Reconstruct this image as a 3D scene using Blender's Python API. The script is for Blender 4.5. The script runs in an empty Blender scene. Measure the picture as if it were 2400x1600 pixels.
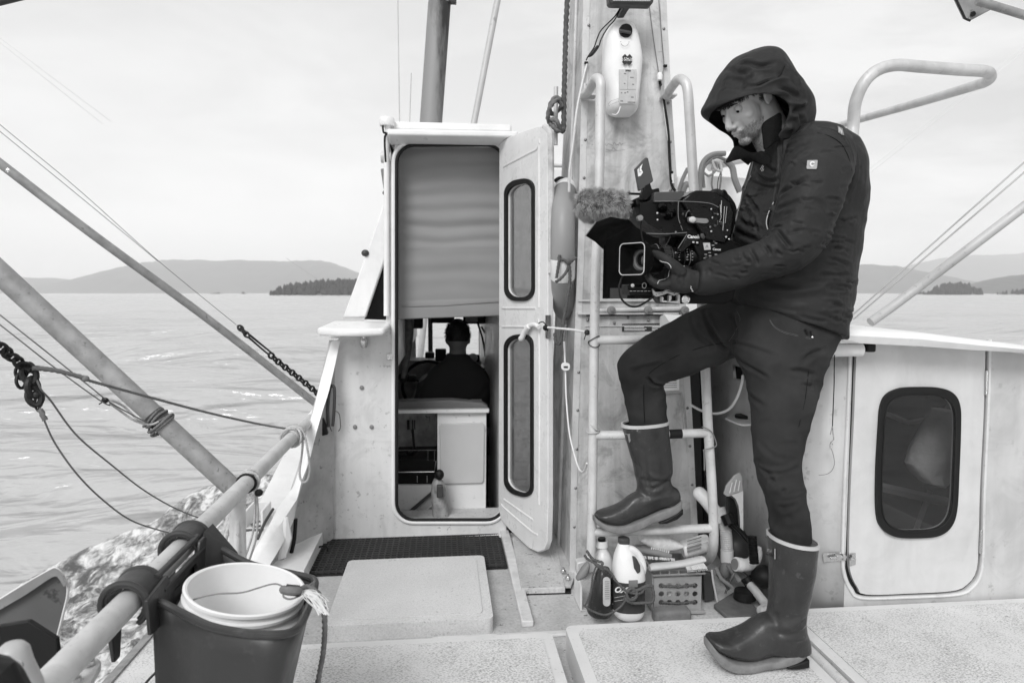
import bpy, bmesh, math, random
import numpy as np
from mathutils import Vector, Matrix, noise
from mathutils.geometry import tessellate_polygon
R=math.radians
V=Vector
S=bpy.context.scene
# ---------------------------------------------------------------- camera
cam=bpy.data.cameras.new('camera'); camo=bpy.data.objects.new('camera',cam); S.collection.objects.link(camo)
S.camera=camo
CAM=V((0,0,1.15)); camo.location=CAM; camo.rotation_euler=(R(90-4.075),0,R(-5.7))
cam.lens=24; cam.sensor_width=36; cam.clip_start=.05; cam.clip_end=30000
cam.dof.use_dof=True; cam.dof.focus_distance=2.3; cam.dof.aperture_fstop=4.5
# ---------------------------------------------------------------- world, overcast and monochrome
W=bpy.data.worlds.new('World'); S.world=W; W.use_nodes=True
nt=W.node_tree; nt.nodes.clear(); N=nt.nodes.new; L=nt.links.new
out=N('ShaderNodeOutputWorld')
sky=N('ShaderNodeTexSky'); sky.sky_type='NISHITA'; sky.sun_disc=False; sky.sun_elevation=R(40); sky.sun_rotation=R(204)
bw=N('ShaderNodeRGBToBW'); L(sky.outputs[0],bw.inputs[0])
b1=N('ShaderNodeBackground'); b1.inputs[1].default_value=.05; L(bw.outputs[0],b1.inputs[0])
tc=N('ShaderNodeTexCoord'); mp=N('ShaderNodeMapping'); mp.inputs['Scale'].default_value=(1.2,1.2,4.2); L(tc.outputs['Generated'],mp.inputs[0])
nz=N('ShaderNodeTexNoise'); nz.inputs['Scale'].default_value=2.3; nz.inputs['Detail'].default_value=6; nz.inputs['Roughness'].default_value=.55; nz.inputs['Distortion'].default_value=.35; L(mp.outputs[0],nz.inputs['Vector'])
rp=N('ShaderNodeValToRGB'); rp.color_ramp.elements[0].position=.38; rp.color_ramp.elements[0].color=(.60,.60,.60,1); rp.color_ramp.elements[1].position=.62; rp.color_ramp.elements[1].color=(.92,.92,.92,1); L(nz.outputs[0],rp.inputs[0])
# cloud is thinner (brighter) towards the port bow, thicker to starboard
dp=N('ShaderNodeVectorMath'); dp.operation='DOT_PRODUCT'; dp.inputs[1].default_value=(-.45,.87,.2); L(tc.outputs['Generated'],dp.inputs[0])
mr=N('ShaderNodeMapRange'); mr.inputs[1].default_value=.35; mr.inputs[2].default_value=1.0; mr.inputs[3].default_value=.0; mr.inputs[4].default_value=.62; mr.clamp=True; L(dp.outputs['Value'],mr.inputs[0])
mx=N('ShaderNodeMix'); mx.data_type='RGBA'; mx.inputs[7].default_value=(.97,.97,.97,1); L(mr.outputs[0],mx.inputs[0]); L(rp.outputs[0],mx.inputs[6])
b2=N('ShaderNodeBackground'); b2.inputs[1].default_value=.82; L(mx.outputs[2],b2.inputs[0])
ad=N('ShaderNodeAddShader'); L(b1.outputs[0],ad.inputs[0]); L(b2.outputs[0],ad.inputs[1]); L(ad.outputs[0],out.inputs[0])
# veiled sun: high, behind the port shoulder of the camera
sd=bpy.data.lights.new('sun','SUN'); so=bpy.data.objects.new('sun',sd); S.collection.objects.link(so)
sd.energy=2.5; sd.angle=R(24); sd.color=(1,1,1)
so.rotation_euler=(R(50),0,R(-24))
S.cycles.volume_bounces=6
S.view_settings.view_transform='Standard'; S.view_settings.look='None'; S.view_settings.gamma=1; S.view_settings.exposure=0
try: S.view_settings.use_curve_mapping=False
except Exception: pass
# ---------------------------------------------------------------- projection helpers
CM=camo.rotation_euler.to_matrix()
def ray(x,y): return CM@V(((x-1200)/1600,-(y-800)/1600,-1))
def PY(x,y,Y): d=ray(x,y); return CAM+d*(Y/d.y)
def PZ(x,y,z): d=ray(x,y); return CAM+d*((z-CAM.z)/d.z)
def PX(x,y,X): d=ray(x,y); return CAM+d*(X/d.x)
def PP(x,y,p,n): d=ray(x,y); return CAM+d*((p-CAM).dot(n)/d.dot(n))
# ---------------------------------------------------------------- mesh builder
def frames(pts):
    T=[]
    n=len(pts)
    for i in range(n):
        a=pts[max(0,i-1)]; b=pts[min(n-1,i+1)]; t=(b-a)
        T.append(t.normalized() if t.length>1e-9 else V((0,0,1)))
    u=T[0].orthogonal().normalized(); F=[]
    for i in range(n):
        u=(u-T[i]*u.dot(T[i]))
        u=u.normalized() if u.length>1e-6 else T[i].orthogonal().normalized()
        F.append((T[i],u,T[i].cross(u)))
    return F
def spline(pts,k=8,closed=False):
    P=[V(p) for p in pts]; n=len(P); o=[]
    rng=range(n if closed else n-1)
    for i in rng:
        if closed: a,b,c,d=P[(i-1)%n],P[i],P[(i+1)%n],P[(i+2)%n]
        else: a,b,c,d=P[max(0,i-1)],P[i],P[i+1],P[min(n-1,i+2)]
        for j in range(k):
            t=j/k; t2=t*t; t3=t2*t
            o.append(.5*((2*b)+(c-a)*t+(2*a-5*b+4*c-d)*t2+(3*b-a-3*c+d)*t3))
    if not closed: o.append(P[-1].copy())
    return o
def spl(rows,k=6):
    P=[np.array(r,float) for r in rows]; n=len(P); o=[]
    for i in range(n-1):
        a,b,c,d=P[max(0,i-1)],P[i],P[i+1],P[min(n-1,i+2)]
        for j in range(k):
            t=j/k; o.append(.5*((2*b)+(c-a)*t+(2*a-5*b+4*c-d)*t*t+(3*b-a-3*c+d)*t**3))
    o.append(P[-1]); return o
def resample(pts,step):
    P=[V(p) for p in pts]; o=[P[0].copy()]; acc=0
    for a,b in zip(P,P[1:]):
        l=(b-a).length
        if l<1e-9: continue
        d=step-acc
        while d<=l: o.append(a.lerp(b,d/l)); d+=step
        acc=l-(d-step)
    o.append(P[-1].copy()); return o
def rrect(w,h,r,n=6):
    o=[]
    for cx,cy,a0 in ((w/2-r,h/2-r,0),(-w/2+r,h/2-r,90),(-w/2+r,-h/2+r,180),(w/2-r,-h/2+r,270)):
        for i in range(n+1):
            a=R(a0+90*i/n); o.append((cx+r*math.cos(a),cy+r*math.sin(a)))
    return o
class MB:
    def __init__(s): s.v=[]; s.f=[]
    def add(s,v,f):
        o=len(s.v); s.v+= [V(p) for p in v]; s.f+=[tuple(i+o for i in q) for q in f]; return s
    def box(s,c,size,rot=None):
        hx,hy,hz=[q/2 for q in size]; M=rot if rot else Matrix.Identity(3); c=V(c)
        v=[c+M@V((x*hx,y*hy,z*hz)) for x in(-1,1) for y in(-1,1) for z in(-1,1)]
        return s.add(v,[(0,1,3,2),(4,6,7,5),(0,4,5,1),(2,3,7,6),(0,2,6,4),(1,5,7,3)])
    def prism(s,pts,off,holes=()):
        off=V(off); loops=[[V(p) for p in pts]]+[[V(p) for p in h] for h in holes]
        tri=tessellate_polygon(loops) if (holes or len(pts)>4) else [tuple(range(len(pts)))]
        allp=[p for l in loops for p in l]; n=len(allp)
        v=allp+[p+off for p in allp]; f=[tuple(t) for t in tri]+[tuple(i+n for i in reversed(t)) for t in tri]
        b=0
        for l in loops:
            m=len(l)
            for i in range(m): j=(i+1)%m; f.append((b+i,b+j,b+j+n,b+i+n))
            b+=m
        return s.add(v,f)
    def loft(s,secs,cap=True,closed=True):
        n=len(secs[0]); v=[p for q in secs for p in q]; f=[]
        for i in range(len(secs)-1):
            for j in range(n if closed else n-1):
                k=(j+1)%n; f.append((i*n+j,i*n+k,(i+1)*n+k,(i+1)*n+j))
        if cap:
            for i,b in ((0,0),(len(secs)-1,(len(secs)-1)*n)):
                c=sum((V(p) for p in secs[i]),V())/n; v=v+[c]; ci=len(v)-1
                for j in range(n): f.append((b+j,b+(j+1)%n,ci))
        return s.add(v,f)
    def tube(s,pts,r,seg=10,closed=False,caps=True,lobes=0,pitch=.03,lobe=.22):
        P=[V(p) for p in pts]; n=len(P)
        if not hasattr(r,'__len__'): r=[r]*n
        if closed: F=frames(P+[P[0]])[:n]
        else: F=frames(P)
        secs=[];dist=0
        for i in range(n):
            if i: dist+=(P[i]-P[i-1]).length
            t,u,w=F[i]; q=[]
            for j in range(seg):
                a=2*math.pi*j/seg; rr=r[i]
                if lobes: rr*=1+lobe*math.cos(lobes*(a-dist/pitch*2*math.pi/lobes))
                q.append(P[i]+(u*math.cos(a)+w*math.sin(a))*rr)
            secs.append(q)
        if closed:
            base=len(s.v); s.loft(secs,cap=False)
            best=min(range(seg),key=lambda k:(secs[-1][0]-secs[0][k]).length)
            for j in range(seg):
                k=(j+1)%seg
                s.f.append((base+(n-1)*seg+j,base+(n-1)*seg+k,base+(k+best)%seg,base+(j+best)%seg))
            return s
        return s.loft(secs,cap=caps)
    def rope(s,pts,r,seg=9,lobes=3):
        pitch=r*2.6
        return s.tube(resample(pts,max(r*.8,.0012)),r,seg=seg,lobes=lobes,pitch=pitch,lobe=.2)
    def lathe(s,prof,o,axis=(0,0,1),seg=24,cap=True):
        o=V(o); t=V(axis).normalized(); u=t.orthogonal().normalized(); w=t.cross(u)
        return s.loft([[o+t*h+(u*math.cos(2*math.pi*j/seg)+w*math.sin(2*math.pi*j/seg))*max(r,1e-5) for j in range(seg)] for r,h in prof],cap=cap)
    def ball(s,c,r,seg=14,rings=9,rot=None):
        if not hasattr(r,'__len__'): r=(r,r,r)
        M=rot if rot else Matrix.Identity(3); c=V(c); secs=[]
        for i in range(rings+1):
            a=math.pi*i/rings; a=min(max(a,.05),math.pi-.05)
            secs.append([c+M@V((r[0]*math.sin(a)*math.cos(2*math.pi*j/seg),r[1]*math.sin(a)*math.sin(2*math.pi*j/seg),r[2]*math.cos(a))) for j in range(seg)])
        return s.loft(secs)
    def build(s,name,m,parent=None,smooth=True,bevel=0,label=None,cat=None,group=None,kind=None,loc=None,bseg=2,angle=35):
        me=bpy.data.meshes.new(name)
        off=V((0,0,0)); p=parent
        while p: off+=p.location; p=p.parent
        if loc is not None: loc=V(loc)
        o=bpy.data.objects.new(name,me); S.collection.objects.link(o)
        l=loc if loc is not None else V((0,0,0))
        if parent: o.parent=parent
        o.location=l
        base=off+l
        me.from_pydata([tuple(q-base) for q in s.v],[],s.f); me.update()
        bm=bmesh.new(); bm.from_mesh(me); bmesh.ops.recalc_face_normals(bm,faces=bm.faces); bm.to_mesh(me); bm.free()
        if m: me.materials.append(m)
        if bevel:
            b=o.modifiers.new('b','BEVEL'); b.width=bevel; b.segments=bseg; b.limit_method='ANGLE'; b.angle_limit=R(40)
        if smooth: shade(o,angle)
        tag(o,label,cat,group,kind)
        return o
def shade(o,angle=35):
    me=o.data
    me.polygons.foreach_set('use_smooth',[True]*len(me.polygons))
    try: me.set_sharp_from_angle(angle=R(angle))
    except Exception: pass
def tag(o,label=None,cat=None,group=None,kind=None):
    if label: o['label']=label
    if cat: o['category']=cat
    if group: o['group']=group
    if kind: o['kind']=kind
    return o
def thing(name,loc,label,cat,group=None):
    o=bpy.data.objects.new(name,None); S.collection.objects.link(o); o.location=V(loc); o.empty_display_size=.05
    return tag(o,label,cat,group)
def evalmesh(o):
    dg=bpy.context.evaluated_depsgraph_get(); dg.update()
    me=bpy.data.meshes.new_from_object(o.evaluated_get(dg)); old=o.data; o.modifiers.clear(); o.data=me
    bpy.data.meshes.remove(old); return o
def voxel(o,size,smooth=3,fac=.5):
    m=o.modifiers.new('r','REMESH'); m.mode='VOXEL'; m.voxel_size=size; m.use_smooth_shade=True
    if smooth:
        k=o.modifiers.new('s','SMOOTH'); k.iterations=smooth; k.factor=fac
    evalmesh(o)
    o.data.polygons.foreach_set('use_smooth',[True]*len(o.data.polygons))
    return o
def copy(o,parent,loc,name=None):
    c=o.copy(); S.collection.objects.link(c); c.parent=parent; c.location=loc; return c
def text(s,size,origin,right,up,depth,m,name,parent,font=None,shear=0,bold=0,align='CENTER'):
    cu=bpy.data.curves.new('t','FONT'); cu.body=s; cu.size=size; cu.extrude=depth; cu.align_x=align; cu.align_y='CENTER'; cu.shear=shear; cu.offset=bold
    t=bpy.data.objects.new('t',cu); S.collection.objects.link(t)
    dg=bpy.context.evaluated_depsgraph_get(); me=bpy.data.meshes.new_from_object(t.evaluated_get(dg))
    bpy.data.objects.remove(t); r=V(right).normalized(); u=V(up); u=(u-r*u.dot(r)).normalized(); n=r.cross(u)
    o=V(origin); mb=MB(); mb.add([o+r*q.co.x+u*q.co.y+n*q.co.z for q in me.vertices],[tuple(p.vertices) for p in me.polygons])
    bpy.data.meshes.remove(me)
    return mb.build(name,m,parent,smooth=False)
# ---------------------------------------------------------------- materials (the scene is monochrome)
MATS={}
def mat(name,v,rough=.5,metal=0,var=.12,vs=3,streak=0,spots=0,spot_scale=60,spot_v=.1,bump=0,bs=60,spec=.5,coat=0,det=6,alpha=1,trans=0,mottle=0,bump2=0,bs2=12,sub=0,ior=1.45,fleck=0):
    if name in MATS: return MATS[name]
    m=bpy.data.materials.new(name); m.use_nodes=True; t=m.node_tree; N=t.nodes.new; L=t.links.new
    b=t.nodes['Principled BSDF']; b.inputs['Roughness'].default_value=rough; b.inputs['Metallic'].default_value=metal
    b.inputs['Specular IOR Level'].default_value=spec; b.inputs['Coat Weight'].default_value=coat; b.inputs['IOR'].default_value=ior
    b.inputs['Transmission Weight'].default_value=trans; b.inputs['Alpha'].default_value=alpha
    if sub: b.inputs['Subsurface Weight'].default_value=sub; b.inputs['Subsurface Radius'].default_value=(.006,.006,.006); b.inputs['Subsurface Scale'].default_value=1
    tc=N('ShaderNodeTexCoord'); oc=tc.outputs['Object']
    def noise_(scale,detail=6,rough_=.6,vec=oc,dist=0):
        n=N('ShaderNodeTexNoise'); n.inputs['Scale'].default_value=scale; n.inputs['Detail'].default_value=detail; n.inputs['Roughness'].default_value=rough_; n.inputs['Distortion'].default_value=dist; L(vec,n.inputs['Vector']); return n.outputs[0]
    def rng(x,a,b_,c,d):
        r=N('ShaderNodeMapRange'); r.inputs[1].default_value=a; r.inputs[2].default_value=b_; r.inputs[3].default_value=c; r.inputs[4].default_value=d; L(x,r.inputs[0]); return r.outputs[0]
    def mul(a,b_):
        q=N('ShaderNodeMath'); q.operation='MULTIPLY'; L(a,q.inputs[0])
        if isinstance(b_,(int,float)): q.inputs[1].default_value=b_
        else: L(b_,q.inputs[1])
        return q.outputs[0]
    val=rng(noise_(vs,det),.3,.7,v*(1-var),v*(1+var))
    if streak:
        mp=N('ShaderNodeMapping'); mp.inputs['Scale'].default_value=(14,14,1.3); L(oc,mp.inputs[0])
        val=mul(val,rng(noise_(1,7,.6,mp.outputs[0],.5),.35,.62,1-streak,1)); val=mul(val,rng(noise_(5.5,8,.65,oc,1.2),.38,.50,1-streak*1.1,1))
    if mottle:
        val=mul(val,rng(noise_(spot_scale*2.2,2,.5),.35,.6,1-mottle,1.06))
    if spots:
        mask=rng(noise_(spot_scale,3,.7),.60,.66,0,1)
        mask=mul(mask,rng(noise_(vs*1.7,3),.42,.6,.15,1))
        q=N('ShaderNodeMix'); q.data_type='FLOAT'; L(mul(mask,spots),q.inputs[0]); L(val,q.inputs[2]); q.inputs[3].default_value=spot_v; val=q.outputs[0]
    if fleck:
        mp=N('ShaderNodeMapping'); mp.inputs['Scale'].default_value=(.55,1.25,1); mp.inputs['Rotation'].default_value=(0,0,R(25)); L(oc,mp.inputs[0])
        big=rng(noise_(vs*.9,4),.36,.62,.0,.115); f1=noise_(240,2,.6,mp.outputs[0],.3)
        q=N('ShaderNodeMath'); q.operation='ADD'; L(f1,q.inputs[0]); L(big,q.inputs[1])
        k=rng(q.outputs[0],.55,.72,1,1-fleck); k.node.clamp=True; val=mul(val,k)
    cb=N('ShaderNodeCombineColor'); L(val,cb.inputs[0]); L(val,cb.inputs[1]); L(val,cb.inputs[2]); L(cb.outputs[0],b.inputs['Base Color'])
    L(rng(noise_(vs*4,4),.3,.7,max(0,rough-.08),min(1,rough+.1)),b.inputs['Roughness'])
    if bump or bump2:
        prev=None
        for s_,k in ((bs,bump),(bs2,bump2)):
            if k:
                bn=N('ShaderNodeBump'); bn.inputs['Strength'].default_value=k; bn.inputs['Distance'].default_value=.6/s_; L(noise_(s_,4),bn.inputs['Height'])
                if prev: L(prev,bn.inputs['Normal'])
                prev=bn.outputs[0]
        L(prev,b.inputs['Normal'])
    MATS[name]=m; return m
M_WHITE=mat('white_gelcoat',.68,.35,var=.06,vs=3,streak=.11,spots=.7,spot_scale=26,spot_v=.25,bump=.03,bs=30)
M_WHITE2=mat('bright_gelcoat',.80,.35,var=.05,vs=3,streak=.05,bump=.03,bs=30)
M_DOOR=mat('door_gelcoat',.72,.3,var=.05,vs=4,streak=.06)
M_WHITES=mat('dimmed_stained_gelcoat',.54,.4,var=.08,vs=5,streak=.09,spots=.6,spot_scale=22,spot_v=.3,bump=.03,bs=30)  # white darkened to tone down the too brightly lit starboard side, slightly stained too
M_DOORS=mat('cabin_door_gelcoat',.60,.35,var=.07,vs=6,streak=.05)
M_WORN=mat('chipped_paint',.5,.7,var=.3,vs=18,spots=.9,spot_scale=30,spot_v=.15,bump=.4,bs=60)
M_ALU=mat('weathered_aluminium',.62,.5,metal=.2,var=.12,vs=9,streak=.1,spots=.5,spot_scale=70,spot_v=.3,bump=.08,bs=120)
M_ALUS=mat('aluminium_sheet',.60,.55,metal=.15,var=.15,vs=4,streak=.30,spots=.6,spot_scale=70,spot_v=.25,bump=.08,bs=60,bump2=.15,bs2=9)
M_GALV=mat('galvanised_pole',.30,.6,metal=.2,var=.28,vs=16,spots=.7,spot_scale=50,spot_v=.12,bump=.15,bs=90)
M_PAINTPOLE=mat('painted_pole',.5,.5,metal=.1,var=.12,vs=6,spots=.5,spot_scale=40,spot_v=.2)
M_STEEL=mat('stainless',.6,.22,metal=1,var=.1)
M_IRON=mat('rusty_black_iron',.035,.5,metal=.6,var=.4,vs=30,bump=.3,bs=150)
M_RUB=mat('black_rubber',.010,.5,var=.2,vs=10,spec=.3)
M_BLACK=mat('black_plastic',.006,.42,var=.25,vs=20,spec=.18)
M_BLACKG=mat('glossy_black_plastic',.005,.2,var=.2,vs=20,spec=.22)
M_DARK=mat('dark_grey_plastic',.05,.45,var=.15,vs=10)
M_MID=mat('mid_grey',.20,.6,var=.15,vs=8)
M_ROPEL=mat('pale_rope',.45,.9,var=.2,vs=60)
M_ROPED=mat('dark_rope',.09,.9,var=.3,vs=60)
M_ROPEM=mat('tarred_rope',.16,.9,var=.25,vs=60)
M_WHITEP=mat('white_plastic',.78,.35,var=.04,vs=10)
M_LABEL=mat('paper_label',.5,.7,var=.1,vs=40)
M_INK=mat('printed_ink',.03,.7,var=.1)
M_INKG=mat('grey_ink',.2,.7,var=.2,vs=200)
M_PRINTW=mat('white_print',.75,.6,var=.03)
M_GLASS=mat('dark_glass',.006,.12,var=.2,vs=4,spec=.15)
# ================================================================ SETTING
# ---- water: polar sheet, swell modelled, ripples bumped
SEA=-1.0
def swell(x,y,res):
    h=0
    for lam,amp,ang,ph in ((14,.17,75,0),(9.3,.14,98,1.3),(5.7,.12,68,2.1),(3.6,.09,105,.4),(2.3,.045,84,3.0),(1.3,.022,72,5)):
        k=2*math.pi/lam; a=R(ang)
        fade=np.clip(lam/(4*res)-1,0,1)
        wob=1.4*np.sin(.31*k*(-x*math.sin(a)+y*math.cos(a))+ph)+.8*np.sin(.13*k*(x*math.cos(a)+y*math.sin(a))+2*ph)
        h=h+amp*fade*np.sin(k*(x*math.cos(a)+y*math.sin(a))+ph+wob)
    return h
def make_water():
    rs=[.6]
    while rs[-1]<14000: rs.append(rs[-1]*(1.02 if rs[-1]<120 else 1.06))
    nr=len(rs); 
    az=[]; a=-180.0
    while a<180:
        az.append(a); a+= .35 if -50<a<60 else 3
    na=len(az); A=np.radians(np.array(az)); Rr=np.array(rs)
    rr,aa=np.meshgrid(Rr,A,indexing='ij'); x=rr*np.sin(aa); y=rr*np.cos(aa)
    z=SEA+swell(x,y,np.maximum(rr*.02,.05))*np.clip((900-rr)/600,0,1)
    v=np.stack([x,y,z],-1).reshape(-1,3); f=[]
    for i in range(nr-1):
        for j in range(na):
            k=(j+1)%na; f.append((i*na+j,i*na+k,(i+1)*na+k,(i+1)*na+j))
    me=bpy.data.meshes.new('water'); me.from_pydata(v.tolist(),[],f); me.update()
    o=bpy.data.objects.new('water',me); S.collection.objects.link(o)
    me.polygons.foreach_set('use_smooth',[True]*len(me.polygons))
    m=bpy.data.materials.new('sea_water'); m.use_nodes=True; t=m.node_tree; N=t.nodes.new; L=t.links.new; b=t.nodes['Principled BSDF']
    b.inputs['Base Color'].default_value=(.45,.45,.45,1); b.inputs['Roughness'].default_value=.22; b.inputs['IOR'].default_value=1.9; b.inputs['Specular IOR Level'].default_value=.9
    tc=N('ShaderNodeTexCoord'); prev=None
    for sc,dist,st,sx in ((.35,1.0,1,.3),(1.3,.34,1,.35),(4.2,.08,.9,.4),(12,.016,.6,.5)):
        mp=N('ShaderNodeMapping'); mp.inputs['Scale'].default_value=(sx,1,1); mp.inputs['Rotation'].default_value=(0,0,R(-8)); L(tc.outputs['Object'],mp.inputs[0])
        n=N('ShaderNodeTexNoise'); n.inputs['Scale'].default_value=sc; n.inputs['Detail'].default_value=3; n.inputs['Distortion'].default_value=.6; L(mp.outputs[0],n.inputs['Vector'])
        bn=N('ShaderNodeBump'); bn.inputs['Strength'].default_value=st; bn.inputs['Distance'].default_value=dist; L(n.outputs[0],bn.inputs['Height'])
        if prev: L(prev,bn.inputs['Normal'])
        prev=bn.outputs[0]
    L(prev,b.inputs['Normal'])
    me.materials.append(m); tag(o,'pale rippled grey sea stretching to the hills','sea',kind='structure')
make_water()
# ---- wake foam churned up along the port side
def make_foam():
    nx,ny=190,420; x0,x1=-5.2,-.8; y0,y1=-3.0,9.5
    v=[];f=[]
    for j in range(ny):
        y=y0+(y1-y0)*j/(ny-1)
        for i in range(nx):
            x=x0+(x1-x0)*i/(nx-1)
            edge=-2.37-(7.45-y)*.478+.35*noise.noise((y*.7,3.1,0))+.18*noise.noise((y*2.3,1.1,4))
            e=max(-1,min(1,(x-edge)/.7)); yt=max(0,min(1,(9.0-y)/2.2))
            n1=1-abs(noise.noise((x*1.6,y*1.25,.3)))*2; n2=1-abs(noise.noise((x*4.2,y*3.3,5)))*2; n3=noise.noise((x*11,y*9,2)); n4=noise.noise((x*26,y*22,7))
            h=.032*n1+.022*n2+.026*n3+.020*n4-.015
            h*=.6+.7*noise.noise((x*.8,y*.6,9))+.5
            env=max(0,e)**.6*yt
            z=SEA+float(swell(np.array(x),np.array(y),.1))-.10*(1-env)+ (.05+h)*env
            if e>0 and e<.7: z+=.045*math.sin(e/.7*math.pi)*yt
            v.append((x,y,z))
    for j in range(ny-1):
        for i in range(nx-1): a=j*nx+i; f.append((a,a+1,a+nx+1,a+nx))
    me=bpy.data.meshes.new('wake_foam'); me.from_pydata(v,[],f); me.update(); o=bpy.data.objects.new('wake_foam',me); S.collection.objects.link(o)
    me.polygons.foreach_set('use_smooth',[True]*len(me.polygons))
    m=bpy.data.materials.new('foam'); m.use_nodes=True; t=m.node_tree; N=t.nodes.new; L=t.links.new; b=t.nodes['Principled BSDF']
    tc=N('ShaderNodeTexCoord')
    def nz(sc,det,sx,dist=1.2):
        mp=N('ShaderNodeMapping'); mp.inputs['Scale'].default_value=(1,sx,1); mp.inputs['Rotation'].default_value=(0,0,R(20)); L(tc.outputs['Object'],mp.inputs[0])
        n=N('ShaderNodeTexNoise'); n.inputs['Scale'].default_value=sc; n.inputs['Detail'].default_value=det; n.inputs['Roughness'].default_value=.65; n.inputs['Distortion'].default_value=dist; L(mp.outputs[0],n.inputs['Vector']); return n.outputs[0]
    a=N('ShaderNodeMath'); a.operation='ADD'; L(nz(6.5,10,.55),a.inputs[0]); 
    c=N('ShaderNodeMath'); c.operation='MULTIPLY'; c.inputs[1].default_value=.5; L(nz(17,6,.6,.8),c.inputs[0]); L(c.outputs[0],a.inputs[1])
    r=N('ShaderNodeValToRGB'); e=r.color_ramp.elements; e[0].position=.62; e[0].color=(.09,.09,.09,1); e[1].position=.86; e[1].color=(.75,.75,.75,1); q=e.new(.74); q.color=(.32,.32,.32,1)
    L(a.outputs[0],r.inputs[0]); L(r.outputs[0],b.inputs['Base Color'])
    r2=N('ShaderNodeMapRange'); r2.inputs[1].default_value=.68; r2.inputs[2].default_value=.82; r2.inputs[3].default_value=.12; r2.inputs[4].default_value=.8; L(a.outputs[0],r2.inputs[0]); L(r2.outputs[0],b.inputs['Roughness'])
    bn=N('ShaderNodeBump'); bn.inputs['Strength'].default_value=.9; bn.inputs['Distance'].default_value=.03; L(a.outputs[0],bn.inputs['Height']); L(bn.outputs[0],b.inputs['Normal'])
    me.materials.append(m); tag(o,'churned white wake foam spreading from the port side','foam',kind='stuff')
make_foam()
# ---- hills
M_HILL=mat('forested_slope',.055,.9,var=.35,vs=.01,det=8)
def hill(name,D,prof,depth,label,seed,rough=6):
    # prof: (src px, height px above horizon) at camera depth D
    f=CM@V((0,0,-1)); f.z=0; f.normalize(); r=V((f.y,-f.x,0))
    rows=spl(prof,10); v=[];fc=[]; n=len(rows); K=14
    for k in range(K+1):
        t=k/K; prof_t=math.sin(min(1,t*2)*math.pi/2) if t<=.5 else math.cos((t-.5)*math.pi)
        for i,(x,h) in enumerate(rows):
            dd=D+depth*(t-.35); cx=(x-1200)/1600*D
            hh=max(0,h)/1600*D*prof_t+CAM.z*0
            hh+=rough*prof_t*noise.noise((i*.35+seed,k*.6,seed))*(1 if h>4 else .2)
            p=V((0,0,0))+f*dd+r*cx*(1+.0*t); v.append((p.x,p.y,SEA-.5+hh+(1.15-SEA)*0))
    for k in range(K):
        for i in range(n-1): a=k*n+i; fc.append((a,a+1,a+n+1,a+n))
    mb=MB(); mb.add(v,fc); return mb.build(name,M_HILL,smooth=True,kind='structure',label=label,cat='hill',angle=180)
hill('hills',3300,[(-600,20),(-250,50),(0,38),(60,36),(120,28),(150,26),(220,44),(280,66),(330,77),(380,82),(450,81),(560,80),(640,78),(700,80),(740,78),(790,60),(840,40),(900,30),(1000,26),(1150,20),(1300,0)],1500,'long flat topped misty hill across the water on the left',1.0,8)
hill('hills',4300,[(1700,10),(1850,40),(1950,58),(2000,66),(2080,50),(2150,58),(2240,82),(2330,92),(2420,95),(2600,110),(2900,60),(3000,0)],1500,'tall pale misty ridge beyond the starboard side',5.0,10)
hill('hills',2600,[(1700,5),(1900,40),(1980,56),(2060,70),(2120,66),(2200,48),(2270,30),(2330,5),(2360,0)],900,'nearer misty hill sloping down on the right',9.0,6)
hill('hills',1500,[(2310,0),(2330,22),(2360,34),(2420,46),(2600,60),(2800,0)],300,'dark wooded headland at the far right edge',3.3,3)
# ---- wooded islands: a knoll with a mass of small conifers
M_TREE=mat('conifer_mass',.030,.9,var=.5,vs=.3,det=8)
M_ROCK=mat('shore_rock',.12,.9,var=.3,vs=.4)
def island(D,prof,label,cat,seed,count,th,name='wooded_island'):
    f=CM@V((0,0,-1)); f.z=0; f.normalize(); r=V((f.y,-f.x,0)); rnd=random.Random(seed)
    def P(x,dd): p=f*(D+dd)+r*((x-1200)/1600*D); return p
    x0,x1=prof[0][0],prof[-1][0]
    xs=[q[0] for q in prof]; hs=[q[1] for q in prof]
    n=40;K=8; mb=MB(); v=[];fc=[]; dep=(x1-x0)/1600*D*.5
    for k in range(K+1):
        for i in range(n+1):
            x=x0+(x1-x0)*i/n; h=float(np.interp(x,xs,hs))/1600*D
            g=max(0,h-th*.75)*math.sin(math.pi*k/K)+.6*math.sin(math.pi*k/K)
            p=P(x,dep*(k/K-.3)); v.append((p.x,p.y,SEA-.4+g+.5*noise.noise((i*.8,k*.7,seed))))
    for k in range(K):
        for i in range(n): a=k*(n+1)+i; fc.append((a,a+1,a+n+2,a+n+1))
    mb.add(v,fc); t=MB()
    for q in range(count):
        x=x0+(x1-x0)*(.02+.96*rnd.random()); h=float(np.interp(x,xs,hs))/1600*D; k=rnd.random()
        p=P(x,dep*(k-.3)); g=max(0,h-th*.75)*math.sin(math.pi*k)
        hh=min(th,h)*rnd.uniform(.55,1.08); rr=hh*rnd.uniform(.22,.46); z=SEA+g-.3
        if hh<.5: continue
        seg=6; secs=[]
        for s_,rad in ((0,.5),(.15,1),(.4,.75),(.42,.9),(.7,.45),(.72,.55),(1,.03)):
            secs.append([V((p.x+rr*rad*math.cos(2*math.pi*j/seg+q)*rnd.uniform(.75,1.2),p.y+rr*rad*math.sin(2*math.pi*j/seg+q),z+hh*s_)) for j in range(seg)])
        t.loft(secs,cap=False)
    mb.build(name,M_ROCK,kind='structure',label=label,cat=cat)
    t.build('forest',M_TREE,smooth=False,kind='stuff',label='dark conifers massed on '+label,cat='forest')
island(620,[(640,0),(652,14),(672,24),(700,27),(730,31),(760,35),(800,36),(850,37),(900,36),(960,20),(990,0)],'the dark wooded island left of the wheelhouse','island',7,900,9)
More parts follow.
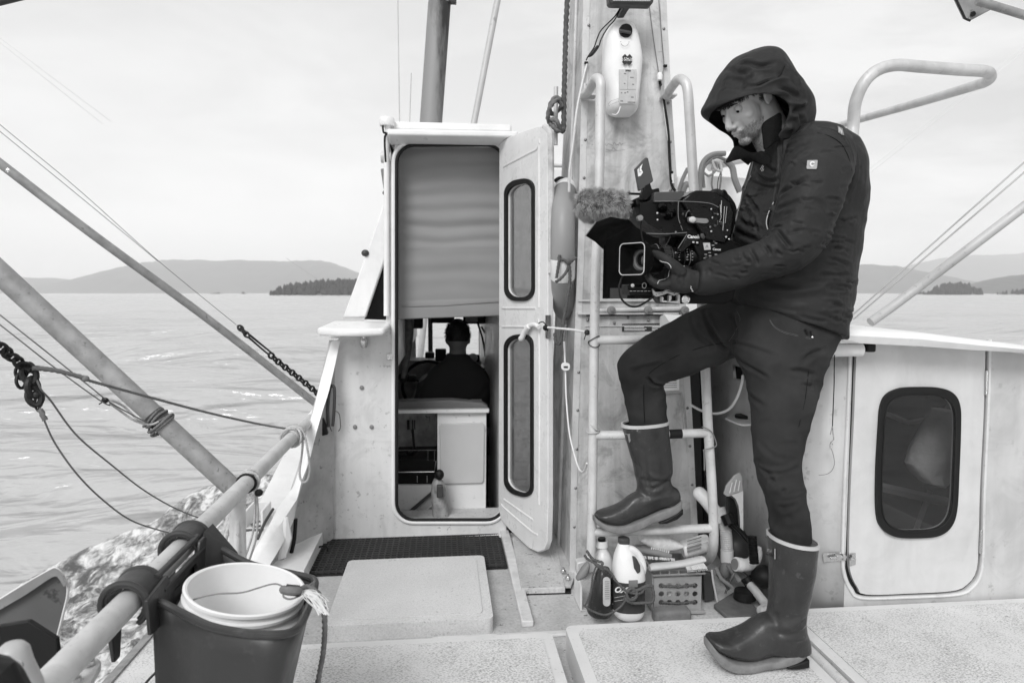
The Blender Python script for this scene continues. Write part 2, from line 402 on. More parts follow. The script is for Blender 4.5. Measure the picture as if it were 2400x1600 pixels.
island(760,[(2180,3),(2190,8),(2205,18),(2225,26),(2250,28),(2275,27),(2284,20),(2300,4)],'the small wooded islet right of the cameraman','island',9,260,9)
island(900,[(2110,0),(2130,6),(2150,8),(2170,7),(2190,2)],'the tiny low islet beside the larger islet','island',12,70,4)
island(800,[(2360,0),(2375,8),(2400,13),(2440,14),(2500,9),(2540,0)],'the low dark islet below the starboard headland','island',15,120,7)
island(1200,[(486,0),(496,4),(505,5),(520,3),(528,0)],'the tiny rock under the left hill','island',21,14,3)
island(1200,[(562,0),(568,5),(573,6),(580,2)],'the small pointed rock left of the wooded island','island',22,10,4)
# ---- haze
def haze():
    mb=MB()
    mb.box((500,2500,(SEA-1.5+330)/2),(8600,7600,330-(SEA-1.5)))
    m=bpy.data.materials.new('haze_air'); m.use_nodes=True; t=m.node_tree; t.nodes.remove(t.nodes['Principled BSDF']); v=t.nodes.new('ShaderNodeVolumePrincipled')
    v.inputs['Color'].default_value=(1,1,1,1); v.inputs['Density'].default_value=2.6e-4; v.inputs['Anisotropy'].default_value=.0
    t.links.new(v.outputs[0],t.nodes['Material Output'].inputs['Volume'])
    mb.build("haze",m,smooth=False,kind="stuff",label="thin pale mist hanging over the whole bay",cat="haze")
haze()
# ================================================================ BOAT STRUCTURE
DZ=-.10     # lower deck; hatch tops are at z=0
M_DECK=mat('painted_deck',.50,.6,var=.2,vs=5,mottle=.1,spots=.9,spot_scale=40,spot_v=.12,bump=.15,bs=80,bump2=.1,bs2=14)
M_NONSKID=mat('speckled_nonskid',.68,.75,var=.07,vs=5,fleck=.5,bump=.35,bs=260,spots=.6,spot_scale=70,spot_v=.1)
M_HATCH=mat('hatch_gelcoat',.68,.5,var=.07,vs=6,spots=.4,spot_scale=60,spot_v=.25)
M_MAT=mat('black_mat',.012,.6,var=.3,vs=10)
# deck sheet
mb=MB(); mb.prism([V(p) for p in ((-.98,.2,DZ),(2.4,.2,DZ),(2.4,3.9,DZ),(-.98,3.9,DZ))],(0,0,-.03)); mb.build('deck',M_DECK,smooth=False,kind='structure',label='grey painted deck of the boat',cat='deck')
# hull
hull=thing('boat_hull',(-.95,1.5,-.6),'white hull side with its wide speckled gunwale running below the port guard rail','boat hull')
mb=MB(); out=[];inn=[]
ys=[-.5,.8,1.6,2.4,3.0,3.6,4.4,5.4,6.6,7.6]
xo=[-1.0,-1.01,-1.01,-1.0,-.97,-.92,-.8,-.55,-.1,.35]
mb.loft([[V((x,y,-.01)),V((x,y,-.35)),V((x+.15,y,-1.5)),V((x+.25,y,-1.5)),V((x+.05,y,-.01))] for x,y in zip(xo,ys)]); mb.build('hull_side',M_WHITE,hull)
mb=MB(); mb.prism([V((x,y,0)) for x,y in zip(xo[:6],ys[:6])]+[V((-.80,3.6,0)),V((-.80,2.95,0)),V((-.72,2.35,0)),V((-.72,-.5,0))],(0,0,-.11)); mb.build('gunwale',M_NONSKID,hull,bevel=.012)
mb=MB(); P=[V((x-.008,y,.004)) for x,y in zip(xo[:6],ys[:6])]; mb.loft([[p,p+V((.03,0,.004)),p+V((.03,0,-.03)),p+V((0,0,-.04))] for p in P]); mb.build('rub_strip',mat('worn_wood_strip',.25,.8,var=.3,vs=30,bump=.3),hull)
# swept bulwark board rising to the wheelhouse
brd=[(578,1318,600,1320,627,1332,2.85),(624,1242,645,1248,660,1277,2.97),(652,1189,687,1183,687,1222,3.08),(675,1158,697,1166,694,1192,3.13),(691,1130,708,1124,704,1150,3.17),(708,1068,725,1079,722,1092,3.22),(719,1012,742,1012,738,1022,3.27),(736,956,757,960,753,966,3.31),(749,900,773,908,768,912,3.35),(776,800,797,800,792,802,3.42)]
secs=[];sec2=[];sec3=[]
for lx,ly,rx,ry,bx,by,Y in spl(brd,6):
    l,r_,b_=PY(lx,ly,Y),PY(rx,ry,Y-.02),PY(bx,by,Y-.02); secs.append([l,l.lerp(r_,.5)+V((0,-.006,.008)),r_,b_,b_+V((-.02,.02,0)),l+V((0,.01,-.035))])
    q=b_+V((-.03,.02,.01)); e=V((q.x-.03,q.y,DZ)); sec2.append([q+V((.015,0,0)),e+V((.015,0,0)),e-V((.015,0,0)),q-V((.015,0,0))])
mb=MB(); mb.loft(secs); mb.build('bulwark_cap',M_WHITE2,hull,angle=50)
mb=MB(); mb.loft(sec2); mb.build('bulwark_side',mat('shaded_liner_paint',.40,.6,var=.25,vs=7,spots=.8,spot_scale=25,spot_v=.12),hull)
mb=MB(); mb.loft([[p,p+V((.05,0,.006)),V((-.60,p.y,p.z-.03)),V((-.60,p.y,-.3)),V((p.x+.06,p.y,-.4)),V((p.x,p.y,-.05))] for p in [V((-.965,2.9,.003)),PY(590,1215,3.5),PY(622,1150,3.9),PY(665,1065,4.4),PY(705,990,5.0),PY(740,950,5.6)]]); mb.build('forward_bulwark',M_WHITE2,hull,angle=50)
mb=MB(); mb.prism([PY(x,y,3.36) for x,y in ((728,985),(742,985),(740,1100),(722,1274),(702,1290),(712,1180),(724,1080))],(0,.03,0)); mb.build('shadow_gap_strip',M_RUB,hull,smooth=False)  # black strip added for the shade in the recess beside the board
# hatch covers
def hatch(x0,x1,y0,y1,z,th,label,r=.03,group='raised hatch covers on the deck',m=None):
    mb=MB(); cx,cy=(x0+x1)/2,(y0+y1)/2
    mb.prism([V((cx+a,cy+b,z-th)) for a,b in rrect(x1-x0,y1-y0,r)],(0,0,th))
    t=thing('hatch_cover',(cx,cy,z-th),label,'hatch cover',group)
    mb.build('cover_shell',M_HATCH if not m else m,t,bevel=.012,bseg=3)
    w,h=x1-x0-.075,y1-y0-.075; mb=MB(); mb.prism([V((cx+a,cy+b,z+.0005)) for a,b in rrect(w,h,r)],(0,0,.003)); mb.build('nonskid_panel',M_NONSKID if not m else m,t)
    return t
hatch(-.70,.357,.35,2.222,0,.10,'long speckled hatch cover at the bottom left, partly behind the hanging bin')
hatch(.409,1.150,.30,2.262,0,.10,'wide speckled hatch cover under the cameraman\'s planted boot')
hatch(1.205,2.4,.30,2.30,0,.10,'speckled raised deck panel in front of the cabin door on the right')
hatch(-.432,.174,2.422,3.03,-.04,.06,'small smooth step cover in front of the open wheelhouse door',r=.025,m=mat('step_cover_paint',.61,.6,var=.06,vs=5,mottle=.08,spots=.5,spot_scale=80,spot_v=.2,bump=.2,bs=160))
# deck edging strip between mat well and mast
mb=MB(); mb.box((.305,2.96,DZ+.012),(.045,1.0,.024)); mb.box((.20,2.39,DZ+.006),(.5,.03,.012)); tag(mb.build('deck_batten',M_WHITE,bevel=.004),'white painted batten on deck at the right end of the black mat','batten')
mb=MB(); mb.prism([PZ(1200,1258,DZ+.03),PZ(1296,1222,DZ+.03),PZ(1325,1375,DZ+.03),PZ(1222,1378,DZ+.03)],(0,0,-.03)); tag(mb.build('deck_plate',M_DECK,smooth=False,bevel=.004),'low raised deck plate between the black mat and the mast foot','deck plate')
# drainage mat: grid of bars over black
mt=thing('rubber_mat',(-.2,3.2,DZ),'black perforated rubber mat lying below the wheelhouse door sill','mat')
mb=MB(); mb.box((-.27,3.215,DZ+.004),(1.10,.42,.008)); mb.build('mat_base',M_MAT,mt,smooth=False)
mb=MB(); 
for i in range(38): mb.box((-.80+.0286*i,3.215,DZ+.013),(.007,.41,.010))
for j in range(15): mb.box((-.27,3.02+.028*j,DZ+.0145),(1.08,.007,.011))
mb.build('mat_grid',mat('mat_rubber',.035,.55,var=.2,vs=20),mt,smooth=False)
# ---------------------------------------------------------------- wheelhouse
WY=3.45
def pxl(pts,Y=WY): return [PY(x,y,Y) for x,y in pts]
def arcpts(x0,y0,x1,y1,r,n=7,Y=WY,rb=None):
    rb=rb or r; o=[]
    for cx,cy,a0,rr in ((x1-r,y0+r,0,r),(x0+r,y0+r,90,r),(x0+rb,y1-rb,180,rb),(x1-rb,y1-rb,270,rb)):
        for i in range(n+1):
            a=R(a0+90*i/n); o.append((cx+rr*math.cos(a),cy-rr*math.sin(a)))
    return [PY(x,y,Y) for x,y in o]
wh=thing('wheelhouse',(0.04,WY,0),'white fibreglass wheelhouse with an open aft door and rounded doorway','wheelhouse')
outer=pxl([(906,312),(1200,318),(1205,360),(1205,1250),(1100,1258),(900,1264),(733,1277),(742,1180),(760,1040),(778,900),(790,800),(800,775),(900,770),(905,745)])
hole=arcpts(926,337,1181,1219,44,rb=42)
mb=MB(); mb.prism(outer,(0,.05,0),[hole]); mb.build('aft_wall',M_WHITE,wh,smooth=True,bevel=.006)
# moulded lip round the doorway
def ringtube(loop,r,Y=None): mb=MB(); mb.tube(resample(loop+[loop[0]],.012)[:-1],r,seg=10,closed=True); return mb
ringtube([p+V((0,-.004,0)) for p in arcpts(922,333,1185,1223,47,rb=45)],.011).build('doorway_lip',M_WHITE2,wh)
ringtube([p+V((0,-.008,0)) for p in arcpts(930,341,1182,1216,42,rb=40)],.0085).build('door_gasket',M_RUB,wh)
# corner moulding left of doorway, overhang above
mb=MB(); mb.tube([PY(906,318,3.44),PY(906,740,3.44)],.014,seg=12); mb.build('corner_moulding',M_WHITE2,wh)
mb=MB(); A=PY(908,302,3.33); B=PY(1214,308,3.33)
sec=lambda p:[p+V((0,0,.0)),p+V((0,.13,.02)),p+V((0,.30,.02)),p+V((0,.30,-.02)),p+V((0,.12,-.05)),p+V((0,.05,-.032)),p+V((0,0,-.028))]
mb.loft([sec(A),sec(B)]); mb.build('roof_overhang',M_WHITE2,wh,bevel=.008)
# body: side walls, roof, fore wall with windows
x0,x1=-.27,.33
mb=MB(); mb.box((x0+.02,4.75,1.35),(.03,2.6,1.15)); mb.build('port_wall_upper',M_WHITE,wh,smooth=False)
mb=MB(); mb.box((x1,4.75,.75),(.03,2.6,2.4)); mb.build('starboard_wall',M_WHITE,wh,smooth=False)
mb=MB(); mb.loft([[V((-.66,y,-.4)),V((-.58,y,.9)),V((-.54,y,.9)),V((-.62,y,-.4))] for y in (3.5,6.1)]); mb.build('port_wall_lower',M_WHITE,wh,smooth=False)
mb=MB(); mb.box((.03,4.75,1.96),(.62,2.66,.04)); mb.build('roof',M_WHITE2,wh,bevel=.01)
mb=MB(); mb.prism([V((-.58,3.52,.92)),V((x0,3.52,.92)),V((x0,6.1,.92)),V((-.58,6.1,.92))],(0,0,.03)); mb.build('side_shelf',M_WHITE2,wh,bevel=.01)
mb=MB(); mb.prism([V((-.64,6.1,-.4)),V((.34,6.1,-.4)),V((.34,6.1,1.95)),V((-.28,6.1,1.95)),V((-.28,6.1,.94)),V((-.6,6.1,.94))],(0,.04,0),[[V((-.25,6.1,.50)),V((.31,6.1,.50)),V((.31,6.1,1.5)),V((-.25,6.1,1.5))]]); mb.build('fore_wall',M_WHITE,wh,smooth=False)
mb=MB(); mb.box((-.15,4.8,-.42),(.94,2.6,.03)); mb.build('cabin_floor',M_MID,wh,smooth=False)
mb=MB(); mb.box((-.12,6.08,1.0),(.04,.03,1.0)); mb.build('window_mullion',M_DARK,wh,smooth=False)
# port ledge
mb=MB(); led=[(743,788),(755,772),(778,758),(830,750),(905,752),(915,757),(915,770),(905,786),(880,790),(800,788)]
top=[PY(x,y,3.22) for x,y in led]
a_=PY(743,785,3.3); mb.prism([a_,PY(785,788,3.22),PY(860,789,3.20),PY(900,787,3.22),PY(914,778,3.30),PY(914,768,3.60),PY(780,768,3.60)],(0,0,.036))
mb.build('port_ledge',M_WHITE2,wh,bevel=.014,bseg=3)
# raked windscreen pillar and the dark glass behind it
mb=MB(); mb.prism([PY(x,y,3.62) for x,y in ((900,470),(860,588),(823,692),(803,745),(856,745),(905,600),(907,560))],(0,.05,0)); mb.build('raked_pillar',M_WHITE2,wh,bevel=.008)
mb=MB(); mb.prism([PY(x,y,3.68) for x,y in ((910,570),(854,748),(912,750))],(0,.02,0)); mb.build('side_window',M_GLASS,wh,smooth=False)
mb=MB(); mb.ball(PY(856,593,3.62),(.02,.02,.018)); mb.build('lens_cap',M_DARK,wh)
mb=MB(); mb.lathe([(.0,0),(.028,0),(.03,.01),(.026,.05),(.0,.055)],PY(893,368,3.46),(1,0,0)); mb.build('side_light',M_WHITE,wh)
mb=MB(); mb.loft([[PY(x,y,3.46+d) for x,y,d in ((892,396,0),(906,394,0),(906,394,.05),(892,396,.05))],[PY(x,y,3.46+d) for x,y,d in ((899,445,0),(906,445,0),(906,445,.04),(899,445,.04))]]); mb.build('horn',M_MID,wh,bevel=.004)
mb=MB(); mb.ball(PY(902,452,3.46),.012); mb.build('horn_bracket',M_DARK,wh)
# wall hardware
for x,y in ((848,908),(832,1000),(871,1000)):
    mb=MB(); mb.lathe([(.0,.0),(.011,0),(.010,.006),(.004,.009),(0,.009)],PY(x,y,3.449),(0,-1,0),14); mb.build('wall_bolt',M_MID,wh)
mb=MB(); mb.box(PY(914,836,3.44),(.03,.012,.03)); mb.build('door_catch',M_STEEL,wh,bevel=.002)
# teardrop light under ledge
mb=MB(); mb.lathe([(.0,0),(.014,.002),(.020,.02),(.018,.04),(.010,.062),(.0,.065)],PY(853,815,3.42),(0,0,1)); mb.ball(PY(853,790,3.41),.012); mb.build('deck_light',M_STEEL,wh)
# hanging canvas panel in the doorway
Yc=3.56; rnd=random.Random(3)
secs=[]
for i in range(120):
    t=i/119; y=338+t*(748-338)
    row=[]
    for j in range(30):
        s=j/29; x=930+s*(1182-930); yy=y-(9*s*t); p=PY(x,yy,Yc); p.y+=.005*noise.noise((s*.8,t*14,1))+.0038*math.sin(t*70+2*noise.noise((s*2,t*3,2)))*(1 if t<.6 else .35)
        if t>.9: p.y-=.004
        row.append(p)
    secs.append(row)
mb=MB(); mb.loft(secs,cap=False,closed=False); can=mb.build('hatch_blind',mat('grey_canvas',.25,.85,var=.06,vs=4,bump=.1,bs=300),wh,angle=180)
so_=can.modifiers.new('s','SOLIDIFY'); so_.thickness=.008
mb=MB(); mb.tube([PY(942,718,Yc-.012),PY(1040,716,Yc-.012),PY(1100,711,Yc-.012),PY(1168,707,Yc-.012)],.0035,seg=6); mb.build('seam',M_MID,can)
# ---- open door
H0=PY(1181,770,3.44); H1=PY(1292,770,2.985); dn=(H1-H0).cross(V((0,0,1))).normalized(); dn=dn if dn.y<0 else -dn
door=thing('door_leaf',(0,0,0),'x','x'); bpy.data.objects.remove(door)
def D(pts,off=0): return [PP(x,y,H0,dn)+dn*off for x,y in pts]
dout=[(1182,340),(1192,330),(1230,312),(1268,300),(1285,298),(1293,306),(1296,325),(1297,700),(1297,1180),(1295,1265),(1288,1285),(1274,1291),(1250,1280),(1205,1238),(1186,1215),(1180,1190)]
def win(x0,x1,tl,tr,bl,br,r=.40):
    o=[]; w=x1-x0; h=((bl-tl)+(br-tr))/2; rr=w*r
    for a,b in rrect(w,h,rr,7):
        u=a/w+.5; v=.5-b/h; top=tl+(tr-tl)*u; bot=bl+(br-bl)*u; o.append((x0+w*u,top+(bot-top)*v))
    return o
w1=win(1203,1262,440,427,695,697); w2=win(1202,1259,797,790,1140,1158)
w1g=win(1197,1267,428,415,705,706); w2g=win(1196,1264,787,779,1150,1168)
mb=MB(); mb.prism(D(dout),dn*.028,[D(w1),D(w2)])
dl=mb.build('door',M_DOOR,wh,bevel=.008,bseg=3); tag(dl,'open panelled door swung out towards the mast')
for nm,a,b in (('upper',w1,w1g),('lower',w2,w2g)):
    mb=MB(); mb.prism(D(b,.026),dn*.012,[D(a,.026)]); g=mb.build('window_gasket',M_RUB,dl,bevel=.004,bseg=3)
    mb=MB(); mb.prism(D(a,.010),dn*.006)
    gl=bpy.data.materials.get('door_glass')
    if not gl:
        gl=bpy.data.materials.new('door_glass'); gl.use_nodes=True; t=gl.node_tree; N=t.nodes.new; L=t.links.new; bs=t.nodes['Principled BSDF']
        tcx=N('ShaderNodeTexCoord'); n=N('ShaderNodeTexNoise'); n.inputs['Scale'].default_value=16; n.inputs['Detail'].default_value=8; L(tcx.outputs['Object'],n.inputs['Vector'])
        r=N('ShaderNodeMapRange'); r.inputs[1].default_value=.40; r.inputs[2].default_value=.70; r.inputs[3].default_value=.05; r.inputs[4].default_value=.28; L(n.outputs[0],r.inputs[0])
        gs=N('ShaderNodeBsdfGlossy'); gs.inputs['Roughness'].default_value=.04; gs.inputs[0].default_value=(.8,.8,.8,1)
        tr=N('ShaderNodeBsdfTransparent'); tr.inputs[0].default_value=(.6,.6,.6,1); ms=N('ShaderNodeMixShader'); ms.inputs[0].default_value=.20; L(tr.outputs[0],ms.inputs[1]); L(gs.outputs[0],ms.inputs[2])
        ds=N('ShaderNodeBsdfDiffuse'); ds.inputs[0].default_value=(.35,.35,.35,1); m2=N('ShaderNodeMixShader'); L(r.outputs[0],m2.inputs[0]); L(ms.outputs[0],m2.inputs[1]); L(ds.outputs[0],m2.inputs[2]); L(m2.outputs[0],t.nodes['Material Output'].inputs[0])
    mb.build('window_pane',gl,dl,smooth=False)
# raised panel mouldings
mo1=[(1186,395),(1272,352),(1274,360),(1274,705),(1265,722),(1190,725)]
for pts in ([(1192,392),(1270,352),(1276,356),(1276,720)],[(1190,722),(1268,722)],[(1190,765),(1262,766),(1276,775),(1276,1180)],[(1187,1180),(1196,1190),(1255,1240),(1272,1250)],[(1193,1168),(1262,1216)]):
    mb=MB(); mb.tube(resample(spline(D(pts,.027),4),.02),.006,seg=8); mb.build('panel_moulding',M_DOOR,dl)
mb=MB(); e=[(1283,299),(1293,308),(1297,330),(1298,480),(1298,640)]; mb.tube(resample(spline(D(e,.014),4),.02),[.015]*len(resample(spline(D(e,.014),4),.02)),seg=8); mb.build('worn_edge',M_WORN,dl)
mb=MB(); mb.prism(D([(1293,738),(1300,738),(1300,792),(1293,792)],.02),dn*.012); mb.build('edge_plate',M_STEEL,dl,smooth=False)
# door handle: bent aluminium lever on door
mb=MB(); q=spline(D([(1252,766),(1262,762),(1274,760),(1284,766)],.045),4); mb.tube(q,.010,seg=10); q=spline(D([(1262,764),(1252,776),(1246,790),(1242,793)],.05),4); mb.tube(q,[.012,.012,.011,.011,.012,.012,.013,.013,.014,.014,.014,.013,.011][:len(q)],seg=10); mb.build('door_handle',M_WHITEP,dl)
# corrugated hose along sill
def hose(pts,r,pitch,m,name,parent=None,amp=.16,seg=14,**k):
    P=resample(spline(pts,8),pitch/4); rr=[r*(1+amp*(1 if (i%4)<2 else -1)*.5) for i in range(len(P))]; mb=MB(); mb.tube(P,rr,seg=seg); return mb.build(name,m,parent,angle=60,**k)
M_HOSEW=mat('white_corrugated_hose',.62,.5,var=.1,vs=9,spots=.5,spot_scale=30,spot_v=.3)
hose([PY(665,1318,3.12),PY(705,1300,3.25),PY(760,1281,3.38),PY(820,1274,3.40),PY(1000,1268,3.40),PY(1100,1261,3.40),PY(1191,1255,3.40)],.0115,.011,M_HOSEW,'drain_hose',label='thin white corrugated hose lying along the foot of the wheelhouse door wall',cat='hose')
# ================================================================ WHEELHOUSE INTERIOR
M_CAB=mat('cabinet_laminate',.68,.5,var=.05,vs=5,spots=.5,spot_scale=25,spot_v=.2)
M_CAB2=mat('cabinet_door_laminate',.52,.5,var=.05,vs=5)
def pts(l,Y): return [PY(x,y,Y) for x,y in l]
t=thing('helm_bench',PY(1030,1213,3.95),'pale helm bench and cabinet inside the wheelhouse with a dark padded seat back','bench')
mb=MB(); mb.prism(pts([(1025,968),(1140,966),(1138,1330),(1025,1330)],3.90),(0,.5,0)); mb.build('cabinet',M_CAB,t,bevel=.003)
mb=MB(); mb.prism([PY(x,y,3.885) for x,y in ((1030,1000),(1034,993),(1131,990),(1136,996),(1134,1126),(1129,1132),(1038,1134),(1032,1128))],(0,.02,0)); mb.build('cabinet_door',M_CAB2,t,bevel=.004)
mb=MB(); mb.prism(pts([(930,961),(1147,959),(1146,967),(930,969)],3.87),(0,.045,0)); mb.build('bench_rail',M_CAB,t,bevel=.002)
mb=MB(); mb.prism(pts([(930,940),(1060,937),(1130,944),(1144,952),(1144,960),(930,962)],3.92),(0,.10,0)); mb.build('seat_back',mat('seat_vinyl',.12,.55,var=.1,vs=6),t,bevel=.012,bseg=3)
t=thing('galley_stove',PY(975,1135,4.0),'black enamel galley stove with a chrome rail inside the wheelhouse door','stove')
mb=MB(); mb.prism(pts([(925,1078),(1022,1076),(1022,1136),(925,1136)],3.95),(0,.45,0)); mb.build('stove_body',M_BLACK,t,bevel=.004)
mb=MB(); mb.tube(pts([(925,1106),(1018,1105),(1022,1080)],3.90),.0035,seg=8); mb.tube(pts([(925,1055),(1022,1054)],3.92),.002,seg=6);mb.tube(pts([(1018,1055),(1018,1080)],3.92),.002,seg=6);mb.tube(pts([(1003,1055),(1003,1078)],3.92),.002,seg=6); mb.build('guard_rail',M_STEEL,t)
mb=MB()
for x in (978,1001): mb.box(PY(x,1122,3.94),(.003,.006,.04))
mb.build('oven_trim',M_STEEL,t)
t=thing('splash_panel',PY(975,1000,4.15),'stained pale splash panel behind the stove with hooks','wall panel')
mb=MB(); mb.prism(pts([(925,965),(1024,965),(1024,1080),(925,1080)],4.30),(0,.02,0)); mb.build('panel',mat('stained_panel',.30,.6,var=.45,vs=14,spots=.8,spot_scale=20,spot_v=.06),t)
for x in (957,967,972): mb=MB(); mb.box(PY(x,995,4.27),(.016 if x==957 else .006,.01,.06)); mb.build('hook',M_BLACK,t)
t=thing('kettle_pan',PY(955,1065,4.1),'dark saucepan with an upright handle on the stove','pan')
mb=MB(); mb.lathe([(0,0),(.055,0),(.06,.03),(.055,.03),(.05,.004),(0,.004)],PY(950,1072,4.1),(0,0,1)); mb.build('pan_bowl',M_BLACK,t)
mb=MB(); mb.tube(spline(pts([(955,1065),(972,1055),(974,1058)],4.08),5),.014); mb.tube(spline(pts([(971,1058),(969,1030),(967,1005)],4.08),5),.007); mb.build('pan_handle',M_BLACK,t)
t=thing('galley_counter',PY(970,1180,3.9),'low pale counter with a dark edge inside the door, below the stove','counter')
mb=MB(); mb.prism(pts([(925,1136),(1022,1136),(1022,1142),(950,1205),(925,1225)],3.93),(0,.3,0)); mb.build('counter_top',M_CAB,t,smooth=False)
mb=MB(); mb.prism(pts([(1022,1142),(1022,1150),(955,1210),(948,1205)],3.92),(0,.3,0)); mb.build('dark_edge',M_DARK,t,smooth=False)
mb=MB(); mb.prism(pts([(1022,1150),(1022,1330),(940,1330),(950,1212)],3.94),(0,.02,0)); mb.build('side_board',M_CAB2,t,smooth=False)
mb=MB(); mb.tube(pts([(1020,1176),(980,1213)],3.925),.004); mb.build('trim_line',M_CAB,t)
t=thing('thermos_flask',PY(1035,1210,3.8),'scuffed cylindrical flask standing in front of the cabinet in the doorway','flask')
mb=MB(); mb.lathe([(0,0),(.045,0),(.047,.06),(.044,.27),(.035,.32),(.022,.345),(0,.35)],PY(1038,1262,3.78),(-.08,0,1)); mb.build('flask_body',mat('scuffed_steel',.28,.5,var=.6,vs=18,spots=.9,spot_scale=18,spot_v=.05),t)
mb=MB(); mb.box(PY(1031,1150,3.72),(.035,.03,.07)); mb.build('flask_clasp',M_DARK,t,bevel=.006)
mb=MB(); mb.ball(PY(1030,1112,3.76),(.026,.026,.03)); mb.build('flask_cap',M_RUB,t)
# dash and instruments
t=thing('dashboard',PY(1090,880,5.6),'cluttered dark dashboard under the forward window in front of the helmsman','dashboard')
mb=MB(); mb.prism(pts([(934,845),(1178,845),(1178,1000),(934,1000)],5.75),(0,.3,0)); mb.build('dash_panel',mat('dash_grey',.30,.6,var=.4,vs=8),t,smooth=False)
mb=MB(); mb.prism(pts([(1130,862),(1182,858),(1182,888),(1140,890)],5.3),(0,.3,0)); mb.build('dash_shelf',M_BLACK,t,bevel=.01)
for x0,y0,x1,y1 in ((1020,818,1046,846),(996,826,1018,840),(1090,832,1125,848),(940,880,975,895)):
    mb=MB(); mb.prism(pts([(x0,y0),(x1,y0),(x1,y1),(x0,y1)],5.35),(0,.08,0)); mb.build('instrument',M_BLACK,t,bevel=.01)
mb=MB(); mb.ball(PY(1108,838,5.3),(.04,.04,.035)); mb.build('compass_dome',M_WHITEP,t)
for x,y in ((1160,910),(1172,925),(1165,900)): mb=MB(); mb.box(PY(x,y,5.25),(.03,.02,.05)); mb.build('switch_box',M_MID,t,bevel=.004)
t=thing('overhead_instruments',PY(1080,748,5.2),'black instrument boxes hanging from the wheelhouse ceiling below the blind','instruments')
for x0,y0,x1,y1 in ((966,748,991,770),(1010,740,1065,757),(1086,738,1138,759)):
    mb=MB(); mb.prism(pts([(x0,y0-20),(x1,y0-20),(x1,y1),(x0,y1)],5.2),(0,.12,0)); mb.build('instrument_box',M_BLACK,t,bevel=.01)
mb=MB(); mb.prism(pts([(1091,744),(1119,743),(1119,754),(1091,755)],5.19),(0,.02,0)); mb.build('display',M_LABEL,t,smooth=False)
mb=MB(); mb.tube(spline(pts([(1120,758),(1130,790),(1136,820),(1138,838)],5.3),5),.008,seg=6); mb.tube(spline(pts([(1128,765),(1140,785),(1150,800)],5.3),5),.008,seg=6); mb.build('cable',M_BLACK,t)
t=thing('tied_curtain',PY(955,815,4.4),'mottled dark curtain tied back at the port side of the wheelhouse','curtain')
mb=MB(); secs=[]
for x,y,w in spl([(955,740,14),(956,790,11),(951,840,9),(945,885,6)],8):
    c=PY(x,y,4.2); secs.append([c+V((w/1600*4.2*math.cos(a),.04*math.sin(a),0))*(1+.2*math.sin(a*5)) if False else c+V((w/1600*4.2*(1+.15*math.sin(a*5))*math.cos(a),.04*math.sin(a),0)) for a in [2*math.pi*k/30 for k in range(30)]])
mb.loft(secs); mb.build('drape',mat('curtain_cloth',.10,.9,var=.5,vs=30),t)
mb=MB(); mb.ball(PY(944,885,4.2),(.03,.03,.035)); mb.build('tie',M_BLACK,t)
t=thing('forward_mast_post',PY(1158,860,5.5),'thick grey post inside the forward window with a black box on it','post')
mb=MB(); mb.tube([PY(1158,700,5.5),PY(1156,862,5.5)],.037,seg=16); mb.build('post',M_PAINTPOLE,t)
mb=MB(); mb.prism(pts([(1149,808),(1178,807),(1178,848),(1149,848)],5.3),(0,.08,0)); mb.build('junction_box',M_BLACK,t,bevel=.006)
mb=MB(); mb.ball(PY(1156,820,5.29),.008); mb.build('indicator',M_WHITEP,t)
mb=MB(); mb.tube([PY(1000,700,6.6),PY(990,790,6.6),PY(984,850,6.6)],.03,seg=12); tag(mb.build('foredeck_strut',M_PAINTPOLE),'pale strut on the foredeck seen through the wheelhouse window','strut')
# steering wheel
t=thing('steering_wheel',PY(1010,905,5.2),'black steering wheel to the left of the seated helmsman','steering wheel')
c=PY(1003,905,5.15); mb=MB(); mb.tube([c+V((.19*math.cos(a),.0,.19*math.sin(a))) for a in [2*math.pi*k/48 for k in range(48)]],.012,closed=True,seg=10); mb.build('wheel_rim',M_BLACK,t)
mb=MB()
for k in range(3): a=R(30+120*k); mb.tube([c,c+V((.19*math.cos(a),0,.19*math.sin(a)))],.007)
mb.build('spoke',M_BLACK,t)
mb=MB(); mb.lathe([(0,0),(.03,0),(.03,.03),(0,.032)],c,(0,-1,0)); mb.build('hub',M_BLACK,t)
# ================================================================ TOP OF WHEELHOUSE
t=thing('gps_antenna',PY(906,312,3.4),'small white mushroom shaped antenna on the corner of the wheelhouse roof','antenna')
mb=MB(); mb.lathe([(0,0),(.034,0),(.037,.006),(.037,.034),(.033,.040),(.0,.046)],PY(907,296,3.40),(0,0,1),28); mb.build('antenna_puck',M_WHITEP,t)
mb=MB(); mb.tube([PY(909,296,3.4),PY(909,312,3.4)],.013); mb.build('stem',M_WHITEP,t)
mb=MB(); mb.tube(spline([PY(x,y,3.39) for x,y in ((897,295),(899,310),(906,313),(902,322),(902,345),(904,380))],6),.005,seg=6); mb.build('antenna_cable',M_RUB,t)
def outext(P,k=900):
    # carry a line on past the edge of the frame in its own direction
    P=[tuple(p) for p in P]; o=lambda p:p[0]<0 or p[0]>2400 or p[1]<0 or p[1]>1600
    def e(a,b): a,b=np.array(a,float),np.array(b,float); d=a-b; L_=math.hypot(d[0],d[1]); return tuple(a+d/L_*k*np.array([1,1,0]))
    if o(P[0]): P=[e(P[0],P[1])]+P
    if o(P[-1]): P=P+[e(P[-1],P[-2])]
    return P
def pole(name,label,cat,P,r,m,group=None,seg=20,extra=None):
    mb=MB(); PP_=[PY(*p) for p in outext(P)]; mb.tube(PP_ if len(PP_)==2 else spline(PP_,8),r,seg=seg); o=mb.build(name,m); tag(o,label,cat,group); return o
M_STACK=bpy.data.materials.new('sooty_galvanised'); M_STACK.use_nodes=True
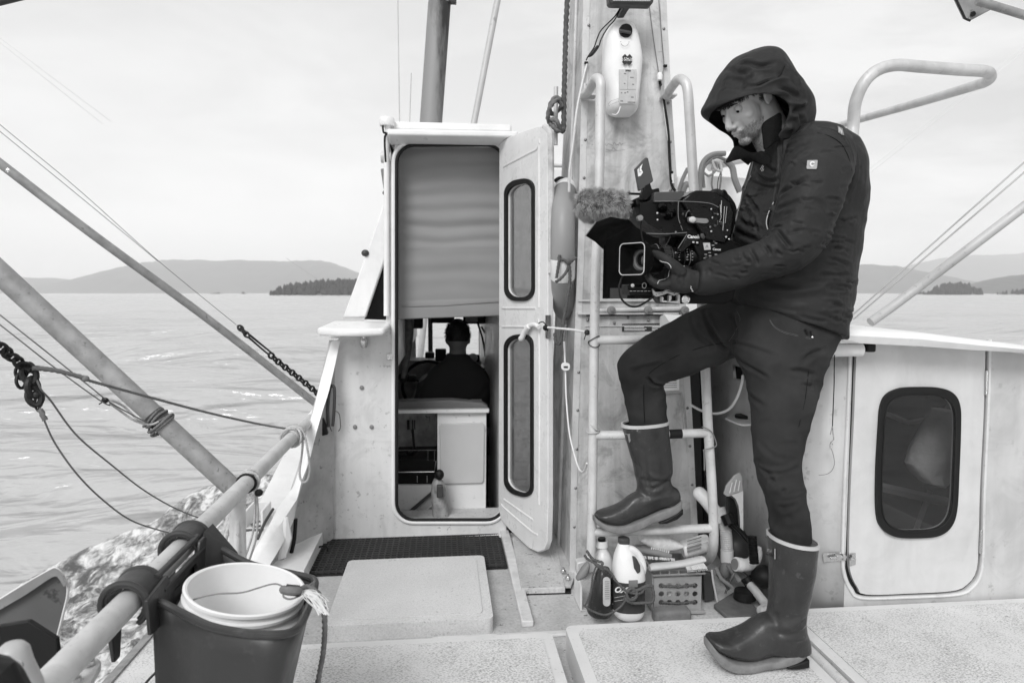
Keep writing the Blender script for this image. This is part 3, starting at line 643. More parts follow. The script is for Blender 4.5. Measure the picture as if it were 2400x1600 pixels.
def stackmat():
    t=M_STACK.node_tree; N=t.nodes.new; L=t.links.new; b=t.nodes['Principled BSDF']; b.inputs['Roughness'].default_value=.6; b.inputs['Metallic'].default_value=.2
    tc=N('ShaderNodeTexCoord'); mp=N('ShaderNodeMapping'); mp.inputs['Scale'].default_value=(16,16,3); L(tc.outputs['Object'],mp.inputs[0]); n=N('ShaderNodeTexNoise'); n.inputs['Scale'].default_value=1.5; n.inputs['Detail'].default_value=9; n.inputs['Roughness'].default_value=.7; L(mp.outputs[0],n.inputs['Vector'])
    sp=N('ShaderNodeSeparateXYZ'); L(tc.outputs['Object'],sp.inputs[0])
    a=N('ShaderNodeMath'); a.operation='MULTIPLY_ADD'; a.inputs[1].default_value=5.5; a.inputs[2].default_value=-.05; L(sp.outputs[0],a.inputs[0])   # soot on the starboard side
    z=N('ShaderNodeMath'); z.operation='MULTIPLY_ADD'; z.inputs[1].default_value=.30; z.inputs[2].default_value=-.33; L(sp.outputs[2],z.inputs[0])
    s=N('ShaderNodeMath'); s.operation='ADD'; L(a.outputs[0],s.inputs[0]); L(z.outputs[0],s.inputs[1]); s2=N('ShaderNodeMath'); s2.operation='ADD'; L(s.outputs[0],s2.inputs[0]); L(n.outputs[0],s2.inputs[1])
    r=N('ShaderNodeValToRGB'); e=r.color_ramp.elements; e[0].position=.42; e[0].color=(.27,.27,.27,1); e[1].position=.85; e[1].color=(.035,.035,.035,1); q=e.new(.62); q.color=(.17,.17,.17,1); L(s2.outputs[0],r.inputs[0]); L(r.outputs[0],b.inputs['Base Color'])
stackmat()
t=thing('exhaust_stack',PY(1007,306,4.4),'sooty galvanised exhaust stack rising behind the wheelhouse roof','exhaust stack')
mb=MB(); mb.tube([PY(1007,330,4.4),PY(1030,8,4.4),],.070,seg=32); mb.build('stack_pipe',M_STACK,t)
mb=MB(); mb.tube([PY(1029.5,14,4.4),PY(1031,-6,4.4)],.066,seg=32); mb.tube([PY(1031,-2,4.4),PY(1033,-40,4.4)],.078,seg=32); mb.build('stack_collar',M_PAINTPOLE,t)
mb=MB(); mb.box(PY(1062,2,4.38),(.04,.05,.03)); mb.build('collar_clamp',M_IRON,t)
pole('stay_pole','slender grey pole leaning right, behind the wheelhouse roof beside the exhaust stack','pole',[(1103,330,4.2),(1172,-30,4.2)],.0195,M_PAINTPOLE)
pole('whip_antenna','long thin white whip antenna left of the exhaust stack, reaching out of the frame','antenna',[(937,320,4.2),(932,-20,4.2)],.0032,mat('pale_fibreglass',.5,.5),seg=8)
pole('whip_antenna','short thin whip antenna between the exhaust stack and the longer antenna','antenna',[(959,320,4.2),(964,172,4.2)],.003,mat('pale_fibreglass',.5,.5),seg=8)
# ================================================================ PORT SIDE RIGGING AND POLES
t=thing('outrigger_pole',PY(556,1150,2.62),'thick mottled outrigger pole running from the upper left down to the guard rail','pole')
mb=MB(); mb.tube([PY(-1200,-457,2.62),PY(0,640,2.62),PY(368,979,2.62),PY(556,1152,2.62)],[.039,.039,.037,.036],seg=32); mb.build('pole_tube',M_GALV,t)
def wraps(pts_,Y,r,turns,m,name,parent,rr=.004,jit=.004,ax=None,span=.03):
    pass
def lashing(c,axis,R0,r,turns,span,m,name,parent,seed=1):
    c=V(c); ax=V(axis).normalized(); u=ax.orthogonal().normalized(); w=ax.cross(u); rnd=random.Random(seed); P=[]; n=turns*14
    for i in range(n+1):
        a=2*math.pi*i/14; s=span*math.sin(i/n*math.pi*2.3+seed)*.5+span*.1*math.sin(a*1.7)
        P.append(c+ax*s+(u*math.cos(a)+w*math.sin(a))*(R0+r*.8+r*1.1*(i//28%3)))
    mb=MB(); mb.rope(spline(P,3),r); return mb.build(name,m,parent)
ax=PY(500,1100,2.62)-PY(368,979,2.62)
lashing(PY(372,988,2.62),ax,.0375,.0045,5,.05,M_ROPEM,'rope_lashing',t,2)
mb=MB(); mb.tube([PY(358,970,2.62),PY(378,989,2.62)],.0392,seg=28); mb.build('dark_band',M_DARK,t)
pole('outrigger_pole','slimmer grey outrigger pole slanting from the left edge down to the wheelhouse corner','pole',[(-130,285,3.1),(0,383,3.15),(218,550,3.25),(500,757,3.5),(740,945,3.75)],.0195,M_GALV)
mb=MB(); mb.lathe([(0,0),(.009,0),(.009,.004),(.0,.007)],PY(26,402,3.12)+V((0,-.02,0)),(0,-1,0)); tag(mb.build('pole_bolt',M_STEEL),'small shiny bolt head on the slim outrigger pole near the left edge','bolt')
pole('boom_end','dark boom end crossing the top left corner of the frame','boom',[(-80,22,2.4),(100,-22,2.4)],.014,M_DARK)
def wire(label,P,r,m=None,cat='rigging wire',name='rigging_wire',group=None,rope=False,parent=None):
    mb=MB(); Q=[PY(*p) for p in (outext(P) if not rope else P)]; Q=spline(Q,8) if len(Q)>2 else Q
    if rope: mb.rope(Q,r)
    else: mb.tube(Q,r,seg=6)
    o=mb.build(name,m or M_DARK,parent)
    if not parent: tag(o,label,cat,group)
    return o
def chain(P,L_,r,m,name='chain',parent=None,label=None,cat='chain'):
    Q=resample(spline([PY(*p) for p in P],8),L_*.74); mb=MB()
    F=frames(Q)
    for i in range(len(Q)-1):
        t_,u,w=F[i]; c=(Q[i]+Q[i+1])/2; t_=(Q[i+1]-Q[i]).normalized(); u=(V((0,1,0))-t_*t_.y).normalized(); w=t_.cross(u); s=(u if i%2 else w); s=(s+(w if i%2 else u)*.35).normalized()
        loop=[]
        for k in range(18):
            a=2*math.pi*k/18; ca,sa=math.cos(a),math.sin(a); loop.append(c+t_*(L_*.5*ca-.0*ca)+s*(L_*.30*sa*(1.1-.1*abs(ca))))
        mb.tube(loop,r,seg=7,closed=True)
    o=mb.build(name,m,parent)
    if not parent: tag(o,label,cat)
    return o
M_WIRE=mat('grey_wire',.16,.5,metal=.3)
M_WIREL=mat('pale_wire',.42,.6); M_FAINT=mat('distant_wire',.72,.6)
wire('faint distant stay wire, upper one high on the left of the sky',[(-20,75,8),(260,285,9)],.0022,M_FAINT)
wire('faint distant stay wire, lower one high on the left of the sky',[(-20,85,8),(240,290,9)],.0022,M_FAINT)
wire('faint distant wire pair end crossing the misty hill above the wooded island',[(670,604,9),(745,655,9)],.0025,M_WIREL)
t=thing('forestay_rig',PY(740,920,3.6),'stay wires joining a turnbuckle and chain that ends at the wheelhouse corner','rigging')
wire('',[(-20,276,2.9),(180,441,3.0),(372,612,3.15),(560,766,3.3)],.0014,M_WIRE,name='stay_wire',parent=t)
wire('',[(-20,292,2.9),(180,455,3.0),(370,612,3.15)],.0014,M_WIRE,name='stay_wire',parent=t)
mb=MB(); mb.tube([PY(562,768,3.3),PY(575,780,3.3)],.008); mb.tube([PY(585,785,3.3),PY(636,826,3.35)],[.006,.004]); mb.tube([PY(582,790,3.3),PY(632,833,3.35)],[.005,.004]); mb.build('turnbuckle',M_IRON,t)
chain([(560,765,3.3),(580,786,3.3)],.03,.005,M_IRON,'shackle',t)
chain([(632,830,3.35),(655,850,3.4),(700,885,3.5),(745,922,3.6)],.036,.0052,M_IRON,'chain_links',t)
# pair of near wires on the left ending in a frayed lashing at the thick pole
t=thing('lashed_wires',PY(300,985,2.5),'pair of thin wires ending in a pale cord lashing on the thick pole','rigging')
wire('',[(-20,722,2.3),(120,833,2.35),(210,905,2.4),(262,945,2.45),(345,990,2.55)],.0022,M_WIRE,name='wire',parent=t)
wire('',[(-20,745,2.3),(120,855,2.35),(230,935,2.42),(258,950,2.45)],.0022,M_WIRE,name='wire',parent=t)
wire('',[(240,930,2.45),(262,938,2.45),(290,952,2.5),(320,980,2.52),(340,990,2.55)],.004,M_ROPEL,name='cord_loop',parent=t,rope=True)
wire('',[(258,945,2.45),(285,965,2.5),(315,985,2.52),(350,995,2.56),(372,988,2.58)],.004,M_ROPEL,name='cord_loop',parent=t,rope=True)
mb=MB(); mb.ball(PY(246,938,2.44),(.012,.01,.010)); mb.tube([PY(246,938,2.44),PY(232,947,2.44)],.002); mb.tube([PY(243,938,2.44),PY(240,930,2.44)],.002); mb.build('knot',M_RUB,t)
# heavy chain bundle at far left with rope to the rail
t=thing('paravane_chain',PY(78,880,2.0),'heavy black chain hanging at the left edge with shackles','chain')
chain([(-240,640,1.8),(-120,720,1.85),(-20,800,1.9),(0,812,1.9),(30,838,1.95),(62,862,2.0)],.036,.005,M_IRON,'chain_links',t)
chain([(52,858,2.0),(48,875,2.0),(50,900,2.0)],.042,.0045,M_IRON,'loose_link',t)
chain([(62,862,2.0),(73,885,2.0),(76,910,2.0),(83,935,2.0)],.05,.0085,M_IRON,'large_link',t)
mb=MB(); mb.ball(PY(84,925,2.0),(.014,.012,.012)); mb.tube([PY(84,930,2.0),PY(80,948,2.0),PY(88,962,2.0),PY(97,948,2.0),PY(92,935,2.0)],.004); mb.build('shackle',M_IRON,t)
mb=MB(); mb.tube(spline([PY(62,855,2.0),PY(70,852,2.0),PY(80,862,2.0),PY(72,872,2.0)],4),.006); mb.tube([PY(58,858,2.0),PY(74,868,2.0)],.010); mb.build('swivel',M_IRON,t)
wire('lower thin cable hanging in a curve from the black chain towards the wake',[(92,950,2.0),(104,985,2.0),(130,1040,2.05),(180,1110,2.1),(240,1170,2.2),(310,1220,2.3),(395,1248,2.5)],.0026,M_WIRE)
mb=MB(); mb.rope([PY(94,958,2.0),PY(106,985,2.0)],.007); tag(mb.build('splice',M_ROPEM),'short wrapped splice where the lower cable leaves the black chain','splice')
wire('upper thin cable curving from the black chain down behind the guard rail',[(86,890,2.0),(98,915,2.0),(120,940,2.05),(180,1020,2.2),(260,1088,2.4),(340,1150,2.6),(420,1195,2.8),(500,1225,3.0)],.0028,M_WIRE)
wire('pale rope stretched from the black chain across the thick pole to the guard rail',[(72,858,2.0),(140,868,2.05),(200,889,2.1),(330,925,2.3),(480,965,2.6),(600,992,2.9),(675,1005,3.02)],.0042,M_ROPEM,'rope','rope',rope=True)
mb=MB(); mb.rope([PY(76,862,1.99),PY(130,868,2.03),PY(196,884,2.08)],.006); mb.ball(PY(200,887,2.08),(.011,.009,.009)); tag(mb.build('rope_knot',M_ROPEM),'doubled dark rope end and knot beside the black chain','rope knot')
# guard rail
t=thing('guard_rail',(-.638,2.162,0),'thick scuffed aluminium guard rail sloping from the lower left corner to the wheelhouse','guard rail')
rail=[V((-.655,3.40,.53)),V((-.645,2.6,.535)),V((-.632,1.5,.535)),V((-.625,.9,.53)),V((-.62,.35,.52))]
mb=MB(); mb.tube(spline(rail,10),.0255,seg=32); mb.build('rail_tube',M_ALU,t)
mb=MB(); mb.tube([V((-.64,2.145,.53)),V((-.645,2.145,0))],.0245,seg=28); mb.build('post',M_ALU,t)
mb=MB(); mb.tube([V((-.64,2.145,.508)),V((-.64,2.145,.50)),],.027,seg=28); mb.build('weld_bead',M_ALU,t)
mb=MB(); mb.tube([V((-.645,2.10,.0)),V((-.64,2.09,.25)),V((-.635,2.14,.5))],.010,seg=14); mb.tube([V((-.655,3.33,.53)),V((-.66,3.42,.50)),V((-.66,3.43,.3))],.012); mb.build('brace',M_ALU,t)
lashing((-.652,3.0,.533),(0,1,0),.0255,.0052,6,.10,M_ROPEL,'rope_hitch',t,4)
lashing((-.641,2.28,.535),(0,1,0),.0255,.0042,3,.03,M_ROPEL,'cord_hitch',t,7)
lashing((-.641,2.25,.535),(0,1,0),.0265,.0035,2,.012,M_RUB,'black_cord',t,9)
mb=MB(); mb.ball((-.60,2.24,.505),(.013,.016,.012)); mb.build('cord_stop',M_RUB,t)
wire('pale rope loop hanging down from the hitch at the far end of the guard rail',[(695,998,3.0),(712,1015,2.98),(722,1060,2.97),(726,1100,2.97),(720,1125,2.97),(708,1128,2.97),(702,1105,2.97),(708,1060,2.98),(710,1015,2.98)],.0045,M_ROPEL,'rope_loop','rope_loop',rope=True)
bpy.data.objects['rope_loop']['category']='rope'
wire('pale cord pair dangling below the cord hitch on the guard rail',[(600,1140,2.3),(604,1200,2.32),(600,1260,2.35),(585,1310,2.4)],.0036,M_ROPEL,'rope','slack_rope',rope=True)
wire('second pale cord hanging nearest the rail post below the cord hitch',[(596,1138,2.3),(598,1190,2.32),(592,1250,2.34),(572,1312,2.38)],.0036,M_ROPEL,'rope','slack_rope',rope=True)
for k,(dx,l) in enumerate(((0,'thick twisted rope strand slanting under the rail beside the post'),(7,'twisted rope strand right beside the thicker one under the rail'))):
    wire(l,[(560+dx,1155,2.5),(535+dx,1215,2.4),(512+dx,1290,2.3)],.0085,M_ROPEL,'rope','rope_strand',rope=True)
# small bracket box and clutter on the gunwale
t=thing('cleat_box',PZ(600,1215,0),'small white box shaped bracket with coiled cord on the gunwale behind the rail post','bracket')
mb=MB(); b=PZ(600,1228,0); mb.box(b+V((-.03,0,.045)),(.012,.16,.09)); mb.box(b+V((.05,.0,.045)),(.012,.16,.09)); mb.box(b+V((.01,.08,.045)),(.09,.012,.09)); mb.build('bracket_plates',M_WHITE2,t,bevel=.003)
mb=MB(); mb.tube([b+V((.02+.02*math.sin(k*.9)*(1+k%3*.2),-.05+.04*math.cos(k*.9),.012+.004*(k%3))) for k in range(30)],.004,seg=6); mb.build('coiled_cord',M_ROPEM,t)
mb=MB(); mb.box(b+V((.01,-.12,.008)),(.11,.03,.012)); mb.build('base_strip',M_DARK,t,bevel=.002)
wire('dark crooked rod lying along the inside of the forward gunwale',[(640,1192,3.3),(620,1225,3.2),(604,1262,3.05)],.007,M_DARK,'rod','steel_rod')
# dark hook handle and lines on the bulwark inner side
t=thing('boat_hook_handle',PY(775,950,3.36),'dark curved hook handle with cord hanging on the wheelhouse corner','hook')
mb=MB(); q=[(770,1000),(768,960),(772,915),(778,904),(784,912),(783,960),(780,998)]; mb.tube(spline([PY(x,y,3.36) for x,y in q],6),.008,seg=8); mb.build('hook_bar',M_DARK,t)
mb=MB(); mb.box(PY(756,998,3.35),(.035,.03,.09),Matrix.Rotation(R(-14),3,'Y')); mb.box(PY(745,1022,3.33),(.02,.03,.05)); mb.build('clamp',M_RUB,t,bevel=.006)
for q in ([(784,962),(795,970),(798,1000),(793,1010)],[(770,985),(775,1005),(778,1010)]): mb=MB(); mb.tube(spline([PY(x,y,3.35) for x,y in q],5),.0022,seg=5); mb.build('cord',M_DARK,t)
t=thing('drain_fittings',PY(675,1290,3.05),'tangle of black clips and cord where the thin hose meets the bulwark','fittings')
for q,r in (([(693,1215),(690,1260),(684,1290),(678,1310)],.009),([(655,1305),(668,1322),(690,1318)],.008),([(640,1300),(652,1312),(668,1310)],.005),([(722,1285),(735,1290),(748,1282),(765,1280),(768,1292)],.003),([(718,1300),(724,1285),(760,1278)],.0025)):
    mb=MB(); mb.tube(spline([PY(x,y,3.08 if x<700 else 3.25) for x,y in q],5),r,seg=7); mb.build('black_clip',M_RUB,t)
mb=MB(); mb.loft([[PY(672,1210,3.0)+V((.01*math.cos(a),.02*math.sin(a),0)) for a in (0,1.57,3.14,4.7)],[PY(668,1260,3.0)+V((.035*math.cos(a),.02*math.sin(a),0)) for a in (0,1.57,3.14,4.7)],[PY(655,1310,3.0)+V((.03*math.cos(a),.02*math.sin(a),0)) for a in (0,1.57,3.14,4.7)]]); mb.build('white_bracket',M_WHITE2,t,bevel=.01)
# ---- hanging bin, bucket
M_BIN=mat('grey_blue_plastic',.036,.42,var=.06,vs=4,bump=.05,bs=20,spots=.3,spot_scale=20,spot_v=.1)
bn=thing('hanging_bin',(-.46,1.5,.05),'dark plastic over-rail bin hooked on the guard rail, holding a white bucket','bin')
rim=[(374,1410,.525),(405,1425,.515),(440,1443,.509),(490,1466,.507),(560,1481,.507),(640,1487,.507),(688,1478,.50),(713,1446,.49),(735,1385,.478),(738,1362,.474),(722,1352,.474),(650,1336,.482),(585,1320,.492),(530,1292,.512),(492,1268,.53)]
L3=[PZ(*q) for q in rim]
back=[V((-.600,L3[-1].y-.05,.515)),V((-.600,(L3[0].y+L3[-1].y)/2,.50)),V((-.600,L3[0].y+.02,.515))]
loop=resample(spline(L3+back,6,closed=True),.012)
cx=sum(p.x for p in loop)/len(loop); cy=sum(p.y for p in loop)/len(loop)
secs=[]
for t_ in [i/10 for i in range(11)]:
    s=1-.30*t_; secs.append([V((-.60+(p.x+.60)*(1-.36*t_),cy+(p.y-cy)*(1-.10*t_),p.z*(1-t_)+.02*t_)) for p in loop])
mb=MB(); mb.loft(secs,cap=False); bb=secs[-1]; mb.add(bb+[sum(bb,V())/len(bb)],[(i,(i+1)%len(bb),len(bb)) for i in range(len(bb))])
o=mb.build('bin_shell',M_BIN,bn,angle=60); sm=o.modifiers.new('s','SOLIDIFY'); sm.thickness=.004; sm.offset=-1
mb=MB(); mb.tube(loop,.0085,seg=10,closed=True); mb.build('bin_rim',M_BIN,bn)
rc=lambda y:V((-.632,y,.535))
for yy in (1.415,1.70):
    mb=MB(); secs=[]
    for k in range(25):
        a=R(200-250*k/24); rr=.034
        # wide arch strip over the rail
        c0=rc(yy); w=.038
        if k==0: secs.append([c0+V((-rr-.004,dy,-.135)) + V((0,0,0)) if False else c0+V((-rr+ox,dy,-.13)) for ox,dy in ((0,-w*.35),(0,w*.35),(-.008,w*.35),(-.008,-w*.35))])
        ww=w*(.85+.25*math.sin(min(1,k/12)*math.pi/2))
        d=V((math.cos(a),0,math.sin(a)))
        crown=.010
        secs.append([c0+d*rr+V((0,-ww,0)),c0+d*rr+V((0,ww,0)),c0+d*(rr+.009)+V((0,ww,0)),c0+d*(rr+.006+crown)+V((0,ww*.8,0)),c0+d*(rr+.006+crown)+V((0,-ww*.8,0)),c0+d*(rr+.009)+V((0,-ww,0))] if False else [c0+d*rr+V((0,-ww,0)),c0+d*rr+V((0,ww,0)),c0+d*(rr+.013)+V((0,ww,0)),c0+d*(rr+.013)+V((0,-ww,0))])
    mb.loft(secs); hk=mb.build('hook',M_BIN,bn,bevel=.005,bseg=3)
    for dy in (-.038,.038):
        mb=MB(); mb.tube([rc(yy+dy)+V((math.cos(R(200-255*k/20)),0,math.sin(R(200-255*k/20))))*.045 for k in range(21)],.006,seg=8); mb.build('hook_flange',M_BIN,hk)
# back plate with slot joining hooks
yA,yB=1.37,1.75; mb=MB()
pl=[V((-.588,y,z)) for y,z in ((yA,.475),(yA-.01,.55),(1.46,.56),(1.475,.535),(1.64,.535),(1.655,.56),(yB+.01,.56),(yB,.45))]
ho=[V((-.588,y,z)) for y,z in ((1.49,.50),(1.50,.52),(1.62,.52),(1.63,.50),(1.62,.475),(1.50,.475))]
mb.prism(pl,(.008,0,0),[ho]); mb.build('back_plate',M_BIN,bn,bevel=.002)
mb=MB(); mb.tube([rc(1.44)+V((.035,0,.028)),rc(1.68)+V((.035,0,.028))],.007); mb.tube([rc(1.44)+V((.048,0,.0)),rc(1.68)+V((.048,0,.0))],.006); mb.build('handle_bar',M_BIN,bn)
# gusset between the far hook and the rim, near hook and rim
mb=MB(); mb.prism([V((-.585,1.755,.57)),V((-.585,1.69,.57)),V((-.585,1.66,.45)),V((-.50,1.70,.47)),V((-.52,1.735,.50))],(0,.0,-.008)); mb.build('gusset',M_BIN,bn,bevel=.002)
bk=thing('bucket',(-.45,1.5,.25),'round white plastic bucket with a wire handle sitting inside the dark hanging bin','bucket')
c=PZ(577,1376,.515); upv=V((.19,-.02,1)).normalized(); rr=.128
prof=[(0,-.235),(.092,-.235),(.10,-.20),(.1135,-.055),(.1285,-.052),(.1305,-.046),(.120,-.038),(.120,-.030),(.1255,-.026),(.1255,-.020),(.120,-.017),(.120,-.008),(.1255,-.006),(.1255,0),(.121,.002),(.1165,.0),(.115,-.03),(.095,-.228),(0,-.23)]
mb=MB(); mb.lathe(prof,c,upv,72); mb.build('bucket_shell',M_WHITEP,bk,angle=40)
hp=[(440,1420,.49),(446,1412,.50),(460,1402,.515),(510,1391,.525),(565,1388,.53),(605,1377,.535),(632,1369,.54),(650,1368,.54),(668,1376,.535),(690,1384,.53),(705,1382,.53),(722,1372,.525),(737,1362,.515)]
mb=MB(); mb.tube(spline([PZ(*q) for q in hp],6),.0019,seg=6); mb.tube(spline([PZ(*q) for q in ((737,1362,.515),(725,1378,.52),(700,1396,.525),(680,1403,.525),(665,1398,.53),(664,1388,.535))],6),.0019,seg=6); mb.build('wire_handle',M_MID,bk)
mb=MB(); q=[PZ(*q) for q in ((661,1380,.535),(672,1383,.54),(690,1384,.54),(704,1384,.535))]; mb.tube(spline(q,4),[.004,.008,.009,.0092,.0092,.009,.009,.009,.0088,.0088,.0085,.008,.007],seg=10); mb.build('rope_grip',M_ROPEM,bk)
mb=MB(); P_=[]; A_=PZ(672,1381,.54);B_=PZ(703,1384,.535)
for k in range(90): a=k*.62; d=A_.lerp(B_,k/89); P_.append(d+V((0,.0105*math.cos(a),.0105*math.sin(a))))
mb.tube(P_,.0013,seg=5); mb.build('grip_wrapping',M_DARK,bk)
t=thing('frayed_rope',PZ(735,1400,.5),'frayed rope end tied to the bucket handle with its tail hanging beside the bin','rope')
q=[(704,1380,.535),(720,1375,.53),(740,1385,.52),(754,1405,.50),(760,1440,.46),(761,1480,.42),(757,1530,.36),(748,1580,.30),(738,1640,.24)]
mb=MB(); mb.rope(spline([PZ(*p) for p in q],8),.0055,lobes=4); mb.build('rope_tail',M_ROPEM,t)
rnd=random.Random(5); mb=MB()
for k in range(46):
    a=PZ(704+rnd.uniform(0,14),1384+rnd.uniform(-3,6),.53); e=PZ(rnd.uniform(738,772),rnd.uniform(1408,1442),.50); m1=a.lerp(e,.5)+V((rnd.uniform(-.01,.012),rnd.uniform(-.01,.01),rnd.uniform(0,.012)))
    mb.tube(spline([a,m1,e],4),.0008,seg=4)
mb.build('frayed_end',M_WHITEP,t)
# ---- foreground paravane and fittings
pv=thing('paravane',PY(80,1450,1.45),'grey stabiliser fin with a pale rim and black hexagonal plate at the lower left edge','stabiliser fin')
fo=[(-120,1480),(0,1404),(57,1369),(115,1336),(130,1331),(145,1344),(158,1371),(158,1396),(149,1434),(138,1478),(132,1500),(60,1700),(-120,1700)]
mb=MB(); mb.prism([PY(x,y,1.50) for x,y in fo],(-.004,.012,0)); mb.build('fin',mat('fin_grey_paint',.10,.6,var=.15,vs=8,spots=.8,spot_scale=22,spot_v=.03),pv,bevel=.003)
mb=MB(); secs=[]
e1=[(-120,1480,-120,1500),(0,1404,0,1428),(57,1369,60,1393),(115,1336,112,1358),(130,1331,130,1350),(145,1344,138,1356),(157,1371,149,1374)]
mb.loft([[PY(a,b,1.495),PY(c_,d,1.495),PY(c_,d,1.485),PY(a,b,1.485)] for a,b,c_,d in spl(e1,4)]); mb.build('rim_paint',mat('fin_rim_paint',.22,.6,var=.2,vs=12,spots=.7,spot_scale=25,spot_v=.06),pv)
mb=MB(); mb.tube(spline([PY(x,y,1.497) for x,y in fo[:11]],4),.003,seg=6); mb.build('fin_edge',M_WHITE,pv)
mb=MB(); mb.prism([PY(x,y,1.28) for x,y in ((-120,1500),(0,1466),(65,1455),(132,1498),(137,1536),(80,1590),(60,1700),(-120,1700))],(0,.012,0)); mb.build('hexagonal_plate',M_RUB,pv,bevel=.002)
t=thing('winch_head',PY(30,1560,.95),'blurred pale rounded casting in the bottom left corner','winch head')
mb=MB(); o_=[]
secs=[]
for y,x0,x1 in ((1504,22,42),(1508,8,55),(1520,-5,66),(1550,-8,74),(1600,-8,95),(1700,-8,120)):
    a=PY(x0,y,1.02);b=PY(x1,y,1.02); c_=(a+b)/2; h=(b-a)/2
    secs.append([c_+h*math.cos(q)+V((0,h.length*math.sin(q),0)) for q in [2*math.pi*k/20 for k in range(20)]])
mb.loft(secs); mb.build('casting',mat('cast_paint',.45,.4,var=.15,vs=10),t)
mb=MB(); mb.ball(PY(-50,1650,.85),(.055,.05,.060)); mb.tube([PY(-60,1575,.85),PY(5,1578,.85),PY(38,1650,.85)],.018); mb.build('dark_drum',M_RUB,t)
mb=MB(); mb.ball(PY(44,1558,.96),.006); mb.build('rivet',M_STEEL,t)
t=thing('rail_clamp',PZ(200,1570,.47),'aluminium clamp plate with two blurred bolts under the near end of the guard rail','clamp')
mb=MB(); mb.prism([PZ(x,y,.475) for x,y in ((120,1640),(170,1560),(225,1538),(237,1548),(236,1556),(190,1640))],(0,0,-.012)); mb.build('clamp_plate',M_ALU,t,bevel=.002)
for x,y in ((207,1556),(175,1596)):
    p=PZ(x,y,.478); mb=MB(); mb.lathe([(0,0),(.011,0),(.011,.007),(.007,.009),(.0,.009)],p,(0,0,1),6); mb.lathe([(0,.009),(.0045,.009),(.0045,.024),(0,.025)],p,(0,0,1),12); mb.build('bolt',M_STEEL,t)
wire('thin twisted cord on the side deck beside the hanging bin',[(365,1575,1.95),(350,1590,1.93),(338,1605,1.9)],.0035,M_DARK,'rope','thin_rope',rope=True)
# ================================================================ MAST TOWER
MY=2.90
mt=thing('mast_tower',PY(1480,1340,MY),'tapering riveted aluminium mast tower standing behind the ladder','mast tower')
LE=[(1383,-520),(1374,-40),(1372,60),(1367,300),(1360,600),(1353,780),(1345,1070),(1341,1345)]
RE=[(1538,-520),(1557,-40),(1561,60),(1572,260),(1588,500),(1605,735),(1620,1000),(1631,1225),(1637,1345)]
def ex(E_,y):
    for (a,b),(c,d) in zip(E_,E_[1:]):
        if b<=y<=d: return a+(c-a)*(y-b)/(d-b)
    return E_[-1][0] if y>0 else E_[0][0]
def mf(y0,y1,inl=0,inr=0,off=0,n=6):
    ys=[y0+(y1-y0)*i/n for i in range(n+1)]
    return [PY(ex(LE,y)+inl,y,MY-off) for y in ys]+[PY(ex(RE,y)-inr,y,MY-off) for y in reversed(ys)]
mb=MB(); mb.prism(mf(-520,512),(0,.02,0)); mb.build('upper_panel',M_ALUS,mt,smooth=False)
mb=MB(); mb.prism([PY(1416,512,MY),PY(ex(LE,512),512,MY),PY(ex(LE,700),700,MY),PY(1412,700,MY)],(0,.02,0)); mb.prism([PY(1585,512,MY),PY(ex(RE,512),512,MY),PY(ex(RE,700),700,MY),PY(1598,700,MY)],(0,.02,0)); mb.prism(mf(700,740),(0,.02,0)); mb.build('recess_frame',M_ALUS,mt,smooth=False)
mb=MB(); mb.prism(mf(740,1340,n=10),(0,.02,0)); mb.build('lower_panel',M_ALUS,mt,smooth=False)
mb=MB(); mb.prism([PY(1414,510,MY+.03),PY(1590,510,MY+.03),PY(1600,702,MY+.03),PY(1410,702,MY+.03)],(0,.01,0)); mb.build('dark_recess',M_GLASS,mt,smooth=False)
mb=MB(); mb.prism([PY(1430,675,MY+.02),PY(1470,675,MY+.02),PY(1470,700,MY+.02),PY(1430,700,MY+.02)],(0,.005,0)); mb.build('recess_fitting',M_DARK,mt,smooth=False)
# port face
bk_=[V((PY(x,y,MY).x-.0+dx,MY+dp,PY(x,y,MY).z)) for x,y,dp,dx in ((1383,-520,.20,-.01),(1374,-40,.28,-.01),(1367,300,.38,-.012),(1353,780,.52,-.005),(1341,1345,.72,.0))]
fr_=[PY(x,y,MY) for x,y in ((1383,-520),(1374,-40),(1367,300),(1353,780),(1341,1345))]
mb=MB(); mb.prism(fr_+bk_[::-1],(.015,0,0)); mb.build('port_face',M_ALUS,mt,smooth=False)
mb=MB(); bR=[V((PY(x,y,MY).x,MY+dp,PY(x,y,MY).z)) for x,y,dp in ((1538,-520,.2),(1557,-40,.28),(1588,500,.45),(1637,1345,.72))]; fR=[PY(x,y,MY) for x,y in ((1538,-520),(1557,-40),(1588,500),(1637,1345))]; mb.prism(fR+bR[::-1],(-.015,0,0)); mb.build('starboard_face',M_ALUS,mt,smooth=False)
mb=MB()
mb.loft([[p+V((-.012,-.004,0)),p+V((.016,-.004,0)),p+V((.016,.001,0)),p+V((-.012,.001,0))] for p in [PY(x,y,MY) for x,y in LE]]); mb.build('port_flange',M_ALU,mt,smooth=False)
mb=MB(); mb.loft([[p+V((-.022,-.004,0)),p+V((.006,-.004,0)),p+V((.006,.001,0)),p+V((-.022,.001,0))] for p in [PY(x,y,MY) for x,y in RE]]); mb.build('starboard_flange',M_ALU,mt,smooth=False)
mb=MB(); mb.loft([[p+V((-.006,0,0)),p+V((.012,0,0)),p+V((.012,.02,0)),p+V((-.006,.02,0))] for p in bk_]); mb.build('rear_flange',M_ALU,mt,smooth=False)
mb=MB(); mb.tube([fr_[0].lerp(bk_[0],.45)+V((-.006,0,0)),fr_[4].lerp(bk_[4],.45)+V((-.006,0,0))],.008); mb.build('face_conduit',M_ALU,mt)
for y0,y1 in ((500,512),(738,742)):
    pass
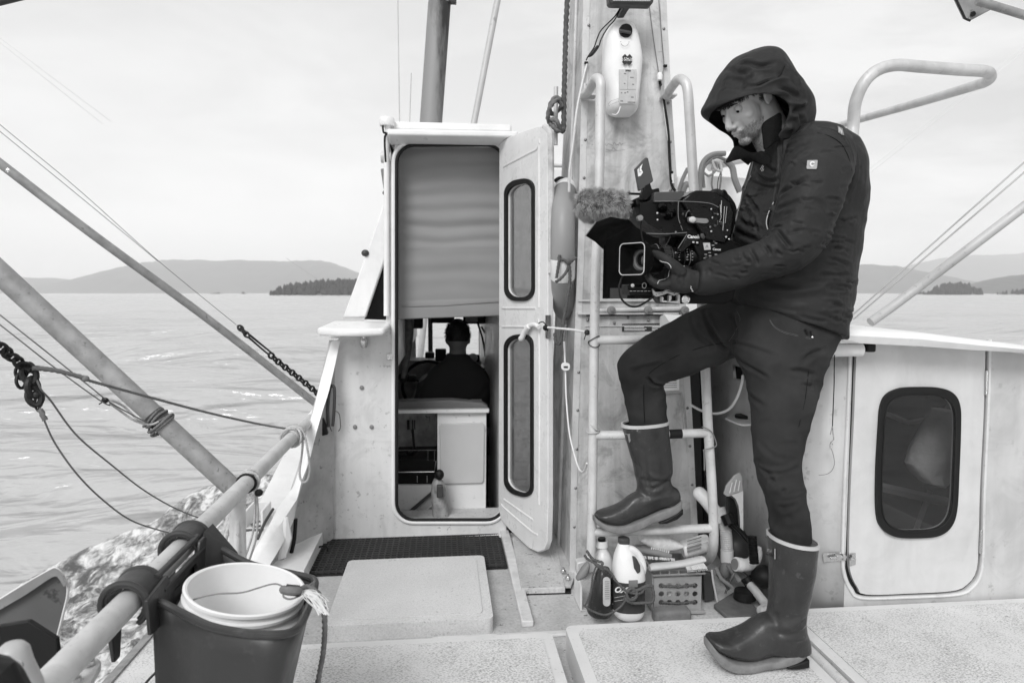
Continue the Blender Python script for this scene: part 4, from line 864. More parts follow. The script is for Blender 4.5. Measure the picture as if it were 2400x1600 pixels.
mb=MB(); mb.prism(mf(702,706,0,14,.012,1),(0,.012,0)); mb.prism(mf(733,737,0,14,.02,1),(0,.02,0)); mb.prism(mf(762,765,18,20,.006,1),(0,.006,0)); mb.build('seam_strip',M_ALU,mt,smooth=False)
mb=MB(); mb.tube([PY(1400,728,MY-.012),PY(1610,722,MY-.012)],.010,seg=12); mb.build('sill_bar',M_ALU,mt)
mb=MB(); mb.prism([PY(1376,738,MY-.02),PY(1600,736,MY-.02),PY(1600,739,MY-.02),PY(1376,741,MY-.02)],(0,.02,0)); mb.build('black_gasket',M_RUB,mt,smooth=False)
for x in (1432,1518,1604):
    mb=MB(); mb.lathe([(0,0),(.018,0),(.018,.012),(.012,.016),(.006,.016),(.005,.024),(0,.025)],PY(x,727,MY-.02),(0,-1,0),18); mb.build('clamp_knob',M_MID,mt)
riv0=None
for x,y in ((1380,60),(1372,328),(1369,417),(1356,872),(1354,961),(1352,1052),(1349,1143),(1346,1234),(1377,200),(1556,68),(1566,242),(1571,333),(1572,446),(1611,956),(1617,1045),(1622,1135),(1600,870),(1377,750),(1472,744),(1440,757),(1520,750),(1474,450)):
    p=PY(x,y,MY-.004)
    if riv0 is None:
        mb=MB(); mb.lathe([(0,-.002),(.0065,-.002),(.0062,.002),(.004,.0042),(0,.005)],p,(0,-1,0),12); riv0=mb.build('rivet',M_IRON if False else mat('rivet_steel',.22,.35,metal=.8),mt,loc=p-mt.location)
    else: copy(riv0,mt,p-mt.location)
# warning labels
mb=MB(); mb.prism([PY(1458,759,MY-.003),PY(1570,757,MY-.003),PY(1570,775,MY-.003),PY(1458,777,MY-.003)],(0,.003,0)); lb=mb.build('warning_label',M_INK,mt,smooth=False)
rnd=random.Random(8); 
for x0,x1 in ((1463,1516),(1528,1566)):
    for k in range(4):
        mb=MB(); y=762+k*3.6; q=x1-rnd.uniform(0,7); mb.prism([PY(x0,y,MY-.0045),PY(q,y,MY-.0045),PY(q,y+1.7,MY-.0045),PY(x0,y+1.7,MY-.0045)],(0,.001,0)); mb.build('print_line',M_PRINTW,lb,smooth=False)
mb=MB(); mb.prism([PY(1462,779,MY-.003),PY(1484,779,MY-.003),PY(1488,784,MY-.003),PY(1480,788,MY-.003),PY(1462,785,MY-.003)],(0,.003,0)); mb.build('torn_sticker',M_LABEL,mt,smooth=False)
mb=MB(); mb.prism([PY(1497,778,MY-.003),PY(1526,777,MY-.003),PY(1526,785,MY-.003),PY(1497,786,MY-.003)],(0,.003,0)); mb.build('torn_sticker',M_LABEL,mt,smooth=False)
mb=MB(); mb.prism([PY(1545,876,MY-.003),PY(1592,872,MY-.003),PY(1592,914,MY-.003),PY(1545,916,MY-.003)],(0,.003,0)); nt_=mb.build('paper_notice',M_WHITEP,mt,smooth=False)
for k in range(6): mb=MB(); y=882+k*5; mb.prism([PY(1556,y,MY-.0045),PY(1586,y-.8,MY-.0045),PY(1586,y+.7,MY-.0045),PY(1556,y+1.5,MY-.0045)],(0,.001,0)); mb.build('print_line',M_INKG,nt_,smooth=False)
mb=MB(); mb.tube(spline([PY(x,y,MY-.004) for x,y in ((1560,921),(1590,920),(1598,928),(1600,960),(1606,1010),(1612,1060))],5),.004,seg=6); mb.build('embossed_outline',M_ALUS,mt)
# pencilled note on the mast
mb=MB(); 
def scrib(x,y,s,n,seed):
    r=random.Random(seed); return [PY(x+i*s,y+r.uniform(-4,4)-(.02*i*s),MY-.001) for i in range(n)]
mb.tube(spline(scrib(1418,339,2.6,17,1),4),.0006,seg=4); mb.build('pencil_note',M_INKG,mt)
mb=MB(); mb.tube(spline(scrib(1420,349,2.8,10,5),4),.0006,seg=4); mb.build('pencil_note',M_INKG,mt)
mb=MB(); mb.tube([PY(1419,355,MY-.001),PY(1440,354,MY-.001),PY(1465,351,MY-.001)],.0005,seg=4); mb.build('pencil_note',M_INKG,mt)
# base plate
mb=MB(); mb.prism([PY(x,y,Y) for x,y,Y in ((1296,1222,3.6),(1310,1222,3.6),(1352,1345,2.9),(1338,1378,2.75),(1322,1378,2.75),(1284,1290,3.15))],(0,0,.012)); mb.build('base_plate',M_ALU,mt,smooth=False,bevel=.002)
mb=MB(); mb.prism([PZ(1215,1392,DZ+.006),PZ(1338,1388,DZ+.006),PZ(1338,1378,DZ+.006),PZ(1215,1381,DZ+.006)],(0,0,-.005)); mb.build('base_shadow',M_RUB,mt,smooth=False)  # thin black strip laid down as the shadow under the plate
for x,y,Y in ((1320,1336,2.86),(1331,1352,2.8)): mb=MB(); mb.lathe([(0,0),(.012,0),(.012,.009),(.006,.011),(.006,.02),(0,.02)],PY(x,y+4,Y),(0,0,1),6); mb.build('base_bolt',M_STEEL,mt)
mb=MB(); mb.prism([PY(1352,1318,2.82),PY(1376,1313,2.82),PY(1376,1345,2.82),PY(1352,1348,2.82)],(0,.05,0)); mb.build('foot_block',M_ALU,mt,bevel=.006)
# floodlight
fl=thing('flood_light',PY(1478,20,2.8),'wide floodlight with ribbed glass at the top of the mast tower','floodlight')
mb=MB(); mb.prism([PY(x,y,2.72) for x,y in ((1424,-50),(1536,-50),(1532,4),(1527,11),(1433,9),(1428,3))],(0,.05,0)); mb.build('lamp_housing',M_DARK,fl,bevel=.006)
mb=MB(); mb.prism([PY(x,y,2.715) for x,y in ((1433,-45),(1528,-45),(1524,3),(1437,2))],(0,.006,0)); mb.build('lamp_glass',mat('ribbed_glass',.55,.2,var=.1,vs=60),fl,smooth=False)
for k in range(16): mb=MB(); x=1437+k*5.6; mb.box(PY(x,-14,2.712),(.0015,.002,.05)); mb.build('glass_rib',M_MID,fl,smooth=False)
mb=MB(); mb.prism([PY(x,y,2.78) for x,y in ((1458,8),(1480,8),(1476,20),(1461,21))],(0,.1,0)); mb.build('lamp_bracket',M_DARK,fl,bevel=.003)
for q,n in ((((1456,15),(1440,40),(1410,70),(1400,90),(1392,112),(1378,133),(1374,142)),1),(((1457,14),(1442,45),(1425,65),(1410,90),(1402,112),(1388,130),(1377,134)),2)):
    mb=MB(); mb.tube(spline([PY(x,y,2.80) for x,y in q],6),.0028,seg=6); mb.build('lamp_cable',M_RUB,fl)
mb=MB(); mb.tube(spline([PY(x,y,2.80) for x,y in ((1401,108),(1390,122),(1380,132))],3),.0055,seg=6); mb.build('cable_joint',M_RUB,fl)
# conduit cables down mast
for q,r,m,l in (([(1376,150),(1366,190),(1352,260),(1344,330),(1335,400),(1334,450)],.006,M_ALU,'pale cable running down the port edge of the mast tower'),
              ([(1546,190),(1556,240),(1566,310),(1570,380),(1574,430),(1583,448)],.006,M_RUB,'black cable down the starboard edge of the mast tower'),
              ([(1520,0),(1530,80),(1542,160),(1545,185)],.0022,M_MID,'thin cord down the front of the mast tower beside the beacon'),
              ([(1544,0),(1552,100),(1556,152),(1549,190)],.002,M_MID,'thin cord nearest the starboard flange of the mast tower'),
              ([(1550,205),(1558,275),(1566,330)],.003,M_ALU,'short pale cord beside the black mast cable')):
    mb=MB(); mb.tube(spline([PY(x,y,MY-.015) for x,y in q],6),r,seg=7); tag(mb.build('cable',m),l,'cable')
t=thing('cable_clips',PY(1548,190,MY),'small clips and lamp fitting at the top of the black mast cable','fitting')
mb=MB(); mb.lathe([(0,0),(.010,0),(.012,.02),(.008,.03),(0,.032)],PY(1546,188,MY-.03),(0,0,1)); mb.build('lamp_socket',M_WHITEP,t)
mb=MB(); mb.box(PY(1545,174,MY-.03),(.007,.007,.012)); mb.build('socket_tip',M_RUB,t)
for x,y in ((1573,404),(1575,425),(1559,155),(1374,148)): mb=MB(); mb.box(PY(x,y,MY-.015),(.016,.012,.010)); mb.build('clip',M_RUB,t,bevel=.002)
mb=MB(); mb.tube([PY(1575,408,MY-.015),PY(1577,430,MY-.015)],.007); mb.build('white_sleeve',M_WHITEP,t)
# beacon
ep=thing('emergency_beacon',PY(1456,270,2.8),'white emergency beacon case with a dark round knob mounted on the mast','beacon')
eo=[(1455,51,1455,51,.01),(1432,58,1478,60,.05),(1420,72,1487,74,.075),(1413,96,1493,96,.09),(1411,140,1500,138,.10),(1410,171,1500,160,.10),(1414,200,1496,200,.10),(1420,230,1492,230,.105),(1420,255,1491,252,.10),(1426,268,1486,266,.08),(1440,275,1475,275,.04)]
mb=MB(); secs=[]
for a,b,c_,d,h in spl(eo,4):
    A_=PY(a,b,MY-.03);B_=PY(c_,d,MY-.03); cc=(A_+B_)/2; u=(B_-A_)/2
    sec_=[]
    for k in range(40):
        an=2*math.pi*k/40; ca,sa=math.cos(an),math.sin(an); p=2/3.2; sec_.append(cc+u*(abs(ca)**p*(1 if ca>0 else -1))+V((0,-max(h,.01)*.85*(abs(sa)**p) if sa>0 else h*.2*abs(sa)**p,0)))
    secs.append(sec_)
mb.loft(secs); mb.build('beacon_case',M_WHITEP,ep)
ef=MY-.03-.088; r_=V((1,0,0)); u_=V((0,0,1))
mb=MB(); mb.lathe([(0,-.02),(.027,-.02),(.0275,.012),(.025,.02),(0,.021)],PY(1465,75,ef+.02),(0,-1,0),28); kn=mb.build('knob',M_BLACK,ep)
mb=MB(); mb.box(PY(1465,75,ef-.005),(.050,.012,.013),Matrix.Rotation(R(8),3,'Y')); mb.build('knob_grip',M_DARK,kn,bevel=.004)
mb=MB(); c=PY(1464,100,ef); mb.tube([c+V((.016*math.cos(R(a)),-.003,.016*math.sin(R(a)))) for a in range(195,350,10)],.0008,seg=5); mb.build('arc_mark',M_INKG,ep)
for dx in (-.017,.017): mb=MB(); mb.box(c+V((dx,-.003,.001)),(.003,.001,.002)); mb.build('mark',M_INK,ep)
c=PY(1470,140,ef-.006)
for a in (45,-45): mb=MB(); mb.box(c+V((0,.0006 if a>0 else 0,0)),(.044,.002,.017),Matrix.Rotation(R(a),3,'Y')); mb.build('cross_emblem',M_INK,ep,smooth=False)
mb=MB(); mb.box(c+V((0,-.002,0)),(.025,.001,.0135)); mb.build('emblem_panel',M_WHITEP,ep,smooth=False)
text('ACR',.012,c+V((0,-.0032,.002)),r_,u_,.0003,M_INK,'emblem_lettering',ep,bold=.0003)
mb=MB(); mb.box(c+V((0,-.003,-.0048)),(.022,.0006,.002)); mb.build('emblem_line',M_INKG,ep,smooth=False)
mb=MB(); mb.prism([PY(x,y,ef-.003) for x,y in ((1451,163),(1492,163),(1489,243),(1451,243))],(0,.004,0)); lb=mb.build('instruction_label',M_LABEL,ep,smooth=False)
text('EPIRB',.009,PY(1472,166,ef-.0045),r_,u_,.0003,M_INK,'label_heading',lb,bold=.0002)
rnd=random.Random(11)
for (a,b),(c_,d) in (((1472,170),(1471,210)),((1452,210),(1490,210)),((1486,166),(1486,176))): mb=MB(); mb.tube([PY(a,b,ef-.0035),PY(c_,d,ef-.0035)],.0005,seg=4); mb.build('label_line',M_INKG,lb)
for x,y,w in ((1465,173,6),(1481,182,9),(1484,198,5),(1464,196,4),(1465,218,4),(1471,216,4),(1457,237,7),(1480,240,20),(1482,228,7),(1457,218,3)):
    mb=MB(); mb.box(PY(x,y,ef-.0035),(w*.0016,.0008,.004)); mb.build('pictogram',M_INKG,lb,smooth=False)
mb=MB(); mb.tube([PY(x,y,ef-.001) for x,y in ((1426,243),(1432,237),(1453,230),(1453,238),(1436,243),(1427,249),(1426,243))],.0007,seg=4); mb.build('embossed_mark',M_INKG,ep)
mb=MB(); mb.tube(spline([PY(x,y,ef+.004) for x,y in ((1454,250),(1450,262),(1444,269),(1434,268))],4),.0022,seg=6); mb.build('lid_seam',M_WHITEP,ep)
# ================================================================ LADDER
LY=2.52
ld=thing('ladder',PY(1530,1300,LY),'welded aluminium tube ladder with hooped rails in front of the mast tower','ladder')
rr=.0182
def railp(l): return [PY(x,y,Y) for x,y,Y in l]
mb=MB(); mb.tube(spline(railp([(1370,222,2.86),(1379,214,2.78),(1392,190,2.62),(1400,184,2.55),(1408,196,2.52),(1407,240,2.52),(1404,440,2.52),(1398,579,2.52),(1394,732,2.52),(1390,980,2.52),(1388,1180,2.52),(1385,1305,2.52)]),6),rr,seg=24); mb.build('rail',M_ALU,ld)
mb=MB(); mb.tube(spline(railp([(1562,224,2.86),(1572,208,2.76),(1588,188,2.62),(1600,188,2.55),(1611,208,2.52),(1617,287,2.52),(1626,440,2.52),(1641,650,2.52),(1653,865,2.52),(1660,1008,2.52),(1669,1150,2.52),(1673,1250,2.52),(1670,1292,2.56),(1658,1312,2.66),(1640,1318,2.84)]),6),rr,seg=24); mb.build('rail',M_ALU,ld)
for l in ([(1398,797),(1520,795),(1648,790)],[(1394,1020),(1530,1018),(1658,1014)],[(1390,1246),(1530,1243),(1668,1237)]):
    mb=MB(); mb.tube([PY(x,y,LY) for x,y in l],.0172,seg=24); mb.build('rung',M_ALU,ld)
    for x,y in (l[0],l[-1]):
        pass
mb=MB(); mb.tube([PY(1567,1017,LY),PY(1597,1016,LY)],.0178,seg=24); mb.build('grip_tape',M_RUB,ld)
for x,y in ((1376,222),(1562,222)):
    mb=MB(); mb.box(PY(x+4,y+4,2.86),(.06,.06,.008)); mb.box(PY(x-8,y-8,2.86),(.008,.06,.05)); mb.build('mounting_bracket',M_ALU,ld,bevel=.002)
mb=MB(); mb.tube([PY(1388,1260,2.54),PY(1390,1262,2.88)],.016,seg=16); mb.build('stand_off',M_ALU,ld)
lashing(PY(1392,1005,LY),(.3,0,1),.02,.003,2,.03,M_ROPEL,'cord_tie',ld,3)
lashing(PY(1392,800,LY),(0,0,1),.02,.0016,2,.035,M_RUB,'wire_tie',ld,5)
mb=MB(); mb.tube(spline([PY(x,y,LY-.025) for x,y in ((1645,1000),(1652,1002),(1668,1012),(1678,1035),(1678,1045),(1665,1050),(1649,1054),(1650,1060),(1651,1102))],5),.0022,seg=6); mb.build('loose_wire',M_MID,ld)
# ---- door tie rope & safety line
t=thing('door_tie_line',PY(1310,775,2.75),'white braided cord tying the open door handle to the ladder','cord')
mb=MB(); mb.rope([PY(1284,767,2.9),PY(1340,772,2.7),PY(1375,778,2.54)],.0045,lobes=4); mb.build('cord_span',M_WHITEP,t)
mb=MB(); mb.ball(PY(1279,768,2.93),(.013,.012,.013)); mb.tube(spline([PY(1262,758,2.95),PY(1272,754,2.93),PY(1282,765,2.92),PY(1284,776,2.92)],4),.0025); mb.build('black_knot',M_RUB,t)
mb=MB(); mb.ball(PY(1376,779,2.53),(.011,.011,.011)); mb.tube([PY(1374,780,2.52),PY(1369,796,2.52)],.002); mb.build('knot',M_IRON,t)
t=thing('tagged_line',PY(1328,860,2.85),'pale cord with a white float tag hanging beside the mast to the ladder','cord')
mb=MB(); mb.rope(spline([PY(x,y,Y) for x,y,Y in ((1322,800,2.9),(1325,860,2.88),(1327,930,2.86),(1334,1010,2.82),(1345,1060,2.78),(1356,1095,2.7),(1364,1105,2.65),(1371,1100,2.6),(1375,1085,2.55))],6),.0034,lobes=4); mb.build('hanging_cord',M_WHITEP,t)
mb=MB(); mb.prism([PY(1326+a,859+b,2.86) for a,b in rrect(20,18,7,4)],(0,.012,0)); tg=mb.build('float_tag',M_WHITEP,t,bevel=.003)
mb=MB(); mb.box(PY(1326,859.5,2.857),(.018,.003,.006)); mb.build('tag_mark',M_INK,tg,smooth=False)
for q in ([(1322,800),(1324,770),(1328,760)],): mb=MB(); mb.rope([PY(x,y,2.95) for x,y in q],.005); mb.build('cord_top',M_ROPEM,t)
# ---- lifebuoy between door and mast
t=thing('lifebuoy',PY(1322,580,3.15),'lifebuoy seen edge on behind the open door, with pale bands and black grab rope','lifebuoy')
c=PY(1326,586,3.16); q_=ray(1326,586); ax_=V((q_.y,-q_.x-.05,0)).normalized(); u=V((0,0,1)); w=ax_.cross(u)
Rm=.275; mb=MB()
ring=lambda a,off=0,rad=0:c+ (u*math.cos(a)+w*math.sin(a))*(Rm+rad)
for nm,lo,hi,m in (('ring',0,360,mat('lifebuoy_orange_grey',.27,.5,var=.06,vs=5)),):
    secs=[]
    P_=[ring(R(a)) for a in range(0,360,5)]
    mb.tube(P_,.052,seg=20,closed=True); mb.build('foam_ring',m,t)
for a0 in (20,110,200,290):
    mb=MB(); P_=[ring(R(a)) for a in range(a0-9+180,a0+10+180,3)]; mb.tube(P_,.0535,seg=20,caps=False); mb.build('band',M_WHITE2,t)
mb=MB(); mb.rope(spline([PY(x,y,2.84) for x,y in ((1304,652),(1312,600),(1310,606),(1322,610),(1334,616),(1344,608),(1351,604))],5),.006); mb.rope(spline([PY(x,y,2.83) for x,y in ((1334,618),(1328,636),(1315,652),(1302,661))],5),.006); mb.rope(spline([PY(x,y,2.83) for x,y in ((1333,618),(1336,650),(1330,700),(1322,745),(1316,790),(1310,806),(1302,800),(1300,780))],5),.0065); mb.build('grab_rope',M_ROPED,t)
mb=MB(); mb.ball(PY(1333,614,2.83),(.013,.013,.013)); mb.build('rope_knot',M_ROPED,t)
mb=MB(); mb.tube(spline([PY(x,y,3.08) for x,y in ((1300,425),(1310,418),(1320,420),(1328,432))],4),.008); mb.build('black_strap',M_RUB,t)
# ---- belaying pin with rope
t=thing('belaying_pin',PY(1304,270,3.1),'upright pin with a thick coiled rope hitched to it left of the mast','belaying pin')
mb=MB(); mb.tube([PY(1303,204,3.1),PY(1302,340,3.1)],.010,seg=14); mb.build('pin',M_ALU,t)
t2=thing('halyard_rope',PY(1320,200,3.08),'dark thick twisted rope running straight up beside the mast to the pin','rope')
mb=MB(); mb.rope(spline([PY(x,y,3.06) for x,y in ((1338,-480),(1330,-30),(1327,50),(1324,150),(1322,230),(1321,300),(1318,308),(1312,300))],10),.011); mb.build('rope_fall',M_ROPED,t2)
mb=MB(); mb.rope(spline([PY(x,y,Y) for x,y,Y in ((1317,250,3.05),(1305,228,3.03),(1292,240,3.04),(1288,258,3.06),(1297,268,3.13),(1312,255,3.14),(1318,240,3.08),(1308,232,3.03),(1290,250,3.03),(1284,275,3.05),(1290,288,3.08),(1303,300,3.1),(1312,306,3.06),(1306,285,3.03),(1292,280,3.05),(1286,285,3.08),(1296,296,3.05),(1308,308,3.05),(1318,300,3.06))],8),.0095); mb.build('rope_hitch',M_ROPEM,t2)
# distant white rails between door and mast
t=thing('far_rail',PY(1316,400,4.2),'pale far rail glimpsed between the open door and the mast','rail')
mb=MB(); mb.tube([PY(1290,388,4.2),PY(1345,389,4.2)],.012); mb.tube([PY(1290,402,4.2),PY(1345,404,4.2)],.012) if False else None; mb.build('rail_bar',M_ALU,t)
mb=MB(); mb.prism([PY(1290,396,4.4),PY(1345,398,4.4),PY(1345,430,4.4),PY(1290,430,4.4)],(0,.05,0)); mb.build('white_board',M_WHITE2,t)
# ================================================================ STARBOARD CABIN
CY=2.32
sc=thing('starboard_cabin',PY(2100,1430,CY),'low white cabin with a small dark framed window in its door on the right','cabin')
xc=PY(1905,1430,CY).x; pl=[]
plan=[(2.6,CY),(1.9,CY),(xc+.12,CY),(xc+.06,CY+.008),(xc+.015,CY+.035),(xc-.02,CY+.08),(xc-.042,CY+.15),(xc-.052,CY+.28),(xc-.055,CY+.6),(xc-.055,CY+1.6)]
def roofz(x): return 1.0-.0-.055*max(0,(x-1.2))
mb=MB(); xs=[PY(1975,1100,CY).x,PY(2316,1100,CY).x]
# wall as a bent sheet, with the doorway cut from its flat part
flat_l=xc+.12
mb.loft([[V((x,y,-.10)),V((x,y,.98)),V((x+.0,y+.03,.98)),V((x,y+.03,-.10))] for x,y in spl([plan[k] for k in range(2,10)],5)],cap=False) if False else None
P_=spl(plan[2:],6); secs=[]
for i in range(len(P_)):
    p=P_[i]; secs.append([V((p[0],p[1],-.10)),V((p[0],p[1],.97))])
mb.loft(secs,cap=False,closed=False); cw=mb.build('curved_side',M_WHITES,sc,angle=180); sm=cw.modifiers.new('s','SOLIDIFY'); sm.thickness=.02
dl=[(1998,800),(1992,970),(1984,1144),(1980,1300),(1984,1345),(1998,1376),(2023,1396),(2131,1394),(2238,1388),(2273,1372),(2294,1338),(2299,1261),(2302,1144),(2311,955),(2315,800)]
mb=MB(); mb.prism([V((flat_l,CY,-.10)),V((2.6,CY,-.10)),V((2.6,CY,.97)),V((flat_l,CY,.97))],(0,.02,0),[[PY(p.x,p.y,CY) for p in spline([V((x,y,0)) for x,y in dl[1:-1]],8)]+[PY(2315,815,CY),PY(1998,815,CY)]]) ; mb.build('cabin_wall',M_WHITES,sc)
def inset(l,d):
    cx=sum(p[0] for p in l)/len(l); cy=sum(p[1] for p in l)/len(l); o=[]
    for x,y in l: dx,dy=x-cx,y-cy; o.append((x-d[0]*(1 if dx>0 else -1)*min(1,abs(dx)/80),y-d[1]*(1 if dy>0 else -1)*min(1,abs(dy)/200)))
    return o
mb=MB(); lp=[PY(x,y,CY-.002) for x,y in inset(dl,(-5,-5))]; mb.tube(resample(spline(lp,4),.02),.006,seg=8); mb.build('doorway_lip',M_WHITE,sc)
dl=[(p.x,p.y) for p in resample(spline([V((x,y,0)) for x,y in dl],8),14)]
mb=MB(); mb.prism([PY(x,y,CY+.010) for x,y in inset(dl,(-2,-2))],(0,.008,0),[[PY(x,y,CY+.010) for x,y in inset(dl,(22,14))]]); mb.build('dark_gap_backing',M_RUB,sc,smooth=False)  # black backing put in so the gap round the door looks dark
dd=inset(dl,(5,4)); dd=[(x+(5 if x<2010 else 0),y) for x,y in dd]
wo=[(2061,1000),(2065,955),(2078,926),(2110,910),(2156,907),(2205,909),(2236,922),(2251,950),(2253,1000),(2249,1110),(2244,1195),(2230,1235),(2200,1256),(2150,1261),(2100,1258),(2070,1240),(2056,1205),(2055,1110)]
wi=[(x+(2150-x)*.125,y+(1084-y)*.10) for x,y in wo]
wsp=lambda l,Y:resample(spline([PY(x,y,Y) for x,y in l],6,closed=True),.01)
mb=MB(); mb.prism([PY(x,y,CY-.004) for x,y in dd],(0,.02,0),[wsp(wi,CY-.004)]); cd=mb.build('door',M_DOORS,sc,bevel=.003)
A_=wsp(wo,CY-.016); B_=wsp(wi,CY-.016)
mb=MB(); mb.prism(A_,(0,.013,0),[B_]); mb.build('window_frame',M_RUB,cd,bevel=.004,bseg=3)
mb=MB(); mb.tube([PY(x,y,CY-.017) for x,y in wi],.0035,seg=8,closed=True) if False else mb.tube(B_[:-1],.0035,seg=8,closed=True); mb.build('window_bead',M_RUB,cd)
mb=MB(); mb.prism(B_,(0,.004,0)); gl=bpy.data.materials.new('window_glass'); gl.use_nodes=True; t_=gl.node_tree; N=t_.nodes.new; L=t_.links.new
gs=N('ShaderNodeBsdfGlossy'); gs.inputs['Roughness'].default_value=.03; tr=N('ShaderNodeBsdfTransparent'); tr.inputs[0].default_value=(.75,.75,.75,1); ms=N('ShaderNodeMixShader'); ms.inputs[0].default_value=.06; L(tr.outputs[0],ms.inputs[1]); L(gs.outputs[0],ms.inputs[2]); L(ms.outputs[0],t_.nodes['Material Output'].inputs[0])
mb.build('window_pane',gl,cd,smooth=False)
for y0,y1 in ((868,925),(1241,1297)):
    mb=MB(); x=2313 if y0<1000 else 2300; mb.tube([PY(x,y0,CY-.010),PY(x-2,y1,CY-.010)],.005,seg=10); mb.prism([PY(x,y0+2,CY-.006),PY(x+9,y0+2,CY-.006),PY(x+7,y1-2,CY-.006),PY(x-2,y1-2,CY-.006)],(0,.004,0)); mb.build('hinge',M_STEEL,cd,bevel=.001)
lt=thing('door_latch',PY(1960,1305,CY),'stainless slide bolt latch left of the cabin door','latch')
mb=MB(); mb.prism([PY(x,y,CY-.004) for x,y in ((1929,1296),(1982,1293),(1984,1313),(1930,1317))],(0,.004,0)); mb.build('latch_plate',M_STEEL,lt,bevel=.001)
mb=MB(); mb.tube([PY(1946,1307,CY-.014),PY(1984,1304,CY-.014)],.005); mb.box(PY(1965,1304,CY-.012),(.02,.014,.018)); mb.box(PY(1977,1304,CY-.012),(.01,.014,.022)); mb.build('slide_bolt',M_STEEL,lt,bevel=.002)
mb=MB(); mb.prism([PY(x,y,CY-.010) for x,y in ((1990,1297),(2006,1295),(2006,1322),(1991,1326))],(0,.004,0)); mb.build('keeper_plate',M_STEEL,lt,bevel=.001)
mb=MB(); mb.tube([PY(1992,1308,CY-.02),PY(2004,1311,CY-.02)],.006); mb.box(PY(1999,1302,CY-.016),(.012,.01,.01)); mb.build('keeper',M_STEEL,lt)
# roof with thick rounded lip
mb=MB(); secs=[]
for x,yt,yf,yb in ((1700,740,762,826),(1800,740,762,822),(1900,742,766,806),(1975,748,772,803),(2156,759,782,812),(2284,776,798,821),(2400,789,812,827),(2560,815,838,850)):
    f_=PY(x,yf,2.20); b_=PY(x,yb,2.20); X_=f_.x; top=PY(x,yt,2.62); top.x=X_; fr=2.2+max(0,1905-x)/255*.55
    
    if x<1905: f_.z=.985; b_.z=.93
    secs.append([V((X_,fr+.01,b_.z)),V((X_,fr-.005,(f_.z*.6+b_.z*.4))),V((X_,fr+.005,f_.z-.004)),V((X_,fr+.03,f_.z+.006)),V((X_,max(2.65,fr+.2),top.z-.0)),V((X_,3.6,top.z-.14)),V((X_,3.6,b_.z-.12)),V((X_,fr+.16,b_.z))])
mb.loft(secs); mb.build('cabin_roof',M_WHITE2,sc,bevel=.008)
mb=MB(); mb.tube(spline([PY(x,y,2.27) for x,y in ((1930,821),(1960,820),(2018,819))],6),.024,seg=18); mb.build('eave_roll',M_WHITE2,sc)
mb=MB(); mb.box(PY(2034,814,2.27),(.032,.05,.03)); mb.build('eave_bracket',M_RUB,sc,bevel=.006)
mb=MB(); mb.prism([PY(1942,800,2.20),PY(1990,798,2.20),PY(2005,802,2.20),PY(1945,804,2.20)],(0,-.02,0)); mb.build('chrome_strip',M_STEEL,sc)
# cabin interior behind the window
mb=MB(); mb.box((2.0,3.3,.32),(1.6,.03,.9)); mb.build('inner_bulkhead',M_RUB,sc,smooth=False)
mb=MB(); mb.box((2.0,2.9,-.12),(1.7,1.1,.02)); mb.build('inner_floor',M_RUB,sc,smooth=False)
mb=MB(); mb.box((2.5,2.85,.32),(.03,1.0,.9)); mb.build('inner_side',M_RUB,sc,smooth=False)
t=thing('hung_bag',PY(2190,1060,2.6),'pale crumpled bag hanging inside the cabin window','bag')
mb=MB(); secs=[]
for y,x0,x1 in ((960,2195,2230),(1000,2165,2240),(1050,2135,2245),(1085,2125,2240),(1110,2140,2228),(1128,2160,2215),(1134,2178,2200)):
    a=PY(x0,y,2.55);b=PY(x1,y,2.55); c_=(a+b)/2; h=(b-a)/2; secs.append([c_+h*math.cos(q)*(1+.12*noise.noise((q*2,y*.03,1)))+V((0,.06*math.sin(q)*(1+.3*noise.noise((q*2,y*.05,3))),0)) for q in [2*math.pi*k/24 for k in range(24)]])
mb.loft(secs); mb.build('bag_cloth',mat('bag_cloth',.5,.8,var=.2,vs=10,bump=.4,bs=20),t)
t=thing('inner_strut',PY(2150,1200,2.9),'slanting dark frames inside the cabin window below the bag','frame')
for q,r in (([(2074,968),(2130,990),(2235,968)],.012),([(2240,930),(2130,1080)],.012),([(2060,1140),(2240,1180)],.022),([(2180,1150),(2140,1260)],.012)):
    mb=MB(); mb.tube([PY(x,y,2.75) for x,y in q],r,seg=6); mb.build('strut',M_MID,t)
# hook line
t=thing('hook_line',PY(1952,1000,2.2),'thin black cord with a small hook hanging in front of the cabin wall','cord')
mb=MB(); mb.tube([PY(1956,806,2.25),PY(1955,900,2.26),PY(1951,1000,2.27)],.0018,seg=6); mb.build('cord',M_RUB,t)
mb=MB(); mb.tube([PY(1951,998,2.27),PY(1946,1018,2.27)],.0018,seg=5); mb.tube([PY(1951,998,2.27),PY(1953,1018,2.27)],.0022,seg=5); mb.tube(spline([PY(x,y,2.27) for x,y in ((1953,1018),(1954,1030),(1948,1036),(1945,1046),(1949,1048),(1951,1038))],4),.002,seg=6); mb.build('hook',M_STEEL,t)
mb=MB(); mb.tube(spline([PY(x,y,2.29) for x,y in ((1948,1050),(1953,1065),(1956,1085),(1951,1100),(1943,1108),(1932,1112),(1919,1113))],5),.0012,seg=5); mb.build('nylon_line',M_MID,t)
mb=MB(); mb.tube([PY(1947,1042,2.265),PY(1948,1050,2.265)],.005,seg=8); mb.build('swivel',M_LABEL,t)
